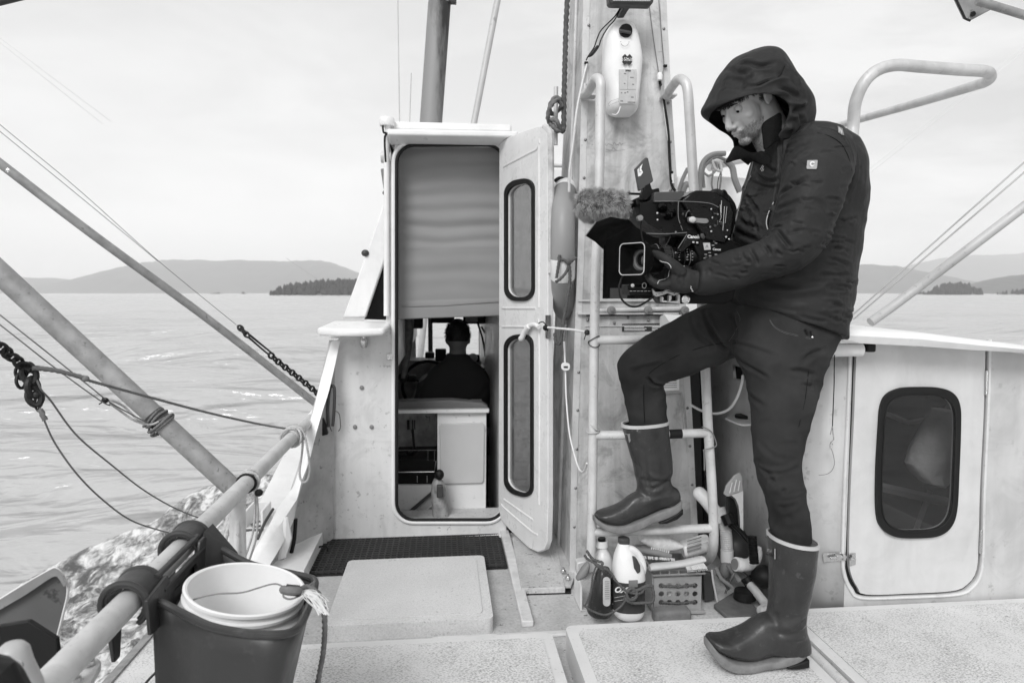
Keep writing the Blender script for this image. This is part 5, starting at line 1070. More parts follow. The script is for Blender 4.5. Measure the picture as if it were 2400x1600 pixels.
# gap shadows: dark panel between mast and cabin
t=thing('gap_shade_panel',PY(1640,1200,3.3),'black panel put in for the shade in the gap between the mast and the cabin','shade panel')
mb=MB(); mb.prism([PY(x,y,3.25) for x,y in ((1560,850),(1720,850),(1720,1310),(1560,1330))],(0,.05,0)); mb.build('shade_panel',M_RUB,t,smooth=False)
mb=MB(); mb.prism([PY(x,y,3.1) for x,y in ((1617,850),(1640,850),(1650,1300),(1630,1310))],(0,.04,0)); mb.build('dark_gap_bar',M_DARK,t,bevel=.004)
# vent, cable, deck filler on the curved wall
t=thing('wall_vent',PY(1731,876,2.55),'small black rectangular vent with a pale frame on the curved cabin side','vent')
mb=MB(); mb.prism([PX(x,y,1.285) for x,y in ((1721,855),(1739,858),(1741,893),(1724,890))],(0,.02,0)); mb.build('vent_frame',M_WHITE2,t,bevel=.002)
mb=MB(); mb.prism([PX(x,y,1.280) for x,y in ((1724,858),(1740,861),(1741,889),(1727,887))],(0,.005,0)); mb.build('vent_opening',M_RUB,t,smooth=False)
mb=MB(); mb.tube(spline([PY(x,y,Y) for x,y,Y in ((1741,880,2.62),(1738,900,2.6),(1728,930,2.6),(1712,955,2.65),(1690,967,2.7),(1665,968,2.8),(1640,960,2.88),(1616,947,2.9))],6),.0055,seg=8); tag(mb.build('white_cable',M_WHITEP),'white cable looping from the black vent to the mast','cable')
t=thing('deck_filler',PY(1740,980,2.45),'dark oval filler cap on a white flange projecting from the curved cabin side','filler cap')
c=PX(1745,982,1.28); mb=MB(); mb.prism([PZ(x,y,c.z) for x,y in ((1700,979),(1712,973),(1775,972),(1790,980),(1785,992),(1740,994),(1728,991))],(0,0,-.008)); mb.build('flange',M_WHITE2,t,bevel=.002)
mb=MB(); mb.lathe([(0,0),(.034,0),(.036,.006),(.034,.014),(0,.014)],PZ(1742,979,c.z),(0,0,1),28); mb.build('cap',M_RUB,t)
# right guard rail hoop, pole, wires
t=thing('hoop_rail',PY(1997,700,2.4),'aluminium tube hoop rail bending over behind the cameraman\'s shoulder','rail')
mb=MB(); mb.tube(spline([PY(x,y,Y) for x,y,Y in ((1985,745,2.42),(1990,500,2.4),(1997,335,2.4),(2000,290,2.4),(2005,241,2.38),(2024,196,2.36),(2055,166,2.36),(2100,153,2.36),(2162,157,2.36),(2252,164,2.36),(2303,167,2.37),(2319,173,2.45),(2320,184,2.55),(2308,193,2.68),(2287,200,2.8),(2162,238,3.3),(2015,280,4.0),(1957,297,4.3),(1900,315,4.7))],8),.0212,seg=24); mb.build('hoop_tube',M_ALU,t)
pole('boom_pole','pale pole slanting down to the cabin roof at the right edge','pole',[(2040,755,3.3),(2130,690,3.3),(2420,469,3.1)],.0235,M_PAINTPOLE)
for k,(a,b,l) in enumerate((((2420,363),(1990,745),'upper of the two stay wires on the right above the pale pole'),((2420,387),(2000,748),'lower of the two stay wires on the right above the pale pole'))):
    wire(l,[(a[0],a[1],4),((a[0]+b[0])/2,(a[1]+b[1])/2,4.2),(b[0],b[1],4.4)],.0055,M_WIREL)
wire('very faint upper stay wire crossing the sky behind the hoop rail',[(2420,95,8),(2020,410,9)],.003,M_FAINT)
wire('very faint lower stay wire crossing the sky behind the hoop rail',[(2420,105,8),(2040,405,9)],.003,M_FAINT)
t=thing('boom_bracket',PY(2280,20,2.3),'dark triangular bracket with a tube at the top right corner','bracket')
mb=MB(); mb.prism([PY(x,y,2.3) for x,y in ((2150,-170),(2236,-12),(2262,42),(2274,48),(2284,44),(2325,22),(2330,-12),(2300,-170))],(0,.012,0)); mb.build('bracket_plate',M_GALV,t,bevel=.002)
mb=MB(); mb.tube([PY(2232,-20,2.29),PY(2262,44,2.29),PY(2274,49,2.29)],.004); mb.build('bracket_edge',M_IRON,t)
mb=MB(); mb.tube([PY(2290,2,2.26),PY(3100,250,2.2)],.0145,seg=16); mb.build('tube',M_GALV,t)
mb=MB(); mb.lathe([(0,0),(.009,0),(.009,.006),(0,.007)],PY(2279,34,2.295),(0,-1,0),8); mb.build('bolt',M_IRON,t)
# background structure with coiled ropes behind the cameraman
t=thing('foredeck_winch',PY(1680,440,4.2),'white foredeck machinery with coiled hoses and ropes behind the video camera','winch')
mb=MB(); mb.prism([PY(x,y,4.3) for x,y in ((1590,412),(1640,410),(1720,415),(1790,420),(1790,520),(1590,520))],(0,.3,0)); mb.build('housing',M_WHITE2,t,bevel=.02)
mb=MB(); mb.tube([PY(1660,385,4.2),PY(1720,370,4.2),PY(1760,362,4.2)],.045,seg=20); mb.build('roller',M_WHITE2,t)
for q,r,m in (([(1640,450),(1642,400),(1652,375),(1672,362),(1700,360)],.016,M_MID),([(1650,440),(1648,400),(1660,380),(1680,368),(1700,375)],.010,M_ROPEM),([(1645,400),(1662,412),(1680,395),(1675,380),(1655,385)],.007,M_MID),([(1668,372),(1676,395),(1690,400),(1688,380)],.009,M_ROPEL),([(1672,400),(1668,430),(1672,450)],.006,M_ROPEM),([(1684,385),(1690,410),(1686,450)],.006,M_ROPEM),([(1700,375),(1716,392),(1722,420),(1734,450)],.020,M_MID),([(1590,450),(1600,420),(1612,395)],.012,M_MID),([(1600,450),(1606,435),(1612,432)],.02,M_MID)):
    mb=MB(); mb.tube(spline([PY(x,y,4.1) for x,y in q],6),r,seg=8); mb.build('hose_coil',m,t)
# ================================================================ CLUTTER BY THE MAST
rg=[]
B=lambda x,y,z=DZ:PZ(x,y,z)
# L bracket tray
t=thing('bracket_tray',B(1370,1440),'small white angled tray holding the dark spray bottle','tray')
mb=MB(); p=B(1362,1432); mb.box(p+V((.0,.06,.055)),(.008,.13,.11)); mb.build('tray_side',M_WHITE2,t,bevel=.003)
mb=MB(); mb.box(p+V((.07,.06,.004)),(.15,.13,.008)); mb.build('tray_floor',M_DECK,t,bevel=.002)
# dark spray bottle (trapezoid, with oval label)
def pxloft(rows,Y,depth,n=28,p=2.6,k=5,lean=0):
    secs=[]
    for a,b,c_,d,f in spl(rows,k):
        A_=PY(a,b,Y);B_=PY(c_,d,Y); cc=(A_+B_)/2; u=(B_-A_)/2
        secs.append([cc+u*(abs(math.cos(q))**(2/p)*(1 if math.cos(q)>0 else -1))+V((0,depth*f*(abs(math.sin(q))**(2/p))*(1 if math.sin(q)>0 else -1),0)) for q in [2*math.pi*j/n for j in range(n)]])
    return secs
t=thing('dark_bottle',B(1405,1436),'dark glossy bottle tied with thin cord in the white tray','bottle')
mb=MB(); mb.loft(pxloft([(1402,1330,1428,1330,.5),(1396,1345,1432,1345,.8),(1388,1375,1433,1375,.95),(1378,1415,1434,1415,1),(1376,1432,1434,1432,1),(1384,1440,1428,1440,.9)],2.46,.04)); mb.build('bottle_body',M_BLACKG if False else mat('dark_liquid_plastic',.03,.22,var=.3,vs=10),t)
mb=MB(); mb.prism([PY(1422+a,1386+b,2.414) for a,b in rrect(17,68,8,5)],(0,.004,0)); lb=mb.build('oval_label',M_LABEL,t,smooth=False)
for k in range(9): mb=MB(); mb.box(PY(1423,1362+k*5,2.412),(.017,.001,.0018)); mb.build('print_line',M_INKG,lb,smooth=False)
t=thing('squirt_bottle',B(1412,1340),'translucent squirt bottle with a pale flip cap behind the dark bottle','bottle')
mb=MB(); mb.loft(pxloft([(1404,1280,1420,1280,.5),(1402,1290,1424,1288,.6),(1397,1302,1431,1300,.9),(1396,1320,1436,1318,1),(1398,1345,1435,1345,1),(1400,1410,1433,1410,1)],2.56,.036)); mb.build('bottle_body',mat('cloudy_plastic',.62,.3,var=.15,vs=12),t)
mb=MB(); mb.loft(pxloft([(1398,1267,1424,1265,.7),(1397,1282,1424,1281,.7)],2.56,.03)); mb.build('cap',M_WHITEP,t,bevel=.002)
mb=MB(); mb.loft(pxloft([(1402,1261,1419,1259,.6),(1402,1269,1419,1268,.6)],2.56,.025)); mb.build('cap_tip',M_BLACK,t)
# bleach jug
t=thing('bleach_jug',B(1470,1440),'big white jug with a dark cap and a dark label, tied with rope','jug')
jy=2.46
mb=MB(); mb.loft(pxloft([(1450,1270,1474,1270,.35),(1447,1280,1476,1280,.45),(1441,1300,1488,1296,.75),(1437,1325,1506,1322,.95),(1436,1345,1510,1345,1),(1434,1385,1510,1385,1),(1434,1425,1508,1425,1),(1440,1438,1503,1438,.92),(1448,1443,1494,1443,.8)],jy,.055)); mb.build('jug_body',M_WHITEP,t)
mb=MB(); mb.loft(pxloft([(1449,1259,1475,1259,.40),(1449,1273,1475,1273,.40)],jy,.05)); mb.build('jug_cap',M_DARK,t,bevel=.003)
mb=MB(); mb.tube(spline([PY(x,y,jy-.01) for x,y in ((1474,1284),(1486,1288),(1500,1303),(1507,1322),(1507,1338),(1500,1350))],6),[.012]*31,seg=12); mb.build('jug_handle',M_WHITEP,t)
mb=MB(); mb.prism([PY(x,y,jy-.03) for x,y in ((1480,1300),(1488,1302),(1496,1318),(1497,1332),(1490,1338),(1482,1325))],(0,-.028,0)); mb.build('handle_hollow',M_DARK,t,bevel=.004)
secs=[]
sa=pxloft([(1433.5,1352,1510.5,1352,1.015),(1433.5,1422,1509,1422,1.015)],jy,.0555,k=2); mb=MB()
half=[[q for q in s_ if q.y<jy+.012] for s_ in sa]; mb.loft([h for h in half],cap=False,closed=False); lb=mb.build('jug_label',mat('jug_label_ink',.045,.5,var=.2,vs=25),t,angle=180)
text('OX',.030,PY(1454,1382,jy-.059),(1,0,-.12),(0.1,0,1),.0004,M_PRINTW,'label_lettering',lb,bold=.0012,shear=.25)
mb=MB(); mb.box(PY(1484,1367,jy-.056),(.034,.003,.026)); mb.build('label_patch',M_MID,lb,smooth=False)
for a,b in (((1440,1400),(1470,1394)),((1440,1408),(1465,1404)),((1480,1400),(1500,1392))): mb=MB(); mb.tube([PY(*a,jy-.0585),PY(*b,jy-.0585)],.0008,seg=4); mb.build('label_line',M_LABEL,lb)
# rope binding bottles
t=thing('bottle_lashing',PY(1440,1380,2.4),'dark cord wound round the bottles and jug and tied to the crate','cord')
for q,r in (([(1370,1300),(1378,1310),(1400,1322),(1430,1340),(1445,1362),(1470,1385),(1500,1390),(1512,1376),(1530,1370)],.0045),([(1368,1418),(1390,1432),(1420,1440),(1450,1425),(1466,1405),(1470,1385)],.0038),([(1462,1400),(1480,1412),(1510,1412),(1528,1410),(1532,1395),(1528,1372)],.0055),([(1470,1385),(1482,1378),(1492,1388),(1488,1402),(1474,1404),(1468,1392)],.006),([(1400,1322),(1390,1345),(1384,1385),(1372,1418)],.0032),([(1480,1385),(1500,1380),(1515,1372),(1530,1374)],.0055),([(1375,1290),(1390,1310),(1412,1318),(1405,1328),(1392,1318)],.005)):
    mb=MB(); mb.rope(spline([PY(x,y,2.385) for x,y in q],6),r); mb.build('cord_turn',M_ROPED,t)
mb=MB(); mb.loft(pxloft([(1374,1318,1380,1316,.5),(1362,1332,1382,1325,1),(1350,1352,1376,1345,1),(1352,1358,1362,1354,.6)],2.5,.02)); tag(mb.build('rag',M_MID),'small grey frayed rag tied at the foot of the ladder','rag')
# crate
ct=thing('crate',B(1588,1428),'small grey plastic crate with round holes holding the scrubbing brushes','crate')
M_CR=mat('crate_plastic',.30,.55,var=.12,vs=10)
fy=2.50; fl_=[(1533,1353),(1643,1350),(1643,1427),(1533,1429)]
holes=[]
for yy in (1372,1391,1411):
    for xx in (1550,1569,1589,1609,1629): holes.append([PY(xx+6.4*math.cos(2*math.pi*k/16),yy+6.4*math.sin(2*math.pi*k/16),fy) for k in range(16)])
mb=MB(); mb.prism([PY(x,y,fy) for x,y in fl_],(0,.005,0),holes); mb.build('crate_front',M_CR,ct)
fp=[PY(x,y,fy) for x,y in fl_]; bz=fp[2].z; tz=fp[0].z; xl,xr=fp[0].x,fp[1].x
mb=MB(); mb.box((xl-.0025,fy+.12,(bz+tz)/2),(.005,.23,tz-bz)); mb.box((xr+.0025,fy+.12,(bz+tz)/2),(.005,.23,tz-bz)); mb.box(((xl+xr)/2,fy+.235,(bz+tz)/2),(xr-xl,.005,tz-bz)); mb.box(((xl+xr)/2,fy+.12,bz+.003),(xr-xl,.23,.006)); mb.build('crate_sides',M_CR,ct,bevel=.001)
zr=PY(1588,1342,fy-.012).z
mb=MB(); lpz=[V((xl-.008,fy-.012,zr)),V((xr+.01,fy-.012,zr)),V((xr+.01,fy+.25,zr)),V((xl-.008,fy+.25,zr)),V((xl-.008,fy-.012,zr))]
for dz in (-.006,.014): mb.tube([p+V((0,0,dz)) for p in lpz],.004,seg=6)
for k in range(5): mb.box((xl+.02+k*.036,fy-.012,zr+.004),(.005,.006,.022))
mb.build('crate_rim',M_CR,ct)
mb=MB(); mb.box(((xl+xr)/2+.005,fy-.004,bz-.006),(xr-xl+.02,.02,.012)); mb.build('crate_foot',M_CR,ct,bevel=.002)
for yy in (1372,1411): mb=MB(); mb.rope([PY(1550,yy,fy-.004),PY(1590,yy+2,fy-.006),PY(1629,yy-2,fy-.004)],.0042); mb.build('threaded_rope',M_ROPED,ct)
t=thing('rag_bundle',((xl+xr)/2,fy+.1,bz),'pale crumpled bundle seen through the holes of the crate','cloth')
mb=MB(); mb.ball(((xl+xr)/2-.01,fy+.07,bz+.045),(.03,.05,.035)); mb.ball(((xl+xr)/2+.045,fy+.08,bz+.05),(.028,.05,.03)); mb.build('bundle',M_WHITEP,t)
# brushes
M_BR=mat('brush_body',.5,.5,var=.12,vs=14); M_BRI=mat('bristles',.6,.8,var=.15,vs=60)
t=thing('scrub_brush',PY(1580,1325,2.47),'pale long handled scrubbing brush with white bristle tufts lying on the crate rim','brush')
mb=MB(); secs=[]
for x,y,h in ((1522,1330,6),(1530,1328,9),(1560,1325,8.5),(1600,1320,8),(1620,1316,9),(1645,1310,8),(1651,1309,5)):
    c_=PY(x,y,2.47); h=h/1600*2.47; secs.append([c_+V((0,.02*math.cos(q),h*math.sin(q))) for q in [2*math.pi*k/16 for k in range(16)]])
mb.loft(secs); mb.build('brush_handle',M_BR,t)
rnd=random.Random(4); mb=MB()
for k in range(14):
    for j in range(2):
        a=PY(1606+k*3.2,1323+(j*3)-.3*k,2.455+.02*j); b=a+V((.012+rnd.uniform(-.002,.004),-.006*j,-.020)); mb.tube([a,b],[.0028,.0042],seg=6)
mb.build('bristle_tuft',M_BRI,t)
t=thing('fan_brush',PY(1550,1275,2.58),'white fan shaped scrub brush head standing behind the jug and crate','brush')
mb=MB(); secs=[]
for x,y,h in ((1498,1262,4),(1508,1262,11),(1530,1268,18),(1560,1273,20),(1580,1276,14),(1596,1276,4)):
    c_=PY(x,y,2.58); h=h/1600*2.58; secs.append([c_+V((0,.028*math.cos(q),h*(abs(math.sin(q))**.7)*(1 if math.sin(q)>0 else -1))) for q in [2*math.pi*k/24 for k in range(24)]])
mb.loft(secs); mb.build('brush_head',M_BRI,t)
for k in range(9): mb=MB(); x=1528+k*5; mb.tube([PY(x,1281+k*1.1,2.55),PY(x-3,1292+k*.9,2.55)],.003,seg=6); mb.build('bristle_tuft',M_BRI,t)
mb=MB(); mb.tube([PY(1490,1286,2.56),PY(1540,1295,2.55),PY(1572,1304,2.55)],[.012,.014,.012],seg=12); mb.build('brush_handle',M_MID,t)
mb=MB(); rnd=random.Random(9)
for k in range(70):
    x=1505+rnd.random()*78; y=1302+ (x-1505)*.08; a=PY(x,y,2.52+rnd.uniform(-.015,.015)); mb.tube([a,a+V((rnd.uniform(-.004,.004),rnd.uniform(-.01,0),-.008))],.002,seg=5)
tag(mb.build('bristle_strip',M_BRI),'narrow row of short bristles lying above the crate rim','brush')
t=thing('cleaner_bottle',PY(1630,1275,2.58),'labelled cleaner bottle lying tilted behind the crate','bottle')
mb=MB(); a=PY(1598,1288,2.62); b=PY(1668,1268,2.62); mb.lathe([(0,0),(.030,0),(.035,.01),(.036,.1),(.032,.115),(0,.117)],a,(b-a),28); mb.build('bottle_body',M_WHITEP,t)
d_=(b-a).normalized()
for s_,m,w in ((.012,M_LABEL,.09),): 
    mb=MB(); secs=[]
    u=V((0,1,0)); w_=d_.cross(u)
    for hh in (.012,.103): secs.append([a+d_*hh+(u*math.cos(q)+w_*math.sin(q))*.0366 for q in [R(150+k*8) for k in range(30)]])
    mb.loft(secs,cap=False,closed=False); lb=mb.build('bottle_label',m,t,angle=180)
for k in range(4): mb=MB(); o_=PY(1610,1268+k*8,2.575); mb.box(o_+V((.03,0,.008-.0)),(.06,.001,.003 if k<2 else .006),Matrix.Rotation(R(-14),3,'Y')); mb.build('print_line',M_INKG,lb,smooth=False)
# sponge, pad
t=thing('sponge',B(1573,1450),'grey rectangular sponge in front of the crate','sponge'); bpy.data.objects.remove(t)
p=B(1573,1455); mb=MB(); mb.box(p+V((0,.0,.026)),(.142,.06,.05)); tag(mb.build('sponge',mat('sponge_grey',.18,.95,var=.2,vs=20,bump=.6,bs=120),bevel=.012,bseg=3),'grey rectangular sponge lying in front of the crate','sponge')
mb=MB(); mb.prism([B(x,y,DZ+.004) for x,y in ((1672,1424),(1727,1389),(1782,1440),(1760,1450),(1703,1452))],(0,0,.016)); tag(mb.build('scouring_pad',mat('pad_grey',.12,.95,var=.2,vs=20,bump=.6,bs=120),bevel=.004),'flat grey scouring pad on the deck beside the hose','scouring pad')
# big hose and plumbing
t=thing('bilge_hose',PY(1700,1250,2.6),'fat white hose with a smooth top and ribbed lower length beside the ladder','hose')
mb=MB(); mb.tube(spline([PY(x,y,Y) for x,y,Y in ((1640,1156,2.78),(1655,1172,2.76),(1672,1194,2.74),(1690,1222,2.72))],6),[.029]*19,seg=20); mb.ball(PY(1640,1156,2.78),.029); mb.build('smooth_end',M_WHITEP,t)
hose([PY(x,y,Y) for x,y,Y in ((1686,1190,2.74),(1694,1215,2.72),(1701,1245,2.7),(1704,1290,2.7))],.0235,.0085,M_HOSEW,'ribbed_length',t,amp=.12,seg=20)
mb=MB(); mb.tube([PY(1704,1288,2.7),PY(1704,1316,2.7)],.0265,seg=20); mb.build('cuff',M_WHITEP,t)
t=thing('seacock',PY(1705,1350,2.65),'grey valve with a lever handle under the fat white hose','valve')
mb=MB(); mb.ball(PY(1702,1335,2.68),(.03,.03,.034)); mb.tube([PY(1705,1330,2.68),PY(1740,1350,2.64),PY(1756,1366,2.6)],.019,seg=14); mb.build('valve_body',M_MID,t)
mb=MB(); mb.tube([PY(1706,1322,2.6),PY(1733,1360,2.58)],[.011,.011],seg=8); mb.build('lever',M_MID,t,bevel=0)
mb=MB(); mb.tube([PY(1748,1352,2.6),PY(1762,1374,2.58)],.023,seg=16); mb.build('hose_clamp',M_RUB,t)
mb=MB(); mb.box(PY(1770,1356,2.58),(.02,.012,.012)); mb.build('clamp_screw',M_STEEL,t)
hose([PY(x,y,Y) for x,y,Y in ((1757,1368,2.58),(1775,1390,2.52),(1796,1420,2.44))]+[V((1.14,2.30,.0)),V((1.16,2.25,.012)),V((1.178,2.1,-.012)),V((1.178,1.9,-.014)),V((1.178,1.6,-.02)),V((1.178,1.2,-.03))],.0165,.0085,mat('grey_corrugated_hose',.5,.5,var=.12,vs=9,spots=.5,spot_scale=30,spot_v=.2),'deck_hose',None,amp=.14,seg=16,label='grey ribbed hose running from the valve past the boot along the hatch edge',cat='hose')
t=thing('pipe_elbow',PY(1750,1310,2.62),'white plastic pipe elbow lying beside the valve','pipe elbow')
P_=spline([PY(x,y,Y) for x,y,Y in ((1727,1321,2.55),(1742,1323,2.56),(1758,1321,2.58),(1769,1310,2.6),(1772,1296,2.6),(1770,1285,2.6))],6)
mb=MB(); mb.tube(P_,.0245,seg=24); mb.tube([PY(1724,1321,2.55),PY(1737,1323,2.555)],.0275,seg=24); mb.build('elbow',M_WHITEP,t)
mb=MB(); mb.lathe([(0,0),(.022,0),(.022,.002),(0,.002)],PY(1722,1321,2.549),PY(1722,1321,2.549)-PY(1737,1323,2.555),24); mb.build('bore',M_MID,t)
t=thing('ribbed_grip',PY(1770,1290,2.5),'black ribbed grip standing beside the white pipe elbow','grip')
mb=MB(); pr=[]
for k in range(12): pr+= [(.0165,k*.0088),(.0185,k*.0088+.003),(.0185,k*.0088+.006),(.0165,k*.0088+.0085)]
a=PY(1768,1320,2.5); b=PY(1762,1254,2.52); mb.lathe([(0,0)]+pr+[(0,.106)],a,b-a,18); mb.build('grip',M_BLACK,t)
mb=MB(); mb.tube([PY(1762,1275,2.55),PY(1735,1245,2.6),PY(1705,1215,2.66)],.011,seg=10); mb.build('tool_shaft',M_BLACK,t)
mb=MB(); mb.tube([PY(1712,1228,2.64),PY(1702,1205,2.66)],.026,seg=10); mb.build('tool_head',M_BLACK,t)
t=thing('scoop',PY(1722,1200,2.64),'pale plastic scoop with a ribbed fan blade leaning against the cabin side','scoop')
mb=MB(); sh=[(1697,1158),(1703,1138),(1722,1114),(1735,1107),(1740,1118),(1742,1152),(1720,1160),(1704,1164)]
mb.prism([PY(x,y,2.62) for x,y in sh],(0,.012,0)); fb=mb.build('fan_blade',mat('translucent_plastic',.36,.35,var=.15,vs=12),t,bevel=.003)
for q in (((1710,1155),(1716,1130)),((1720,1152),(1726,1124)),((1730,1150),(1734,1126))): mb=MB(); mb.tube([PY(*q[0],2.618),PY(*q[1],2.618)],.0022,seg=6); mb.build('rib',M_WHITE2,fb)
mb=MB(); secs=[]
for x0,y0,x1,y1 in ((1712,1158,1742,1150),(1724,1168,1742,1165),(1731,1185,1742,1185),(1734,1210,1742,1210),(1735,1245,1742,1245)): secs.append([PY(x0,y0,2.62),PY(x1,y1,2.62),PY(x1,y1,2.64),PY(x0,y0,2.64)])
mb.loft(secs); mb.build('handle',M_HOSEW,t)
mb=MB(); mb.prism([PY(x,y,2.66) for x,y in ((1708,1165),(1722,1170),(1730,1195),(1733,1240),(1712,1240),(1708,1200))],(0,.03,0)); mb.build('dark_socket',M_RUB,t,bevel=.006)
t=thing('pump_housing',PY(1725,1290,2.85),'dark pump housing half hidden behind the fat white hose','pump')
mb=MB(); mb.ball(PY(1725,1285,2.8),(.085,.08,.09),seg=20,rings=14); mb.build('housing',M_DARK,t)
mb=MB(); mb.ball(PY(1790,1350,2.55),(.05,.05,.045),seg=16,rings=10); mb.build('black_bulb',M_RUB,t)
mb=MB(); mb.lathe([(0,0),(.045,0),(.04,.03),(0,.035)],PY(1745,1400,2.56),(0,0,1)); mb.build('foot',M_RUB,t)
t=thing('scraper_tools',PY(1665,1400,2.55),'dark scraper tools leaning between the crate and the valve','tools')
for q,r,m in (([(1678,1330),(1690,1355),(1712,1372),(1716,1378)],.008,M_MID),([(1680,1345),(1695,1362),(1708,1380)],.006,M_DARK),([(1720,1340),(1708,1368),(1700,1390)],.004,M_STEEL),([(1668,1335),(1672,1365),(1682,1412)],.004,M_LABEL)):
    mb=MB(); mb.tube(spline([PY(x,y,2.56) for x,y in q],4),r,seg=8); mb.build('tool',m,t)
mb=MB(); mb.prism([PY(x,y,2.58) for x,y in ((1648,1340),(1672,1345),(1676,1405),(1652,1410))],(0,.03,0)); mb.build('blade',M_DARK,t,bevel=.004)
# ================================================================ PEOPLE
from mathutils.bvhtree import BVHTree
M_SKIN=mat('skin',.50,.5,var=.06,vs=30,sub=.15,bump=.12,bs=350)
M_JACK=mat('jacket_shell',.023,.58,var=.07,vs=9,bump=.08,bs=500,bump2=.16,bs2=55,spec=.22)
M_JEAN=mat('black_denim',.026,.85,var=.5,vs=6,bump=.2,bs=600,spec=.2)
M_BOOT=mat('boot_rubber',.032,.36,var=.3,vs=9,bump=.12,bs=14,spec=.45,spots=.3,spot_scale=40,spot_v=.12)
M_SOLE=mat('boot_sole_rubber',.19,.7,var=.25,vs=22,bump=.25,bs=120,streak=.1)
M_GLOVE=mat('glove_knit',.018,.8,var=.3,vs=40,bump=.3,bs=500)
M_LIN=mat('black_lining',.006,.8,var=.3,vs=40,spec=.12,bump=.5,bs=250)
def psec(ax,ay,bx,by,Y,h,ymap=None,n=36,p=2.3):
    ym=Y if not ymap else ymap
    A_=PY(ax,ay,ym);B_=PY(bx,by,ym); c=(A_+B_)/2; c.y=Y; u=(B_-A_)/2; o=[]
    d_=c-CAM; w=u.length
    if w>1e-6: tt=d_.dot(u/w)/d_.y; u=u*math.sqrt(max(.45,1-(h*tt/w)**2))
    for j in range(n):
        q=2*math.pi*j/n; ca,sa=math.cos(q),math.sin(q)
        o.append(c+u*(-(abs(ca)**(2/p))*(1 if ca>0 else -1))+V((0,h*(abs(sa)**(2/p))*(1 if sa>0 else -1),0)))
    return o
def body_loft(mb,rows,k=6,n=36,p=2.3,dym=None):
    for_=[]
    for r in spl(rows,k): for_.append(psec(r[0],r[1],r[2],r[3],r[4],r[5],None if dym is None else r[4]-dym,n,p))
    mb.loft(for_)
def surf(o):
    dg=bpy.context.evaluated_depsgraph_get(); off=V((0,0,0)); p=o.parent
    while p: off+=p.location; p=p.parent
    me=o.data; vs=[v.co+off for v in me.vertices]
    bv=BVHTree.FromPolygons(vs,[tuple(p.vertices) for p in me.polygons]); 
    def f(x,y,lift=0.0,fallY=2.1):
        d=ray(x,y).normalized(); h=bv.ray_cast(CAM,d)
        if h[0] is None:
            h=bv.find_nearest(PY(x,y,fallY)); n=h[1]; n=n if n.dot(d)<0 else -n; return h[0]+n*lift
        n=h[1]; n=n if n.dot(d)<0 else -n
        return h[0]+n*lift
    return f,off
def sculpt(o,strokes,noise_amp=0,noise_scale=20,aniso=(1,1,1),ridge=0,ridge_scale=9):
    f,off=surf(o); me=o.data; n=len(me.vertices); co=np.empty(n*3); me.vertices.foreach_get('co',co); co=co.reshape(-1,3); no=np.empty(n*3); me.vertices.foreach_get('normal',no); no=no.reshape(-1,3)
    W_=co+np.array(off); disp=np.zeros(n)
    for pl,w,d in strokes:
        w3=w/740.0; P_=[np.array(f(x,y)) for x,y in pl]; P_=[np.array(q) for q in spline([V(p) for p in P_],3)] if len(P_)>2 else P_
        best=np.full(n,1e9); bt=np.zeros(n); m=len(P_)-1
        for i in range(m):
            a,b=P_[i],P_[i+1]; ab=b-a; L2=max(ab.dot(ab),1e-12); t=np.clip(((W_-a)@ab)/L2,0,1); dd=np.linalg.norm(W_-(a+t[:,None]*ab),axis=1)
            mk=dd<best; best[mk]=dd[mk]; bt[mk]=((i+t)/m)[mk]
        taper=np.clip(np.sin(np.pi*np.clip(bt,.06,.94))*1.6,0,1)
        g=np.exp(-(best/w3)**2); g2=np.exp(-((best-2.0*w3)/(1.1*w3))**2)
        disp+=(d*g-.35*d*g2)*taper/1000.0
    if noise_amp or ridge:
        for i in range(n):
            x,y,z=W_[i]*np.array(aniso)
            if noise_amp: disp[i]+=noise_amp*noise.noise((x*noise_scale,y*noise_scale,z*noise_scale))
            if ridge: disp[i]+=ridge*(1-2*abs(noise.noise((x*ridge_scale,y*ridge_scale,z*ridge_scale*1.6+3))))
    co=co+no*disp[:,None]; me.vertices.foreach_set('co',co.ravel()); me.update()
def strip(f,pl,r,name,m,parent,lift=.001,seg=6,k=4,rope=False):
    mb=MB(); Q=spline([f(x,y,lift) for x,y in pl],k) if len(pl)>2 else [f(x,y,lift) for x,y in pl]
    (mb.rope if rope else mb.tube)(Q,r) if rope else mb.tube(Q,r,seg=seg); return mb.build(name,m,parent)
def decal(f,pl,name,m,parent,lift=.0015,th=.001):
    P_=[f(x,y,lift) for x,y in pl]; c=sum(P_,V())/len(P_); n=V((0,0,0))
    for i in range(len(P_)): a=P_[i]-c;b=P_[(i+1)%len(P_)]-c; n+=a.cross(b)
    n.normalize(); n=n if n.dot(CAM-c)>0 else -n
    mb=MB(); mb.prism(P_,n*th); return mb.build(name,m,parent,smooth=False),c,n
# ---------------------------------------------------------------- the cameraman
pr=thing('person',V((PY(1850,1560,2.02).x,2.1,0)),'bearded man in a dark hooded jacket and rubber boots, one foot up on the ladder','person')
TY=2.20
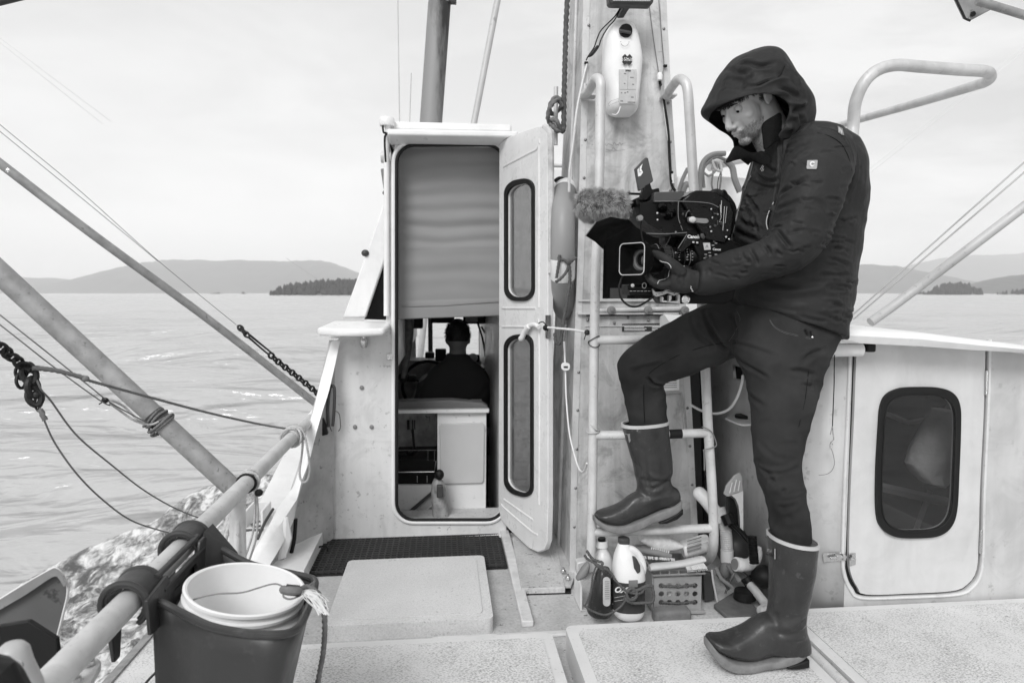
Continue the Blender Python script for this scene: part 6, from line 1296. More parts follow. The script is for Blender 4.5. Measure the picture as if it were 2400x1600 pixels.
# head frame
p_,w_=R(35),R(22)
hf=V((-math.cos(p_)*math.cos(w_),-math.cos(p_)*math.sin(w_),-math.sin(p_))); hl=V((math.sin(w_),-math.cos(w_),0)); hu=V((-math.sin(p_)*math.cos(w_),-math.sin(p_)*math.sin(w_),math.cos(p_)))
HM=Matrix((hf,hl,hu)).transposed(); H0_=PY(1752,239,TY)
H=lambda x,y,z:H0_+HM@V((x,y,z))
mb=MB()
def hb(c,r,rot=None): mb.ball(H(*c),r,seg=20,rings=14,rot=HM@rot if rot else HM)
hb((-.016,0,.036),(.094,.073,.080)); hb((.042,0,-.020),(.056,.060,.086)); hb((.030,0,-.072),(.058,.054,.042)); hb((.076,0,-.098),(.019,.024,.017))
hb((.058,.040,-.018),(.026,.020,.022)); hb((.058,-.040,-.018),(.026,.020,.022)); hb((.060,0,.040),(.036,.056,.042))
hb((.082,.026,.030),(.014,.024,.010)); hb((.082,-.026,.030),(.014,.024,.010))
mb.tube([H(.088,0,.030),H(.098,0,.010),H(.110,0,-.012),H(.119,0,-.030)],[.0085,.0085,.0105,.012],seg=12); hb((.116,0,-.032),(.012,.011,.010)); hb((.104,.012,-.036),(.012,.008,.008)); hb((.104,-.012,-.036),(.012,.008,.008))
hb((.094,0,-.056),(.012,.024,.010)); hb((.1015,0,-.0585),(.006,.020,.0042)); hb((.0995,0,-.0685),(.0065,.018,.0052))
for s in (1,-1): hb((-.004,.077*s,.0),(.016,.006,.030),Matrix.Rotation(R(-15),3,'Y')); hb((-.012,.081*s,.004),(.012,.004,.026)); 
# neck, trunk, limbs inside the clothes: one continuous body
mb.tube([H(-.03,0,-.03),PY(1815,330,TY),PY(1850,390,TY)],[.062,.062,.08],seg=20)
for rows in ([(1800,345,1930,320,TY,.12),(1770,430,1990,400,TY,.18),(1750,560,1985,570,TY,.16),(1755,700,1945,720,TY,.14),(1760,770,1920,790,TY,.11)],
    [(1755,790,1920,815,2.14,.075),(1770,900,1890,905,2.09,.06),(1780,1060,1865,1060,2.0,.05),(1815,1230,1880,1230,1.95,.045),(1815,1480,1885,1480,1.945,.032)],
    [(1765,735,1795,820,2.28,.07),(1640,745,1665,840,2.36,.07),(1480,838,1540,880,2.47,.055),(1476,900,1545,915,2.49,.05),(1490,1000,1550,1000,2.5,.042),(1505,1140,1570,1140,2.5,.034)],
    [(1880,330,1975,340,2.05,.05),(1850,450,1950,470,1.99,.055),(1810,560,1890,610,1.97,.05),(1700,610,1712,655,2.02,.034),(1640,635,1642,668,2.06,.020)],
    [(1850,340,1940,350,2.36,.05),(1800,470,1880,500,2.42,.05),(1770,540,1820,580,2.40,.045),(1730,500,1750,540,2.36,.035),(1705,470,1720,500,2.34,.03)]):
    body_loft(mb,rows,4,20)
body=mb.build('body',M_SKIN,pr); voxel(body,.0034,6,.5)
# face creases and sockets
fb,off=surf(body)
def hsculpt(o,items):
    me=o.data; n=len(me.vertices); co=np.empty(n*3); me.vertices.foreach_get('co',co); co=co.reshape(-1,3); no=np.empty(n*3); me.vertices.foreach_get('normal',no); no=no.reshape(-1,3); Wd=co+np.array(off)
    L_=(Wd-np.array(H0_))@np.array(HM)   # local coords
    for c,r,d in items:
        q=((L_-np.array(c))/np.array(r)); g=np.exp(-(q**2).sum(1)); co+=no*(g*d)[:,None]
    me.vertices.foreach_set('co',co.ravel()); me.update()
its=[]
for s in (1,-1):
    its+= [((.083,.030*s,.010),(.020,.017,.011),-.008),((.088,.014*s,.014),(.012,.007,.012),-.004),((.096,.022*s,-.030),(.014,.010,.016),-.003),((.085,.034*s,-.052),(.02,.012,.014),-.0025),((.092,.026*s,-.048),(.012,.006,.012),-.002),((.040,.056*s,-.045),(.022,.014,.020),-.004)]
its+= [((.103,0,-.0635),(.010,.022,.0022),-.003),((.098,0,-.079),(.012,.018,.006),-.004),((.108,0,-.046),(.008,.004,.007),-.0015),((.094,0,.018),(.010,.008,.008),-.003)]
hsculpt(body,its)
for s in (1,-1):
    mb=MB(); mb.ball(H(.0765,.0295*s,.009),.0125,seg=20,rings=14); mb.build('eyeball',mat('eye_white',.42,.3),pr)
    mb=MB(); mb.ball(H(.0862,.0305*s,.0045),.0056,seg=12,rings=8); mb.build('iris',M_BLACK,pr)
    # lids, drooping as he looks down
    mb=MB(); mb.loft([[H(.0765,.0295*s,.009)+HM@(V((math.cos(a)*math.cos(b),math.sin(b)*s,math.sin(a)))*.0134) for b in [R(-50+10*k) for k in range(11)]] for a in [R(-8+9*j) for j in range(10)]],cap=False,closed=False); mb.build('eyelid',M_SKIN,pr,angle=180)
    mb=MB(); mb.loft([[H(.0765,.0295*s,.009)+HM@(V((math.cos(a)*math.cos(b),math.sin(b)*s,math.sin(a)))*.0132) for b in [R(-50+10*k) for k in range(11)]] for a in [R(-20-8*j) for j in range(8)]],cap=False,closed=False); mb.build('eyelid',M_SKIN,pr,angle=180)
M_HAIR=mat('brown_hair',.035,.6,var=.3,vs=60)
rnd=random.Random(21)
def hairs(name,gen,n,r0,m):
    mb=MB()
    for i in range(n):
        q=gen(); 
        if q is None: continue
        mb.tube(q,[r0,r0*.8,r0*.25][:len(q)],seg=3,caps=False)
    return mb.build(name,m,pr)
def fringe():
    y=rnd.uniform(-.062,.068); z=rnd.uniform(.058,.085); x=.095*math.sqrt(max(0,1-(y/.078)**2*.9-((z-.045)/.095)**2*.85))+.0
    a=H(x-.006,y,z); b=a+HM@V((.010,rnd.uniform(-.004,.004),-.012)); c=b+HM@V((.003+rnd.uniform(-.002,.003),rnd.uniform(-.004,.004),-.022)); return [a,b,c]
hairs('fringe_hair',fringe,1500,.0009,M_HAIR)
def temple():
    x=rnd.uniform(-.08,.045); z=rnd.uniform(.0,.09) if x<.02 else rnd.uniform(.03,.09); s=1
    y=.077*math.sqrt(max(0.02,1-((x+.01)/.104)**2-((z-.045)/.095)**2)); a=H(x,(y-.001)*s,z); return [a,a+HM@V((-.004,.002*s,-.006)),a+HM@V((-.008,.002*s,-.014))]
hairs('side_hair',temple,2200,.0008,M_HAIR)
fb,off=surf(body)
def beard():
    u=rnd.random(); 
    x=rnd.uniform(1690,1792); y=rnd.uniform(262,352)
    # inside jaw / chin / moustache region, px
    jaw=(x-1745)*.0
    def inside():
        if ((x-1721)/10)**2+((y-316)/7)**2<1: return False
        e=rnd.uniform(-5,5)
        if 1731<x<1790 and y>270+(1790-x)*.60+e and y<352: return True
        if 1704<x<1735 and y>303+e*.3 and y<313: return True
        if 1712<x<1740 and y>322+e*.5 and y<352: return True
        return False
    if not inside(): return None
    d=ray(x,y).normalized(); h=bvb.ray_cast(CAM,d)
    if h[0] is None: return None
    n=h[1]; n=n if n.dot(d)<0 else -n; dn_=V((-.25,-.1,-1)); a=h[0]-n*.0008
    return [a,a+n*.0012+dn_*.0018+V((rnd.uniform(-1,1),0,rnd.uniform(-1,1)))*.0006,a+n*.0014+dn_*.0042]
vs_=[v.co+off for v in body.data.vertices]; bvb=BVHTree.FromPolygons(vs_,[tuple(q.vertices) for q in body.data.polygons])
def brow():
    s=1 if rnd.random()<.6 else -1; t=rnd.random(); p=H(.100,(.010+.036*t)*s,.0245+.006*math.sin(t*2.4)+rnd.uniform(-.0028,.0028)); h=bvb.find_nearest(p); a=h[0]+h[1]*.0004*(1 if h[1].dot(HM@V((1,0,0)))>0 else -1)
    return [a,a+HM@V((.0012,.003*s,.0008)),a+HM@V((.0008,.007*s,.0002))]
hairs('eyebrow',brow,520,.0006,M_HAIR)
hairs('beard_stubble',beard,4200,.00042,mat('beard_hair',.21,.7,var=.3,vs=80))
# ---- jacket
mb=MB()
body_loft(mb,[(1786,335,1893,285,TY,.085),(1764,376,1945,292,TY,.15),(1749,408,1996,324,TY,.20),(1737,445,2020,368,TY,.225),(1729,480,2023,440,TY,.22),(1713,525,2018,500,TY,.21),(1710,560,2006,590,TY,.205),(1716,630,1998,635,TY,.20),(1710,690,1990,700,TY,.20),(1722,716,1979,758,TY,.205),(1729,722,1972,800,TY,.205)],6,48)
body_loft(mb,[(1880,292,1975,305,2.08,.055),(1850,335,1998,350,2.03,.08),(1834,395,1995,405,1.99,.088),(1827,450,1978,460,1.97,.085),(1818,495,1958,515,1.965,.082),(1806,532,1932,575,1.96,.08),(1785,558,1893,620,1.96,.077),(1758,570,1838,646,1.98,.074),(1722,584,1762,664,2.0,.068),(1680,600,1704,683,2.03,.062),(1650,612,1662,690,2.06,.055),(1633,618,1628,688,2.075,.05)],6,36)
body_loft(mb,[(1850,325,1950,345,2.34,.07),(1795,450,1890,490,2.40,.08),(1755,540,1825,600,2.40,.07),(1725,510,1760,560,2.36,.055),(1700,480,1722,530,2.34,.045)],5,28)
jk=mb.build('jacket',M_JACK,pr); voxel(jk,.0047,4,.5)
rw=random.Random(5)
rnd_=lambda r:r.choice((-1,-1,1))*r.uniform(2.5,5)
st=[([(x,y),(x+rw.uniform(8,16),y+rw.uniform(-3,5)),(x+rw.uniform(18,34),y+rw.uniform(-4,8))],rw.uniform(2.5,4),rnd_(rw)) for x,y in [(rw.uniform(1930,1985),rw.uniform(480,760)) for _ in range(26)]+[(rw.uniform(1840,1960),rw.uniform(340,600)) for _ in range(22)]+[(rw.uniform(1720,1790),rw.uniform(430,560)) for _ in range(12)]+[(rw.uniform(1650,1820),rw.uniform(600,650)) for _ in range(12)]]
st+=[ # (polyline px, width px, depth mm)
 ([(1832,317),(1832,360),(1829,400),(1822,455),(1816,490)],5,-9),
 ([(1779,566),(1798,580),(1806,594)],4,-7),([(1812,534),(1832,531)],4,-6),([(1822,541),(1838,560),(1853,580)],4.5,-8),([(1803,556),(1822,592),(1833,597)],4,-5),
 ([(1758,585),(1768,600),(1776,618)],4.5,-6),([(1738,592),(1744,605),(1758,612)],4,-4),([(1650,640),(1660,632),(1668,640)],5,-3),
 ([(1830,457),(1855,438),(1890,418)],6,-6),([(1824,492),(1850,480),(1880,470)],6,-4),([(1858,522),(1882,526)],4,-4),([(1838,505),(1860,496)],4,-4),
 ([(1840,345),(1870,330),(1905,325)],7,4),([(1838,380),(1860,350),(1890,338)],6,-5),([(1836,420),(1870,370),(1900,350)],7,4),
 ([(1900,470),(1925,480),(1940,510)],8,-3),([(1895,540),(1915,560)],6,-3),
 ([(1963,515),(1992,521)],4,-6),([(1928,569),(1960,580),(1989,591)],5,-8),([(1944,604),(1989,623)],5,-7),([(1920,642),(1982,649)],6,-7),([(1938,674),(1980,681)],5,-6),([(1950,712),(1976,719)],5,-6),([(1920,735),(1966,751)],5,-6),([(1960,480),(1990,470)],5,-5),([(1970,440),(2010,430)],5,-5),([(1975,400),(2012,392)],5,-4),([(1940,548),(1975,556)],4,-5),([(1950,625),(1985,636)],3,5),([(1935,660),(1980,665)],3,4),([(1930,700),(1970,703)],4,4),
 ([(1753,460),(1765,480),(1775,496)],6,-7),([(1721,537),(1750,553),(1778,562)],7,-8),([(1718,505),(1755,527),(1782,540)],7,-6),([(1766,505),(1778,540)],5,-5),([(1742,480),(1746,510),(1760,530)],6,4),
 ([(1770,400),(1790,420),(1815,425),(1828,412)],5,-6),([(1760,425),(1790,438),(1822,440)],5,-4),([(1790,380),(1808,400),(1822,402)],5,-5),
 ([(1760,690),(1850,700),(1930,690)],12,-4),([(1740,705),(1830,728),(1920,752)],6,3),([(1800,660),(1870,668),(1940,655)],12,-4),([(1870,738),(1910,750),(1940,752)],5,-5),
 ([(1918,300),(1960,312),(1990,345),(2000,380)],3,-4),([(1996,330),(2000,400),(1985,460)],6,-6),([(1900,292),(1880,310),(1850,325)],5,-5)]
sculpt(jk,[(a,b*.75,c*1.5) for a,b,c in st],noise_amp=.003,noise_scale=14,ridge=.0035,ridge_scale=10)
fj,_=surf(jk)
# hem and seams
strip(fj,[(1760,728),(1804,741),(1855,753),(1919,772),(1962,793)],.0035,'hem_seam',M_JACK,jk,.0005)
strip(fj,[(1765,380),(1758,410),(1748,440),(1736,475),(1724,520),(1717,556)],.0022,'zip',M_MID,jk,.001)
mb=MB(); mb.tube([fj(1766,411,.006),fj(1760,422,.006)],.0028,seg=8); mb.build('zip_pull',M_STEEL,jk)
decal(fj,[(1812,474),(1818,472),(1806,505),(1800,540),(1796,528),(1800,498)],'pocket_opening',M_LIN,jk,.002)
strip(fj,[(1813,474),(1803,496),(1797,520),(1800,538)],.0016,'pocket_zip',M_LABEL,jk,.002)
strip(fj,[(1916,312),(1945,320),(1972,338),(1988,368),(1996,400)],.0012,'shoulder_seam',M_LIN,jk,.0004)
o,c,n=decal(fj,[(1893,378),(1915,377.5),(1916,379),(1914,396),(1912,398),(1891,397.5),(1890.5,395),(1892,379)],'sleeve_patch',mat('patch_grey',.30,.6),jk,.003)
r__=V((1,0,.03)); text('C',.019,fj(1903,388,.0052),(1,0,-.02),(0,0,1),.0004,M_PRINTW,'patch_letter',o,bold=.0012)
decal(fj,[(1962,298),(1973,304),(1978,319),(1974,318),(1965,312)],'shoulder_patch',M_MID,jk,.003)
for k in range(3): strip(fj,[(1965+k*3,303+k*2.5),(1968+k*3,312+k*2)],.0007,'patch_stripe',M_PRINTW,jk,.0045)
for (a,b) in (((1782,398),(1791,384)),((1785,402),(1790,390)),((1788,402),(1791,396))): strip(fj,[a,b],.0009,'chest_print',M_PRINTW,jk,.001)
decal(fj,[(1620,624),(1632,620),(1636,650),(1630,656),(1622,655)],'cuff_tab',M_LIN,jk,.002,.003)
strip(fj,[(1617,627),(1616,645),(1619,668),(1626,686)],.0022,'cuff_edge',M_JACK,jk,.001)
mb=MB(); Q=[PY(x,y,2.045) for x,y in ((1616,661),(1618,665),(1617,669),(1620,672),(1619,676),(1622,678),(1622,682),(1625,683))]; mb.tube(Q,.0008,seg=5); mb.build('cuff_print',M_PRINTW,jk)
# hem zip pull at the back
mb=MB(); mb.tube([PY(1888,772,2.0),PY(1893,782,2.0)],.004); mb.tube([PY(1900,775,2.0),PY(1902,784,2.0)],.003); mb.build('hem_toggle',M_RUB,jk)
# collar
mb=MB()
def panel(rows,k=4): # rows: list of [(x,y,Y)...]
    return [[PY(*q) for q in r] for r in rows]
mb.loft(panel([[(1716,346,2.27),(1724,338,2.2),(1742,348,2.13),(1762,360,2.08),(1782,352,2.065),(1790,352,2.065)],[(1708,362,2.26),(1718,358,2.2),(1738,362,2.13),(1762,374,2.08),(1785,372,2.06),(1800,362,2.06)],[(1692,387,2.25),(1712,379,2.2),(1743,371,2.13),(1764,378,2.09),(1790,392,2.05),(1818,380,2.05)]]),cap=False,closed=False)
o=mb.build('storm_collar',M_LIN,jk,angle=180); sm=o.modifiers.new('s','SOLIDIFY'); sm.thickness=.005; ss=o.modifiers.new('u','SUBSURF'); ss.levels=2; ss.render_levels=2
mb=MB()
mb.loft(panel([[(1782,289,2.105),(1800,276,2.10),(1818,268,2.10),(1835,256,2.12)],[(1784,310,2.09),(1800,300,2.08),(1818,292,2.085),(1836,290,2.11)],[(1787,335,2.08),(1802,325,2.07),(1818,318,2.075),(1834,310,2.10)],[(1788,356,2.08),(1800,348,2.065),(1818,335,2.07),(1832,325,2.10)]]),cap=False,closed=False)
o=mb.build('inner_collar',M_LIN,jk,angle=180); sm=o.modifiers.new('s','SOLIDIFY'); sm.thickness=.006; ss=o.modifiers.new('u','SUBSURF'); ss.levels=2; ss.render_levels=2
mb=MB(); mb.loft(panel([[(1738,345,2.30),(1732,352,2.22),(1745,358,2.16)],[(1760,370,2.32),(1758,372,2.22),(1764,376,2.14)]]),cap=False,closed=False); o=mb.build('neck_gaiter',M_LIN,jk,angle=180); sm=o.modifiers.new('s','SOLIDIFY'); sm.thickness=.02
# ---- hood
HR=[(1779,118,1811,118,TY,.025),(1757,122,1822,124,TY,.05),(1735,129,1832,134,TY,.078),(1709,142,1842,148,TY,.102),(1685,168,1856,172,TY,.125),(1666,202,1881,210,TY,.135),(1651,236,1902,238,TY,.14),(1642,258,1906,266,TY,.14),(1662,276,1906,285,TY,.136),(1690,300,1903,300,TY,.13),(1706,330,1895,316,TY,.122),(1716,350,1880,335,TY,.11)]
secs=[psec(*r,None,150,2.1) for r in spl(HR,12)]
dsh=V((-.30,1,-.22)); Y0h=2.085
poly=[(1560,262),(1640,262),(1669,244),(1702,234),(1738,228.5),(1779,227),(1804,232),(1828,244),(1836,262),(1833,296),(1822,322),(1792,356),(1788,372),(1760,420),(1560,420)]
pz=[(PY(x,y,Y0h).x,PY(x,y,Y0h).z) for x,y in poly]
def inpoly(x,z):
    c=False; n=len(pz); j=n-1
    for i in range(n):
        if (pz[i][1]>z)!=(pz[j][1]>z) and x<(pz[j][0]-pz[i][0])*(z-pz[i][1])/(pz[j][1]-pz[i][1])+pz[i][0]: c=not c
        j=i
    return c
n_=150; vv=[q for s in secs for q in s]; keep=[]
def cutp(q): t=(q.y-Y0h); return inpoly(q.x-dsh.x*t,q.z-dsh.z*t)
ins=[cutp(q) for q in vv]
for i in range(len(secs)-1):
    for j in range(n_):
        k=(j+1)%n_; f_=(i*n_+j,i*n_+k,(i+1)*n_+k,(i+1)*n_+j)
        if sum(ins[a] for a in f_)<2: keep.append(f_)
top=len(vv); vv.append(sum(secs[0],V())/n_); keep+= [(j,(j+1)%n_,top) for j in range(n_)]
mb=MB(); mb.add(vv,keep); hd=mb.build('hood',M_JACK,pr,angle=180)
bm=bmesh.new(); bm.from_mesh(hd.data); bmesh.ops.delete(bm,geom=[v for v in bm.verts if not v.link_faces],context='VERTS')
for it in range(14):
    bv=[v for v in bm.verts if v.is_boundary]; new={}
    for v in bv:
        nb=[e.other_vert(v).co for e in v.link_edges if e.is_boundary]
        if len(nb)==2: new[v]=v.co*.5+(nb[0]+nb[1])*.25
    for v,c in new.items(): v.co=c
bmesh.ops.recalc_face_normals(bm,faces=bm.faces); bm.to_mesh(hd.data); bm.free()
hst=[([(1714,141),(1743,148),(1779,155),(1812,150)],5,-7),([(1704,163),(1732,172),(1752,166)],6,-6),([(1738,214),(1751,190),(1762,176)],4,-6),([(1743,206),(1775,200),(1794,192),(1824,180),(1838,154)],3,-4),([(1830,202),(1855,218),(1876,230)],6,-8),([(1820,212),(1850,224)],5,5),([(1855,185),(1868,205),(1880,225)],6,-5),([(1842,154),(1860,175),(1872,195)],5,5),([(1660,222),(1690,214),(1735,212)],3,-3),([(1672,197),(1700,188),(1712,187)],3,-3),([(1790,190),(1830,185),(1850,190)],7,5),([(1720,178),(1745,185),(1760,200)],6,4),([(1840,250),(1862,262),(1880,258)],6,-8),([(1850,240),(1868,246),(1890,240)],5,6),([(1845,270),(1850,300),(1840,330)],7,6),([(1870,262),(1880,290),(1870,315)],6,-6),([(1790,218),(1830,232),(1848,250)],4,3)]
sculpt(hd,[(a,b*.9,c*1.5) for a,b,c in hst],noise_amp=.0035,noise_scale=16,ridge=.002,ridge_scale=14)
sm=hd.modifiers.new('s','SOLIDIFY'); sm.thickness=.004; sm.offset=-1
fh,_=surf(hd)
strip(fh,[(1742,207),(1775,200),(1800,190),(1826,180),(1840,154)],.0011,'hood_seam',M_LIN,hd,.0004)
# ---- jeans
mb=MB()
body_loft(mb,[(1735,690,1960,740,2.2,.17),(1716,740,1962,785,2.19,.18),(1714,790,1950,812,2.17,.17),(1722,835,1938,838,2.13,.14),(1743,885,1922,895,2.10,.108),(1757,930,1909,942,2.06,.098),(1763,1000,1892,1000,2.03,.085),(1764,1055,1877,1060,2.0,.078),(1772,1090,1874,1090,1.99,.074),(1776,1131,1885,1140,1.975,.072),(1796,1175,1893,1190,1.955,.064),(1803,1220,1899,1225,1.948,.06),(1808,1290,1898,1290,1.945,.056)],6,44)
body_loft(mb,[(1790,700,1830,850,2.25,.13),(1709,703,1728,836,2.31,.115),(1638,722,1668,857,2.36,.10),(1578,753,1620,877,2.40,.09),(1520,785,1585,888,2.44,.083),(1480,812,1560,895,2.46,.078),(1455,836,1553,906,2.48,.074),(1449,868,1556,922,2.49,.068),(1459,908,1559,936,2.5,.063),(1468,950,1561,962,2.5,.06),(1477,990,1563,990,2.5,.056),(1484,1040,1558,1035,2.5,.052)],6,40)
jn=mb.build('jeans',M_JEAN,pr); voxel(jn,.0055,4,.5)
sculpt(jn,[(a,b*.85,c*(2.1 if a[0][1]<1000 else 1.25)) for a,b,c in [([(1651,731),(1668,775),(1690,808),(1712,822)],6,-8),([(1620,745),(1640,790),(1680,812)],6,-4),([(1712,835),(1725,800),(1728,770),(1715,740)],5,-7),([(1727,836),(1763,862),(1800,884)],5,-4),([(1709,800),(1763,815),(1818,833)],5,-4),([(1740,925),(1790,950)],7,-4),
 ([(1556,898),(1530,898),(1520,884)],5,-8),([(1558,912),(1535,920)],4,-5),([(1480,860),(1510,850),(1560,840)],8,3),([(1600,790),(1570,810),(1520,830)],8,-3),
 ([(1764,1062),(1800,1109),(1868,1098)],5,-9),([(1772,1102),(1811,1124),(1883,1116)],5,-9),([(1775,1131),(1836,1149),(1886,1142)],5,-8),([(1786,1163),(1836,1189),(1889,1164)],6,-8),([(1780,1085),(1830,1100),(1872,1078)],5,5),([(1790,1150),(1840,1165),(1884,1152)],4,6),([(1800,1205),(1850,1212),(1895,1200)],7,-5),([(1830,1040),(1870,1040)],6,-4),([(1782,1035),(1815,1070),(1850,1075)],6,-4),
 ([(1905,905),(1880,900)],4,-5),([(1912,880),(1880,870),(1850,868)],6,-4),([(1930,820),(1900,830),(1880,850)],6,-5)]],noise_amp=.0028,noise_scale=13,ridge=.0045,ridge_scale=10)
fn,_=surf(jn)
strip(fn,[(1511,990),(1509,905),(1524,873),(1582,836),(1654,811),(1700,803)],.0012,'inseam',M_LIN,jn,.0003)
strip(fn,[(1907,785),(1895,870),(1887,935),(1872,1000)],.0009,'side_seam',M_LIN,jn,.0002)
for d in (0,3): strip(fn,[(1804,748+d),(1815,764+d),(1835,776+d),(1860,783+d),(1902,792+d)],.0007,'pocket_stitch',mat('stitching',.09,.8),jn,.0006)
mb=MB(); mb.ball(fn(1903,790,.001),.005,seg=10,rings=6); mb.build('rivet',M_STEEL,jn)
strip(fn,[(1728,730),(1735,750),(1722,780),(1708,800)],.0007,'fly_stitch',mat('stitching',.09,.8),jn,.0006)
# ---- boots
def boot(shaft,foot,sole,heel,Yb,dm,label,rimrow,seed):
    mb=MB(); body_loft(mb,shaft,6,36,2.2); 
    rows=[(x,t,x,b,Yb,h) for x,t,b,h in foot]; body_loft(mb,rows,6,30,2.5,dm)
    bt=mb.build('boot',M_BOOT,pr); tag(bt,label); voxel(bt,.0046,4,.5)
    mb=MB(); 
    for_=[]
    for x,t,b,h in spl(sole,6):
        A_=PY(x,t,Yb-dm);B_=PY(x,b,Yb-dm); q=[]
        for j in range(28):
            a=2*math.pi*j/28; ca,sa=math.cos(a),math.sin(a); pp=2/5
            q.append((A_+B_)/2+(B_-A_)/2*(abs(ca)**pp)*(-1 if ca>0 else 1)+V((0,dm+h*(abs(sa)**pp)*(1 if sa>0 else -1),0)))
        for_.append(q)
    mb.loft(for_); mb.build('sole',M_SOLE,bt,angle=60)
    mb=MB(); mb.loft([[PY(x,t,Yb-dm)+V((0,dm-h,0)),PY(x,b,Yb-dm)+V((0,dm-h,0)),PY(x,b,Yb-dm)+V((0,dm+h,0)),PY(x,t,Yb-dm)+V((0,dm+h,0))] for x,t,b,h in heel]); mb.build('heel',M_RUB,bt,bevel=.003)
    s0=psec(*rimrow,None,48,2.2); s1=[q for q in s0]
    return bt
b1_=boot([(1458,997,1566,986,2.5,.066),(1465,1029,1568,1020,2.5,.066),(1481,1080,1574,1068,2.5,.062),(1487,1110,1576,1103,2.5,.058),(1493,1137,1571,1124,2.5,.052),(1489,1160,1584,1150,2.5,.05),(1482,1180,1598,1180,2.5,.045)],
 [(1602,1168,1180,.018),(1597,1152,1184,.034),(1580,1148,1191,.041),(1545,1150,1204,.042),(1510,1158,1220,.042),(1490,1166,1227,.043),(1468,1182,1240,.047),(1440,1196,1240,.049),(1418,1203,1232,.045),(1404,1210,1224,.032),(1401,1214,1217,.012)],
 [(1605,1181,1192,.009),(1603,1178,1200,.03),(1590,1186,1210,.037),(1565,1197,1221,.039),(1537,1208,1231,.038),(1502,1224,1246,.042),(1475,1232,1253,.047),(1450,1234,1254,.050),(1425,1231,1247,.048),(1408,1223,1238,.038),(1399,1217,1231,.03),(1397,1219,1228,.009)],
 [(1604,1196,1207,.04),(1590,1206,1219,.042),(1565,1220,1229,.042),(1549,1226,1231,.038)],2.49,.05,'raised boot resting on the lowest ladder rung',(1457,997,1567,984,2.5,.068),1)
b2_=boot([(1796,1254,1919,1266,1.945,.080),(1799,1310,1913,1330,1.945,.078),(1800,1379,1902,1385,1.945,.072),(1798,1425,1892,1430,1.945,.062),(1790,1462,1891,1470,1.945,.058),(1775,1490,1900,1500,1.945,.052),(1770,1520,1903,1525,1.945,.048)],
 [(1903,1492,1532,.025),(1896,1475,1536,.040),(1870,1460,1542,.045),(1835,1452,1554,.046),(1800,1460,1565,.047),(1766,1481,1569,.052),(1728,1497,1564,.055),(1704,1504,1553,.051),(1690,1505,1544,.043),(1680,1508,1532,.030),(1674,1512,1525,.014)],
 [(1906,1526,1540,.009),(1903,1524,1553,.028),(1885,1532,1560,.041),(1850,1543,1568,.05),(1825,1553,1572,.05),(1800,1558,1579,.045),(1766,1562,1584,.051),(1728,1556,1582,.055),(1704,1544,1573,.053),(1690,1535,1563,.045),(1678,1521,1548,.032),(1671,1515,1536,.018),(1669,1519,1530,.009)],
 [(1902,1550,1568,.046),(1885,1556,1571,.047),(1860,1564,1572,.047),(1850,1566,1571,.044)],1.945,.055,'planted boot with a small printed label, standing on the hatch cover',(1795,1250,1920,1264,1.945,.08),2)
def rimband(front,back,Y,h,th_px,bt,tilt=0):
    mb=MB(); base=psec(*front,*back,Y,h,None,48,2.2); c=sum(base,V())/48; dz=V((0,0,-th_px/1600*Y))
    def ringq(rk,off): return [c+(q-c)*rk+off for q in base]
    a,b,c_,d=ringq(1.03,V((0,0,.001))),ringq(1.03,dz),ringq(.95,dz),ringq(.95,V((0,0,.001)))
    mb.loft([a,b],cap=False); mb.loft([b,c_],cap=False); mb.loft([c_,d],cap=False); mb.loft([d,a],cap=False)
    mb.build('white_rim',mat('boot_rim_rubber',.48,.6,var=.1,vs=30),bt,angle=50)
    e=ringq(.90,dz*.3); mb=MB(); mb.add(e+[c+dz*.3],[(k,(k+1)%48,48) for k in range(48)]); mb.build('shaft_lining',M_LIN,bt)
rimband((1457,994),(1567,984),2.5,.067,7,b1_); rimband((1796,1252),(1919,1265),1.945,.082,8,b2_)
sculpt(b1_,[([(1490,1148),(1520,1140),(1552,1135),(1572,1120)],7,-6),([(1495,1115),(1530,1130),(1572,1108)],6,-4),([(1515,1105),(1545,1122),(1565,1115)],5,4),([(1500,1185),(1540,1170),(1580,1160)],8,3),([(1486,1078),(1500,1100),(1492,1125)],6,-3)],noise_amp=.0014,noise_scale=15,ridge=.001,ridge_scale=8)
sculpt(b2_,[([(1800,1480),(1840,1486),(1870,1482),(1890,1470)],7,-5),([(1885,1450),(1875,1465),(1865,1475)],5,-5),([(1815,1330),(1822,1380),(1815,1420)],7,3),([(1792,1465),(1800,1500),(1790,1530)],9,3),([(1860,1500),(1890,1490)],6,3),([(1810,1440),(1840,1452),(1880,1440)],9,-3)],noise_amp=.0014,noise_scale=14,ridge=.001,ridge_scale=8)
f2,_=surf(b2_); f1,_=surf(b1_)
o,c,n=decal(f2,[(1797,1277),(1819,1284),(1819,1308),(1797,1298)],'boot_label',M_WHITEP,b2_,.005)
text('TUF',.0125,f2(1809,1289,.0072),(1,.15,-.25),(.2,0,1),.0004,M_MID,'label_lettering',o,bold=.0003)
strip(f2,[(1801,1297),(1817,1304)],.0016,'label_line',M_INK,o,.0070); strip(f2,[(1800,1292),(1808,1295)],.0006,'label_line',M_MID,o,.0070)
for x in (1799,1804): strip(f2,[(x,1256),(x+2,1259)],.0010,'rim_print',M_INK,b2_,.006)
decal(f1,[(1465,1016),(1472,1018),(1476,1037),(1468,1036)],'boot_label',M_MID,b1_,.0025)
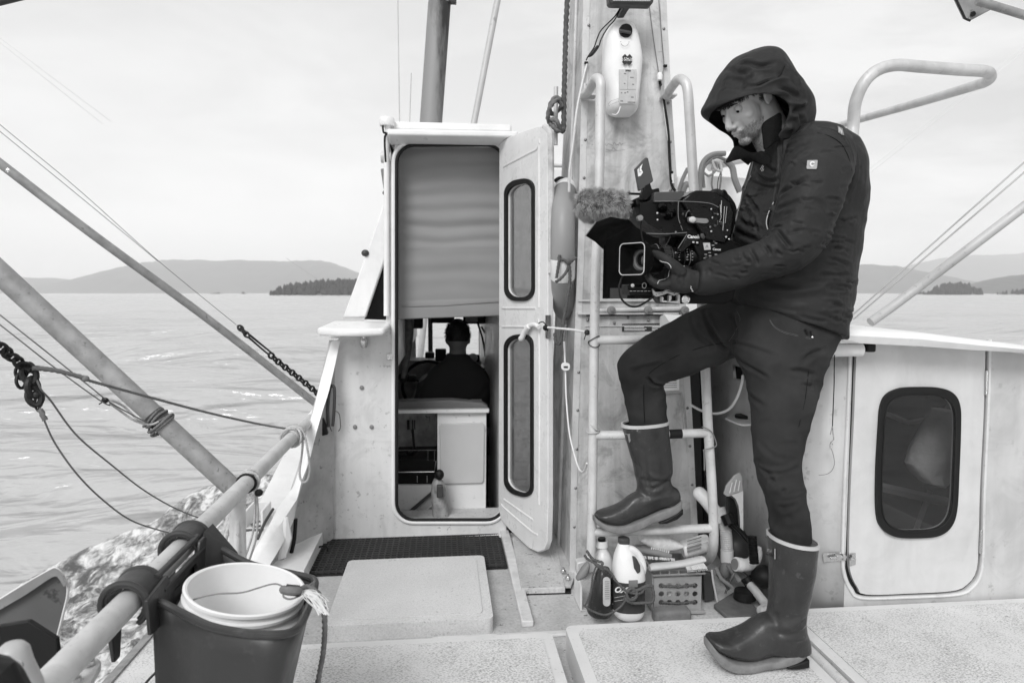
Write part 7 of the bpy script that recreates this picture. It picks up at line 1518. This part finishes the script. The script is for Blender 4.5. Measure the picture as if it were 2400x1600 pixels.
# ---- gloves
def tubem(mb,P_,r): Q=spline([PY(*q) for q in P_],5); rr_=np.interp(np.linspace(0,1,len(Q)),np.linspace(0,1,len(r)),r); mb.tube(Q,list(rr_),seg=12); mb.ball(Q[-1],float(rr_[-1])*1.0,seg=10,rings=6)
mb=MB()
body_loft(mb,[(1640,634,1642,682,2.065,.034),(1622,632,1624,684,2.075,.033),(1605,626,1600,688,2.075,.034),(1585,622,1575,682,2.08,.036),(1568,626,1560,672,2.09,.036)],5,24)
tubem(mb,[(1598,640,2.055),(1578,622,2.05),(1558,606,2.06),(1542,597,2.075),(1532,594,2.09)],[.021,.018,.015,.013,.0115])
for k,(yy,l) in enumerate(((2.068,0),(2.090,2),(2.112,1),(2.132,-3))):
    tubem(mb,[(1572,662,yy+.0),(1556,668+l,yy),(1538,664+l,yy+.004),(1524,654+l,yy+.010),(1518,642+l,yy+.020)],[.0135,.0125,.0115,.0105,.0095])
gl_=mb.build('glove',M_GLOVE,pr); voxel(gl_,.0026,2,.5); sculpt(gl_,[([(1600,645),(1590,655),(1592,670)],4,-3),([(1612,640),(1604,652),(1610,665)],4,-3)],noise_amp=.001,noise_scale=50)
fg,_=surf(gl_)
strip(fg,[(1541,612),(1548,611),(1556,614),(1564,616),(1570,621),(1573,628),(1569,636),(1567,648),(1560,654),(1545,658),(1541,665)],.0012,'piping',M_LABEL,gl_,.0008)
mb=MB()
body_loft(mb,[(1712,470,1722,500,2.34,.03),(1700,455,1712,492,2.33,.036),(1690,448,1698,480,2.32,.034)],4,20)
for k,yy in enumerate((2.29,2.31,2.33,2.35)): tubem(mb,[(1694,458,yy),(1682,450,yy),(1670,452,yy-.004),(1664,462,yy-.008)],[.0125,.0115,.0105,.0095])
tubem(mb,[(1700,470,2.29),(1690,478,2.275),(1680,480,2.27)],[.015,.013,.011]); g2=mb.build('glove',M_GLOVE,pr); voxel(g2,.0028,2,.5)
# ================================================================ VIDEO CAMERA
vc=thing('video_camera',PY(1600,620,2.2),'black professional video camera with a furry microphone, held at waist height by the cameraman','video camera')
def pp(name,l,Y,dy,m,parent=vc,bevel=.003,label=None,**k): mb=MB(); mb.prism([PY(x,y,Y) for x,y in l],(0,dy,0)); return mb.build(name,m,parent,bevel=bevel,label=label,**k)
# microphone with fur cover
mcA=PY(1357,478,2.2); mcB=PY(1468,484,2.2); md=(mcB-mcA).normalized(); mu=V((0,1,0)); mw=md.cross(mu)
mb=MB(); mb.lathe([(0,0),(.034,.004),(.045,.022),(.047,.08),(.045,.14),(.034,.158),(0,.162)],mcA+md*-.004,md,24); mic=mb.build('microphone_cover',mat('fur_base',.10,.9,var=.3,vs=60),vc)
rnd=random.Random(77); mb=MB()
for i in range(9500):
    h=rnd.uniform(-.004,.160); a=rnd.uniform(0,2*math.pi); r0=.045*min(1,math.sqrt(max(0.02,1-((h-.078)/.086)**4)))
    er=(mu*math.cos(a)+mw*math.sin(a)); endf=max(0,(abs(h-.078)-.055)/.03); b=mcA+md*h+er*r0
    cl=noise.noise((h*60,math.cos(a)*3,math.sin(a)*3)); cl2=noise.noise((h*60+9,math.cos(a)*3,math.sin(a)*3))
    dv=(er*.75+md*(.55*(1 if h>.078 else -1)*min(1,endf)+.7*cl)+V((0,0,-.35))+er.cross(md)*cl2*.9).normalized()
    ln=rnd.uniform(.012,.021); q=b+dv*ln*.5+V((0,0,-.0008)); e=b+dv*ln+V((0,0,-.0025))+V((rnd.uniform(-1,1),rnd.uniform(-1,1),rnd.uniform(-1,1)))*.002
    mb.tube([b,q,e],[.0006,.00045,.0001],seg=3,caps=False)
mb.build('fur',mat('fur_strands',.42,.85,var=.45,vs=120),mic)
mb=MB(); mb.tube([mcB,PY(1500,470,2.2),PY(1520,472,2.2)],.012,seg=14); mb.build('microphone_tube',M_BLACK,vc)
mb=MB(); mb.tube([PY(1468,454,2.2),PY(1512,455,2.2)],.004); mb.build('mount_bar',M_BLACK,vc)
pp('mic_clamp',[(1488,466),(1505,464),(1520,478),(1516,500),(1500,512),(1496,490)],2.16,.05,M_BLACK)
mb=MB(); mb.lathe([(0,0),(.009,0),(.009,.02),(0,.021)],PY(1497,512,2.14),(0,-1,0),14); mb.build('clamp_knob',M_MID,vc)
# flap below mic
mb=MB(); mb.loft([[PY(1372,552,2.12),PY(1398,520,2.10),PY(1430,508,2.10)],[PY(1394,566,2.16),PY(1420,535,2.16),PY(1470,515,2.16)],[PY(1412,583,2.22),PY(1420,560,2.22),PY(1478,530,2.22)]],cap=False,closed=False); o=mb.build('sun_flap',M_LIN,vc,angle=180); sm=o.modifiers.new('s','SOLIDIFY'); sm.thickness=.004
mb=MB(); mb.tube([PY(1372,553,2.118),PY(1397,519,2.098)],.0016); mb.build('flap_edge',M_MID,vc)
# viewfinder screen
pp('viewfinder_screen',[(1489,395),(1511,371),(1514,369),(1519,370),(1531,421),(1531,425),(1502,446),(1498,446)],2.15,.018,M_DARK,bevel=.002)
mb=MB(); mb.prism([PY(x,y,2.148) for x,y in ((1494,398),(1506,384),(1503,396),(1507,404),(1502,412),(1496,414))],(0,.001,0)); mb.build('sticker',M_PRINTW,vc,smooth=False)
mb=MB(); mb.tube([PY(1499,392,2.146),PY(1498,404,2.146),PY(1503,402,2.146)],.0007,seg=5); mb.build('sticker_print',M_INK,vc)
pp('screen_hinge',[(1511,433),(1524,428),(1529,444),(1545,440),(1547,452),(1530,456),(1516,470),(1500,470)],2.15,.03,M_BLACK)
pp('top_plate',[(1534,450),(1604,448),(1603,461),(1594,470),(1532,474)],2.12,.10,M_DARK)
# upper body
pp('shoulder_unit',[(1500,478),(1535,466),(1600,463),(1640,462),(1700,470),(1716,495),(1710,540),(1700,560),(1640,560),(1560,548),(1520,525),(1500,505)],2.13,.13,M_BLACK,bevel=.008)
pp('battery_housing',[(1596,470),(1618,452),(1632,446),(1668,447),(1690,455),(1712,470),(1722,500),(1716,550),(1700,570),(1650,560)],2.11,.12,M_BLACKG,bevel=.006)
pp('grey_hood_plate',[(1598,462),(1613,449),(1626,447),(1622,457)],2.115,.05,M_MID,bevel=.002)
for x,y in ((1551,484),(1572,497),(1566,502)): mb=MB(); mb.lathe([(0,0),(.016,0),(.016,.012),(0,.014)],PY(x,y,2.125),(0,-.6,-.8),18); mb.build('control_knob',M_BLACKG,vc)
pp('cable_bracket',[(1614,508),(1638,511),(1658,512),(1663,518),(1660,523),(1640,524),(1616,520)],2.10,.02,M_MID,bevel=.004)
mb=MB(); mb.ball(PY(1623,515,2.098),(.012,.006,.010)); mb.build('bracket_tip',M_LABEL,vc)
for q in ([(1688,480),(1690,510),(1686,520),(1700,523),(1704,484)],[(1698,484),(1694,540)],[(1691,470),(1690,500)]): mb=MB(); mb.tube([PY(x,y,2.10) for x,y in q],.0013,seg=6); mb.build('wire_guard',M_STEEL,vc)
for q in ([(1607,508),(1610,498),(1616,493)],[(1534,472),(1600,472),(1660,476),(1684,486)],[(1590,472),(1590,510),(1600,540)],[(1515,547),(1560,548),(1610,545)],[(1610,549),(1598,568),(1589,582)]):
    mb=MB(); mb.tube(spline([PY(x,y,2.105) for x,y in q],4),.0011,seg=5); mb.build('edge_highlight',M_MID,vc)  # grey lines laid along the black edges as painted highlights
mb=MB(); mb.tube(spline([PY(x,y,2.16) for x,y in ((1681,452),(1682,430),(1685,415),(1688,407))],4),.0012,seg=6); mb.build('antenna',M_BLACK,vc)
mb=MB(); mb.tube(spline([PY(x,y,2.14) for x,y in ((1691,470),(1692,452),(1697,448),(1703,458),(1706,475),(1716,482),(1722,500))],5),.005,seg=8); mb.build('cable_loop',M_BLACK,vc)
pp('rear_grip',[(1690,452),(1706,460),(1722,480),(1726,520),(1714,560),(1700,545)],2.18,.10,M_LIN,bevel=.01)
rnd=random.Random(99)
for k in range(26):
    x=rnd.uniform(1530,1700); y=rnd.uniform(476,545); w=rnd.uniform(.004,.018); h=rnd.uniform(.002,.008)
    mb=MB(); mb.box(PY(x,y,2.108),(w,.008,h),Matrix.Rotation(R(rnd.choice((0,0,8,90))),3,'Y')); mb.build('housing_detail',rnd.choice((M_BLACKG,M_BLACK,M_DARK)),vc,bevel=.0012)
for k in range(12):
    x=rnd.uniform(1540,1705); y=rnd.uniform(474,556); mb=MB(); mb.lathe([(0,0),(.003,0),(.003,.002),(0,.003)],PY(x,y,2.105),(0,-1,0),10); mb.build('screw',rnd.choice((M_STEEL,M_MID,M_LABEL)),vc)
# camera body
LYc=2.17
pp('camera_body',[(1612,548),(1640,545),(1700,556),(1740,575),(1740,640),(1700,650),(1640,650),(1638,600)],2.12,.14,M_BLACK,bevel=.006)
pp('body_crest',[(1610,552),(1636,549),(1640,575),(1622,572),(1600,592),(1590,590)],2.115,.10,M_BLACKG,bevel=.003)
text('Canon',.0145,PY(1625,555,2.112),(1,0,-.02),(0,0,1),.0004,M_PRINTW,'maker_lettering',vc,bold=.0004)
text('Canon',.010,PY(1680,584.5,2.116),(1,0,-.04),(0,0,1),.0004,M_PRINTW,'side_lettering',vc,bold=.0002)
o=pp('tape_square',[(1648,569),(1664,569),(1666,585),(1651,586)],2.116,.002,M_LABEL,bevel=0); text('A',.015,PY(1657,577,2.1145),(1,0,-.04),(0,0,1),.0003,M_MID,'tape_letter',o)
for x,y in ((1654,596),(1663,592),(1664,599),(1678,596),(1684,600),(1652,605),(1665,610),(1671,575),(1674,566),(1668,563),(1678,570)):
    mb=MB(); mb.box(PY(x,y,2.117),(.008,.002,.0018)); mb.build('button_mark',M_LABEL,vc,smooth=False)
for x,y in ((1655,603),(1664,604),(1678,600),(1700,595)): mb=MB(); mb.box(PY(x,y,2.118),(.009,.005,.009)); mb.build('button',M_DARK,vc,bevel=.002)
mb=MB(); mb.lathe([(0,0),(.011,0),(.011,.006),(.006,.008),(0,.008)],PY(1648,552,2.118),(0,-1,0),16); mb.build('dial',M_DARK,vc)
for a in ((1625,567.5,5),(1634,568.5,5)): mb=MB(); mb.box(PY(a[0],a[1],2.112),(.0065,.001,.005)); mb.build('badge',M_LABEL,vc,smooth=False)
# lens
la=PY(1532,605,LYc); lb_=PY(1648,600,LYc); ld_=(lb_-la).normalized()
L0=PY(1526,605,LYc)
mb=MB(); mb.lathe([(0,.0),(.040,.0),(.044,.012),(.044,.020),(.037,.030),(.034,.035),(.034,.06),(.031,.064),(.031,.10),(.029,.104),(.029,.118),(.033,.124),(.036,.14),(.040,.150),(.040,.165),(.0,.166)],L0+V((0,0,0)),ld_,40); ln=mb.build('lens_barrel',M_BLACK,vc,angle=30)
for h,r,m in ((.0455-.03,.0448,M_MID),(.063,.0345,M_DARK),(.103,.0315,M_DARK),(.121,.031,M_MID),(.152,.0405,M_STEEL)):
    mb=MB(); c=L0+ld_*h; u=ld_.orthogonal().normalized(); w=ld_.cross(u); mb.tube([c+(u*math.cos(a)+w*math.sin(a))*r for a in [2*math.pi*k/48 for k in range(48)]],.0012 if m is not M_STEEL else .0026,closed=True,seg=8); mb.build('lens_ring',m,ln)
mb=MB()
for k in range(36):
    a=2*math.pi*k/36; u=ld_.orthogonal().normalized(); w=ld_.cross(u); er=u*math.cos(a)+w*math.sin(a); mb.tube([L0+ld_*.036+er*.0345,L0+ld_*.058+er*.0345],.0013,seg=4)
mb.build('focus_ribs',M_DARK,ln)
nrm=V((0,-1,0))
text('18-80',.0085,L0+ld_*.078+V((0,-.0290,.012)),ld_,(0,-.35,1),.0003,M_PRINTW,'lens_lettering',ln,bold=.0004)
rnd=random.Random(12)
for h in (.084,.109,.112,.127):
    for k in range(5):
        a=R(250+k*16+rnd.uniform(-3,3)); u=V((0,1,0)); w=V((0,0,1)); r=.0315 if h<.12 else .0335
        mb=MB(); mb.box(L0+ld_*(h+rnd.uniform(-.002,.002))+(w*math.cos(a)+u*math.sin(a))*r,(.004,.0015,.0015)); mb.build('scale_mark',M_LABEL,ln,smooth=False)
# square lens hood: axis turned a little towards the viewer
hc=PY(1487,606,LYc-.028); hr_=(PY(1508,600,LYc-.05)-PY(1452,604,LYc+.0)).normalized(); ax2=V((-.80,-.60,.02)).normalized(); rt=ax2.cross(V((0,0,1))).normalized(); upv=rt.cross(ax2)
def hring(w,h,r,d,c0): return [c0+rt*a+upv*b+ax2*d for a,b in rrect(w,h,r,6)]
c0=PY(1481,607,2.075)
outs=[hring(.098,.100,.016,0,c0),hring(.096,.098,.018,-.030,c0),hring(.080,.080,.034,-.058,c0)]; inn=[hring(.092,.094,.014,0,c0),hring(.082,.084,.020,-.028,c0),hring(.066,.066,.030,-.052,c0)]
mb=MB(); mb.loft(outs,cap=False); mb.loft([outs[0],inn[0]],cap=False); mb.loft(inn,cap=False); lh=mb.build('lens_hood',M_BLACK,vc,angle=40)
mb=MB(); mb.tube(hring(.095,.097,.015,.001,c0),.0015,closed=True,seg=8); mb.build('hood_rim',M_LABEL,lh)
cc=c0+ax2*-.052
for r,m,th in ((.036,M_DARK,.003),(.031,M_MID,.0012),(.027,M_MID,.0028),(.022,M_DARK,.002)):
    mb=MB(); mb.tube([cc+(rt*math.cos(a)+upv*math.sin(a))*r for a in [2*math.pi*k/48 for k in range(48)]],th,closed=True,seg=8); mb.build('front_ring',m,lh)
mb=MB(); mb.lathe([(0,.004),(.015,.002),(.024,-.004),(.024,-.006),(0,-.006)],cc,ax2,32); mb.build('front_glass',mat('lens_glass',.01,.04,spec=.8,coat=1),lh)
mb=MB(); mb.lathe([(0,0),(.037,0),(.042,.02),(.042,.06),(0,.061)],cc+ax2*-.004,-ax2,36); mb.build('front_barrel',M_BLACK,lh)
# rods, plates, cable
pp('base_plate',[(1475,666),(1545,664),(1560,676),(1560,690),(1476,692)],2.13,.10,M_BLACK)
for y in (668,): mb=MB(); mb.tube([PY(1470,y+6,2.13),PY(1700,y+4,2.13)],.0075,seg=12); mb.build('support_rod',M_BLACK,vc)
mb=MB(); mb.lathe([(0,0),(.006,0),(.006,.004),(0,.005)],PY(1482,669,2.125),(0,-1,0),12); mb.build('screw',M_STEEL,vc)
mb=MB(); mb.tube([PY(1510,669,2.122)+V((.0065*math.cos(a),0,.0085*math.sin(a))) for a in [2*math.pi*k/20 for k in range(20)]],.0011,closed=True,seg=6); mb.build('port_ring',M_LABEL,vc)
mb=MB(); 
for k in range(6): mb.tube([PY(1476+k*8.5,682,2.125),PY(1482+k*8.5,682,2.125)],.0009,seg=5)
mb.build('scale_line',M_LABEL,vc)
pp('lower_rail',[(1550,678),(1700,672),(1724,678),(1718,704),(1700,712),(1560,712),(1550,700)],2.12,.10,M_BLACK,bevel=.004)
bk_l=[(1530,677),(1531,685),(1534,692),(1540,695),(1552,692),(1565,687),(1580,693),(1592,688),(1604,681),(1616,676),(1600,673),(1585,672),(1572,672),(1564,676),(1556,682),(1545,684),(1536,684)]
pp('patterned_bracket',bk_l,2.10,.012,mat('anodised_silver',.42,.4,metal=.3,var=.1),bevel=.001)
for q in ([(1562,679),(1575,675),(1592,676),(1586,682),(1575,684),(1566,682)],[(1580,688),(1588,681),(1600,678)]): mb=MB(); mb.tube(spline([PY(x,y,2.097) for x,y in q],4),.0012,seg=5); mb.build('engraved_line',M_INK,vc)
for x,y in ((1538,690),(1545,688),(1552,686)): mb=MB(); mb.ball(PY(x,y,2.098),.0016,seg=6,rings=4); mb.build('hole_mark',M_INK,vc)
sr=[(1551,695),(1551,704),(1553,708),(1594,711),(1594,690),(1588,690),(1588,705),(1574,706),(1574,692),(1568,692),(1568,705),(1556,704),(1555,696)]
pp('quick_release',sr,2.10,.02,mat('anodised_silver',.42,.4,metal=.3,var=.1),bevel=.001)
mb=MB(); mb.lathe([(0,0),(.0135,0),(.0135,.012),(.009,.013),(.0085,.010),(0,.010)],PY(1604.5,701.5,2.11),(0,-1,0),28); mb.build('locking_knob',M_STEEL,vc)
mb=MB(); mb.tube(spline([PY(x,y,2.13) for x,y in ((1462,642),(1455,658),(1451,675),(1454,695),(1465,710),(1480,718),(1497,717),(1515,707),(1532,695))],6),.0034,seg=10); mb.build('loose_cable',M_RUB,vc)
mb=MB(); mb.tube(spline([PY(x,y,2.14) for x,y in ((1508,500),(1503,520),(1503,545),(1508,570))],5),.0025,seg=8); mb.tube(spline([PY(x,y,2.14) for x,y in ((1585,520),(1560,575),(1530,578),(1512,566))],5),.0022,seg=8); mb.build('camera_cable',M_RUB,vc)
pp('rear_mass',[(1560,540),(1640,540),(1640,580),(1600,590),(1560,570)],2.2,.08,M_BLACK,bevel=.01)
# ================================================================ HELMSMAN
hp_=thing('person',PY(1065,975,4.7),'man in a dark sweater seated at the helm, seen from behind through the doorway','person')
HYd=4.75
mb=MB(); hc_=PY(1073,790,HYd)
mb.ball(hc_,(.078,.095,.105),seg=20,rings=14); mb.ball(hc_+V((0,.02,-.06)),(.06,.07,.07),seg=16,rings=10)
for s in (1,-1): mb.ball(hc_+V((.079*s,.01,-.02)),(.010,.018,.03))
mb.tube([hc_+V((0,0,-.07)),PY(1072,850,HYd)],[.058,.065],seg=16)
body_loft(mb,[(1045,845,1100,845,HYd,.06),(1000,880,1140,885,HYd,.10),(990,950,1140,950,HYd,.11),(990,1060,1130,1060,HYd,.12)],4,24)
body_loft(mb,[(1115,880,1150,895,HYd,.05),(1132,940,1158,935,HYd+.02,.045),(1130,985,1156,975,HYd+.15,.04)],4,16)
body_loft(mb,[(985,885,1010,870,HYd,.05),(965,930,995,940,HYd+.1,.045),(960,930,985,950,HYd+.3,.035)],4,16)
mb.tube([PY(1110,1050,4.8),PY(1150,1040,5.0),PY(1152,1100,5.0),PY(1150,1180,4.95)],[.08,.07,.055,.05],seg=16); mb.tube([PY(1030,1050,4.8),PY(1020,1040,5.2),PY(1020,1150,5.2)],[.08,.07,.05],seg=16)
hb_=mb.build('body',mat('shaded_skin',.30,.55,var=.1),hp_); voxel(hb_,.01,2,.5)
mb=MB(); rnd=random.Random(31); mb.ball(hc_+V((0,-.004,.022)),(.084,.098,.100),seg=22,rings=14)
for i in range(900):
    a=rnd.uniform(0,2*math.pi); b=rnd.uniform(-.15,1.0); d=V((math.cos(a)*math.cos(b*1.5),math.sin(a)*math.cos(b*1.5),math.sin(b*1.5))); q=hc_+V((0,-.004,.022))+V((d.x*.084,d.y*.098,d.z*.1)); mb.tube([q,q+d*.012+V((rnd.uniform(-.5,.5),0,-.3))*.012],[.002,.0005],seg=3,caps=False)
mb.build('hair',mat('black_hair',.010,.5,var=.2),hp_)
mb=MB()
body_loft(mb,[(1046,828,1098,830,HYd,.068),(1040,842,1110,845,HYd,.085),(1012,862,1138,870,HYd,.115),(993,888,1148,892,HYd,.135),(981,930,1146,930,HYd,.145),(977,975,1142,975,HYd,.145),(980,1065,1140,1065,HYd,.15)],6,36)
body_loft(mb,[(1120,872,1150,892,HYd,.06),(1130,930,1160,930,HYd+.02,.055),(1130,985,1162,972,HYd+.12,.05),(1140,1000,1160,990,HYd+.2,.04)],5,20)
body_loft(mb,[(978,900,1012,872,HYd,.06),(966,945,1000,950,HYd+.1,.055),(960,930,990,955,HYd+.28,.042)],5,20)
o=mb.build('sweater',mat('dark_sweater',.05,.9,var=.15,bump=.2,bs=200),hp_); voxel(o,.009,4,.5); sculpt(o,[([(1000,930),(1040,950),(1060,935)],12,-10),([(1100,940),(1125,930),(1140,905)],12,-10),([(1130,960),(1140,940)],8,-8)],noise_amp=.004,noise_scale=9,ridge=.003,ridge_scale=6)
mb=MB(); mb.tube([PY(1110,1050,4.8),PY(1150,1040,5.0),PY(1152,1090,5.0),PY(1150,1185,4.95)],[.09,.08,.07,.06],seg=16); mb.tube([PY(1030,1050,4.8),PY(1020,1040,5.2),PY(1020,1150,5.2)],[.09,.08,.06],seg=16); mb.build('trousers',M_JEAN,hp_)
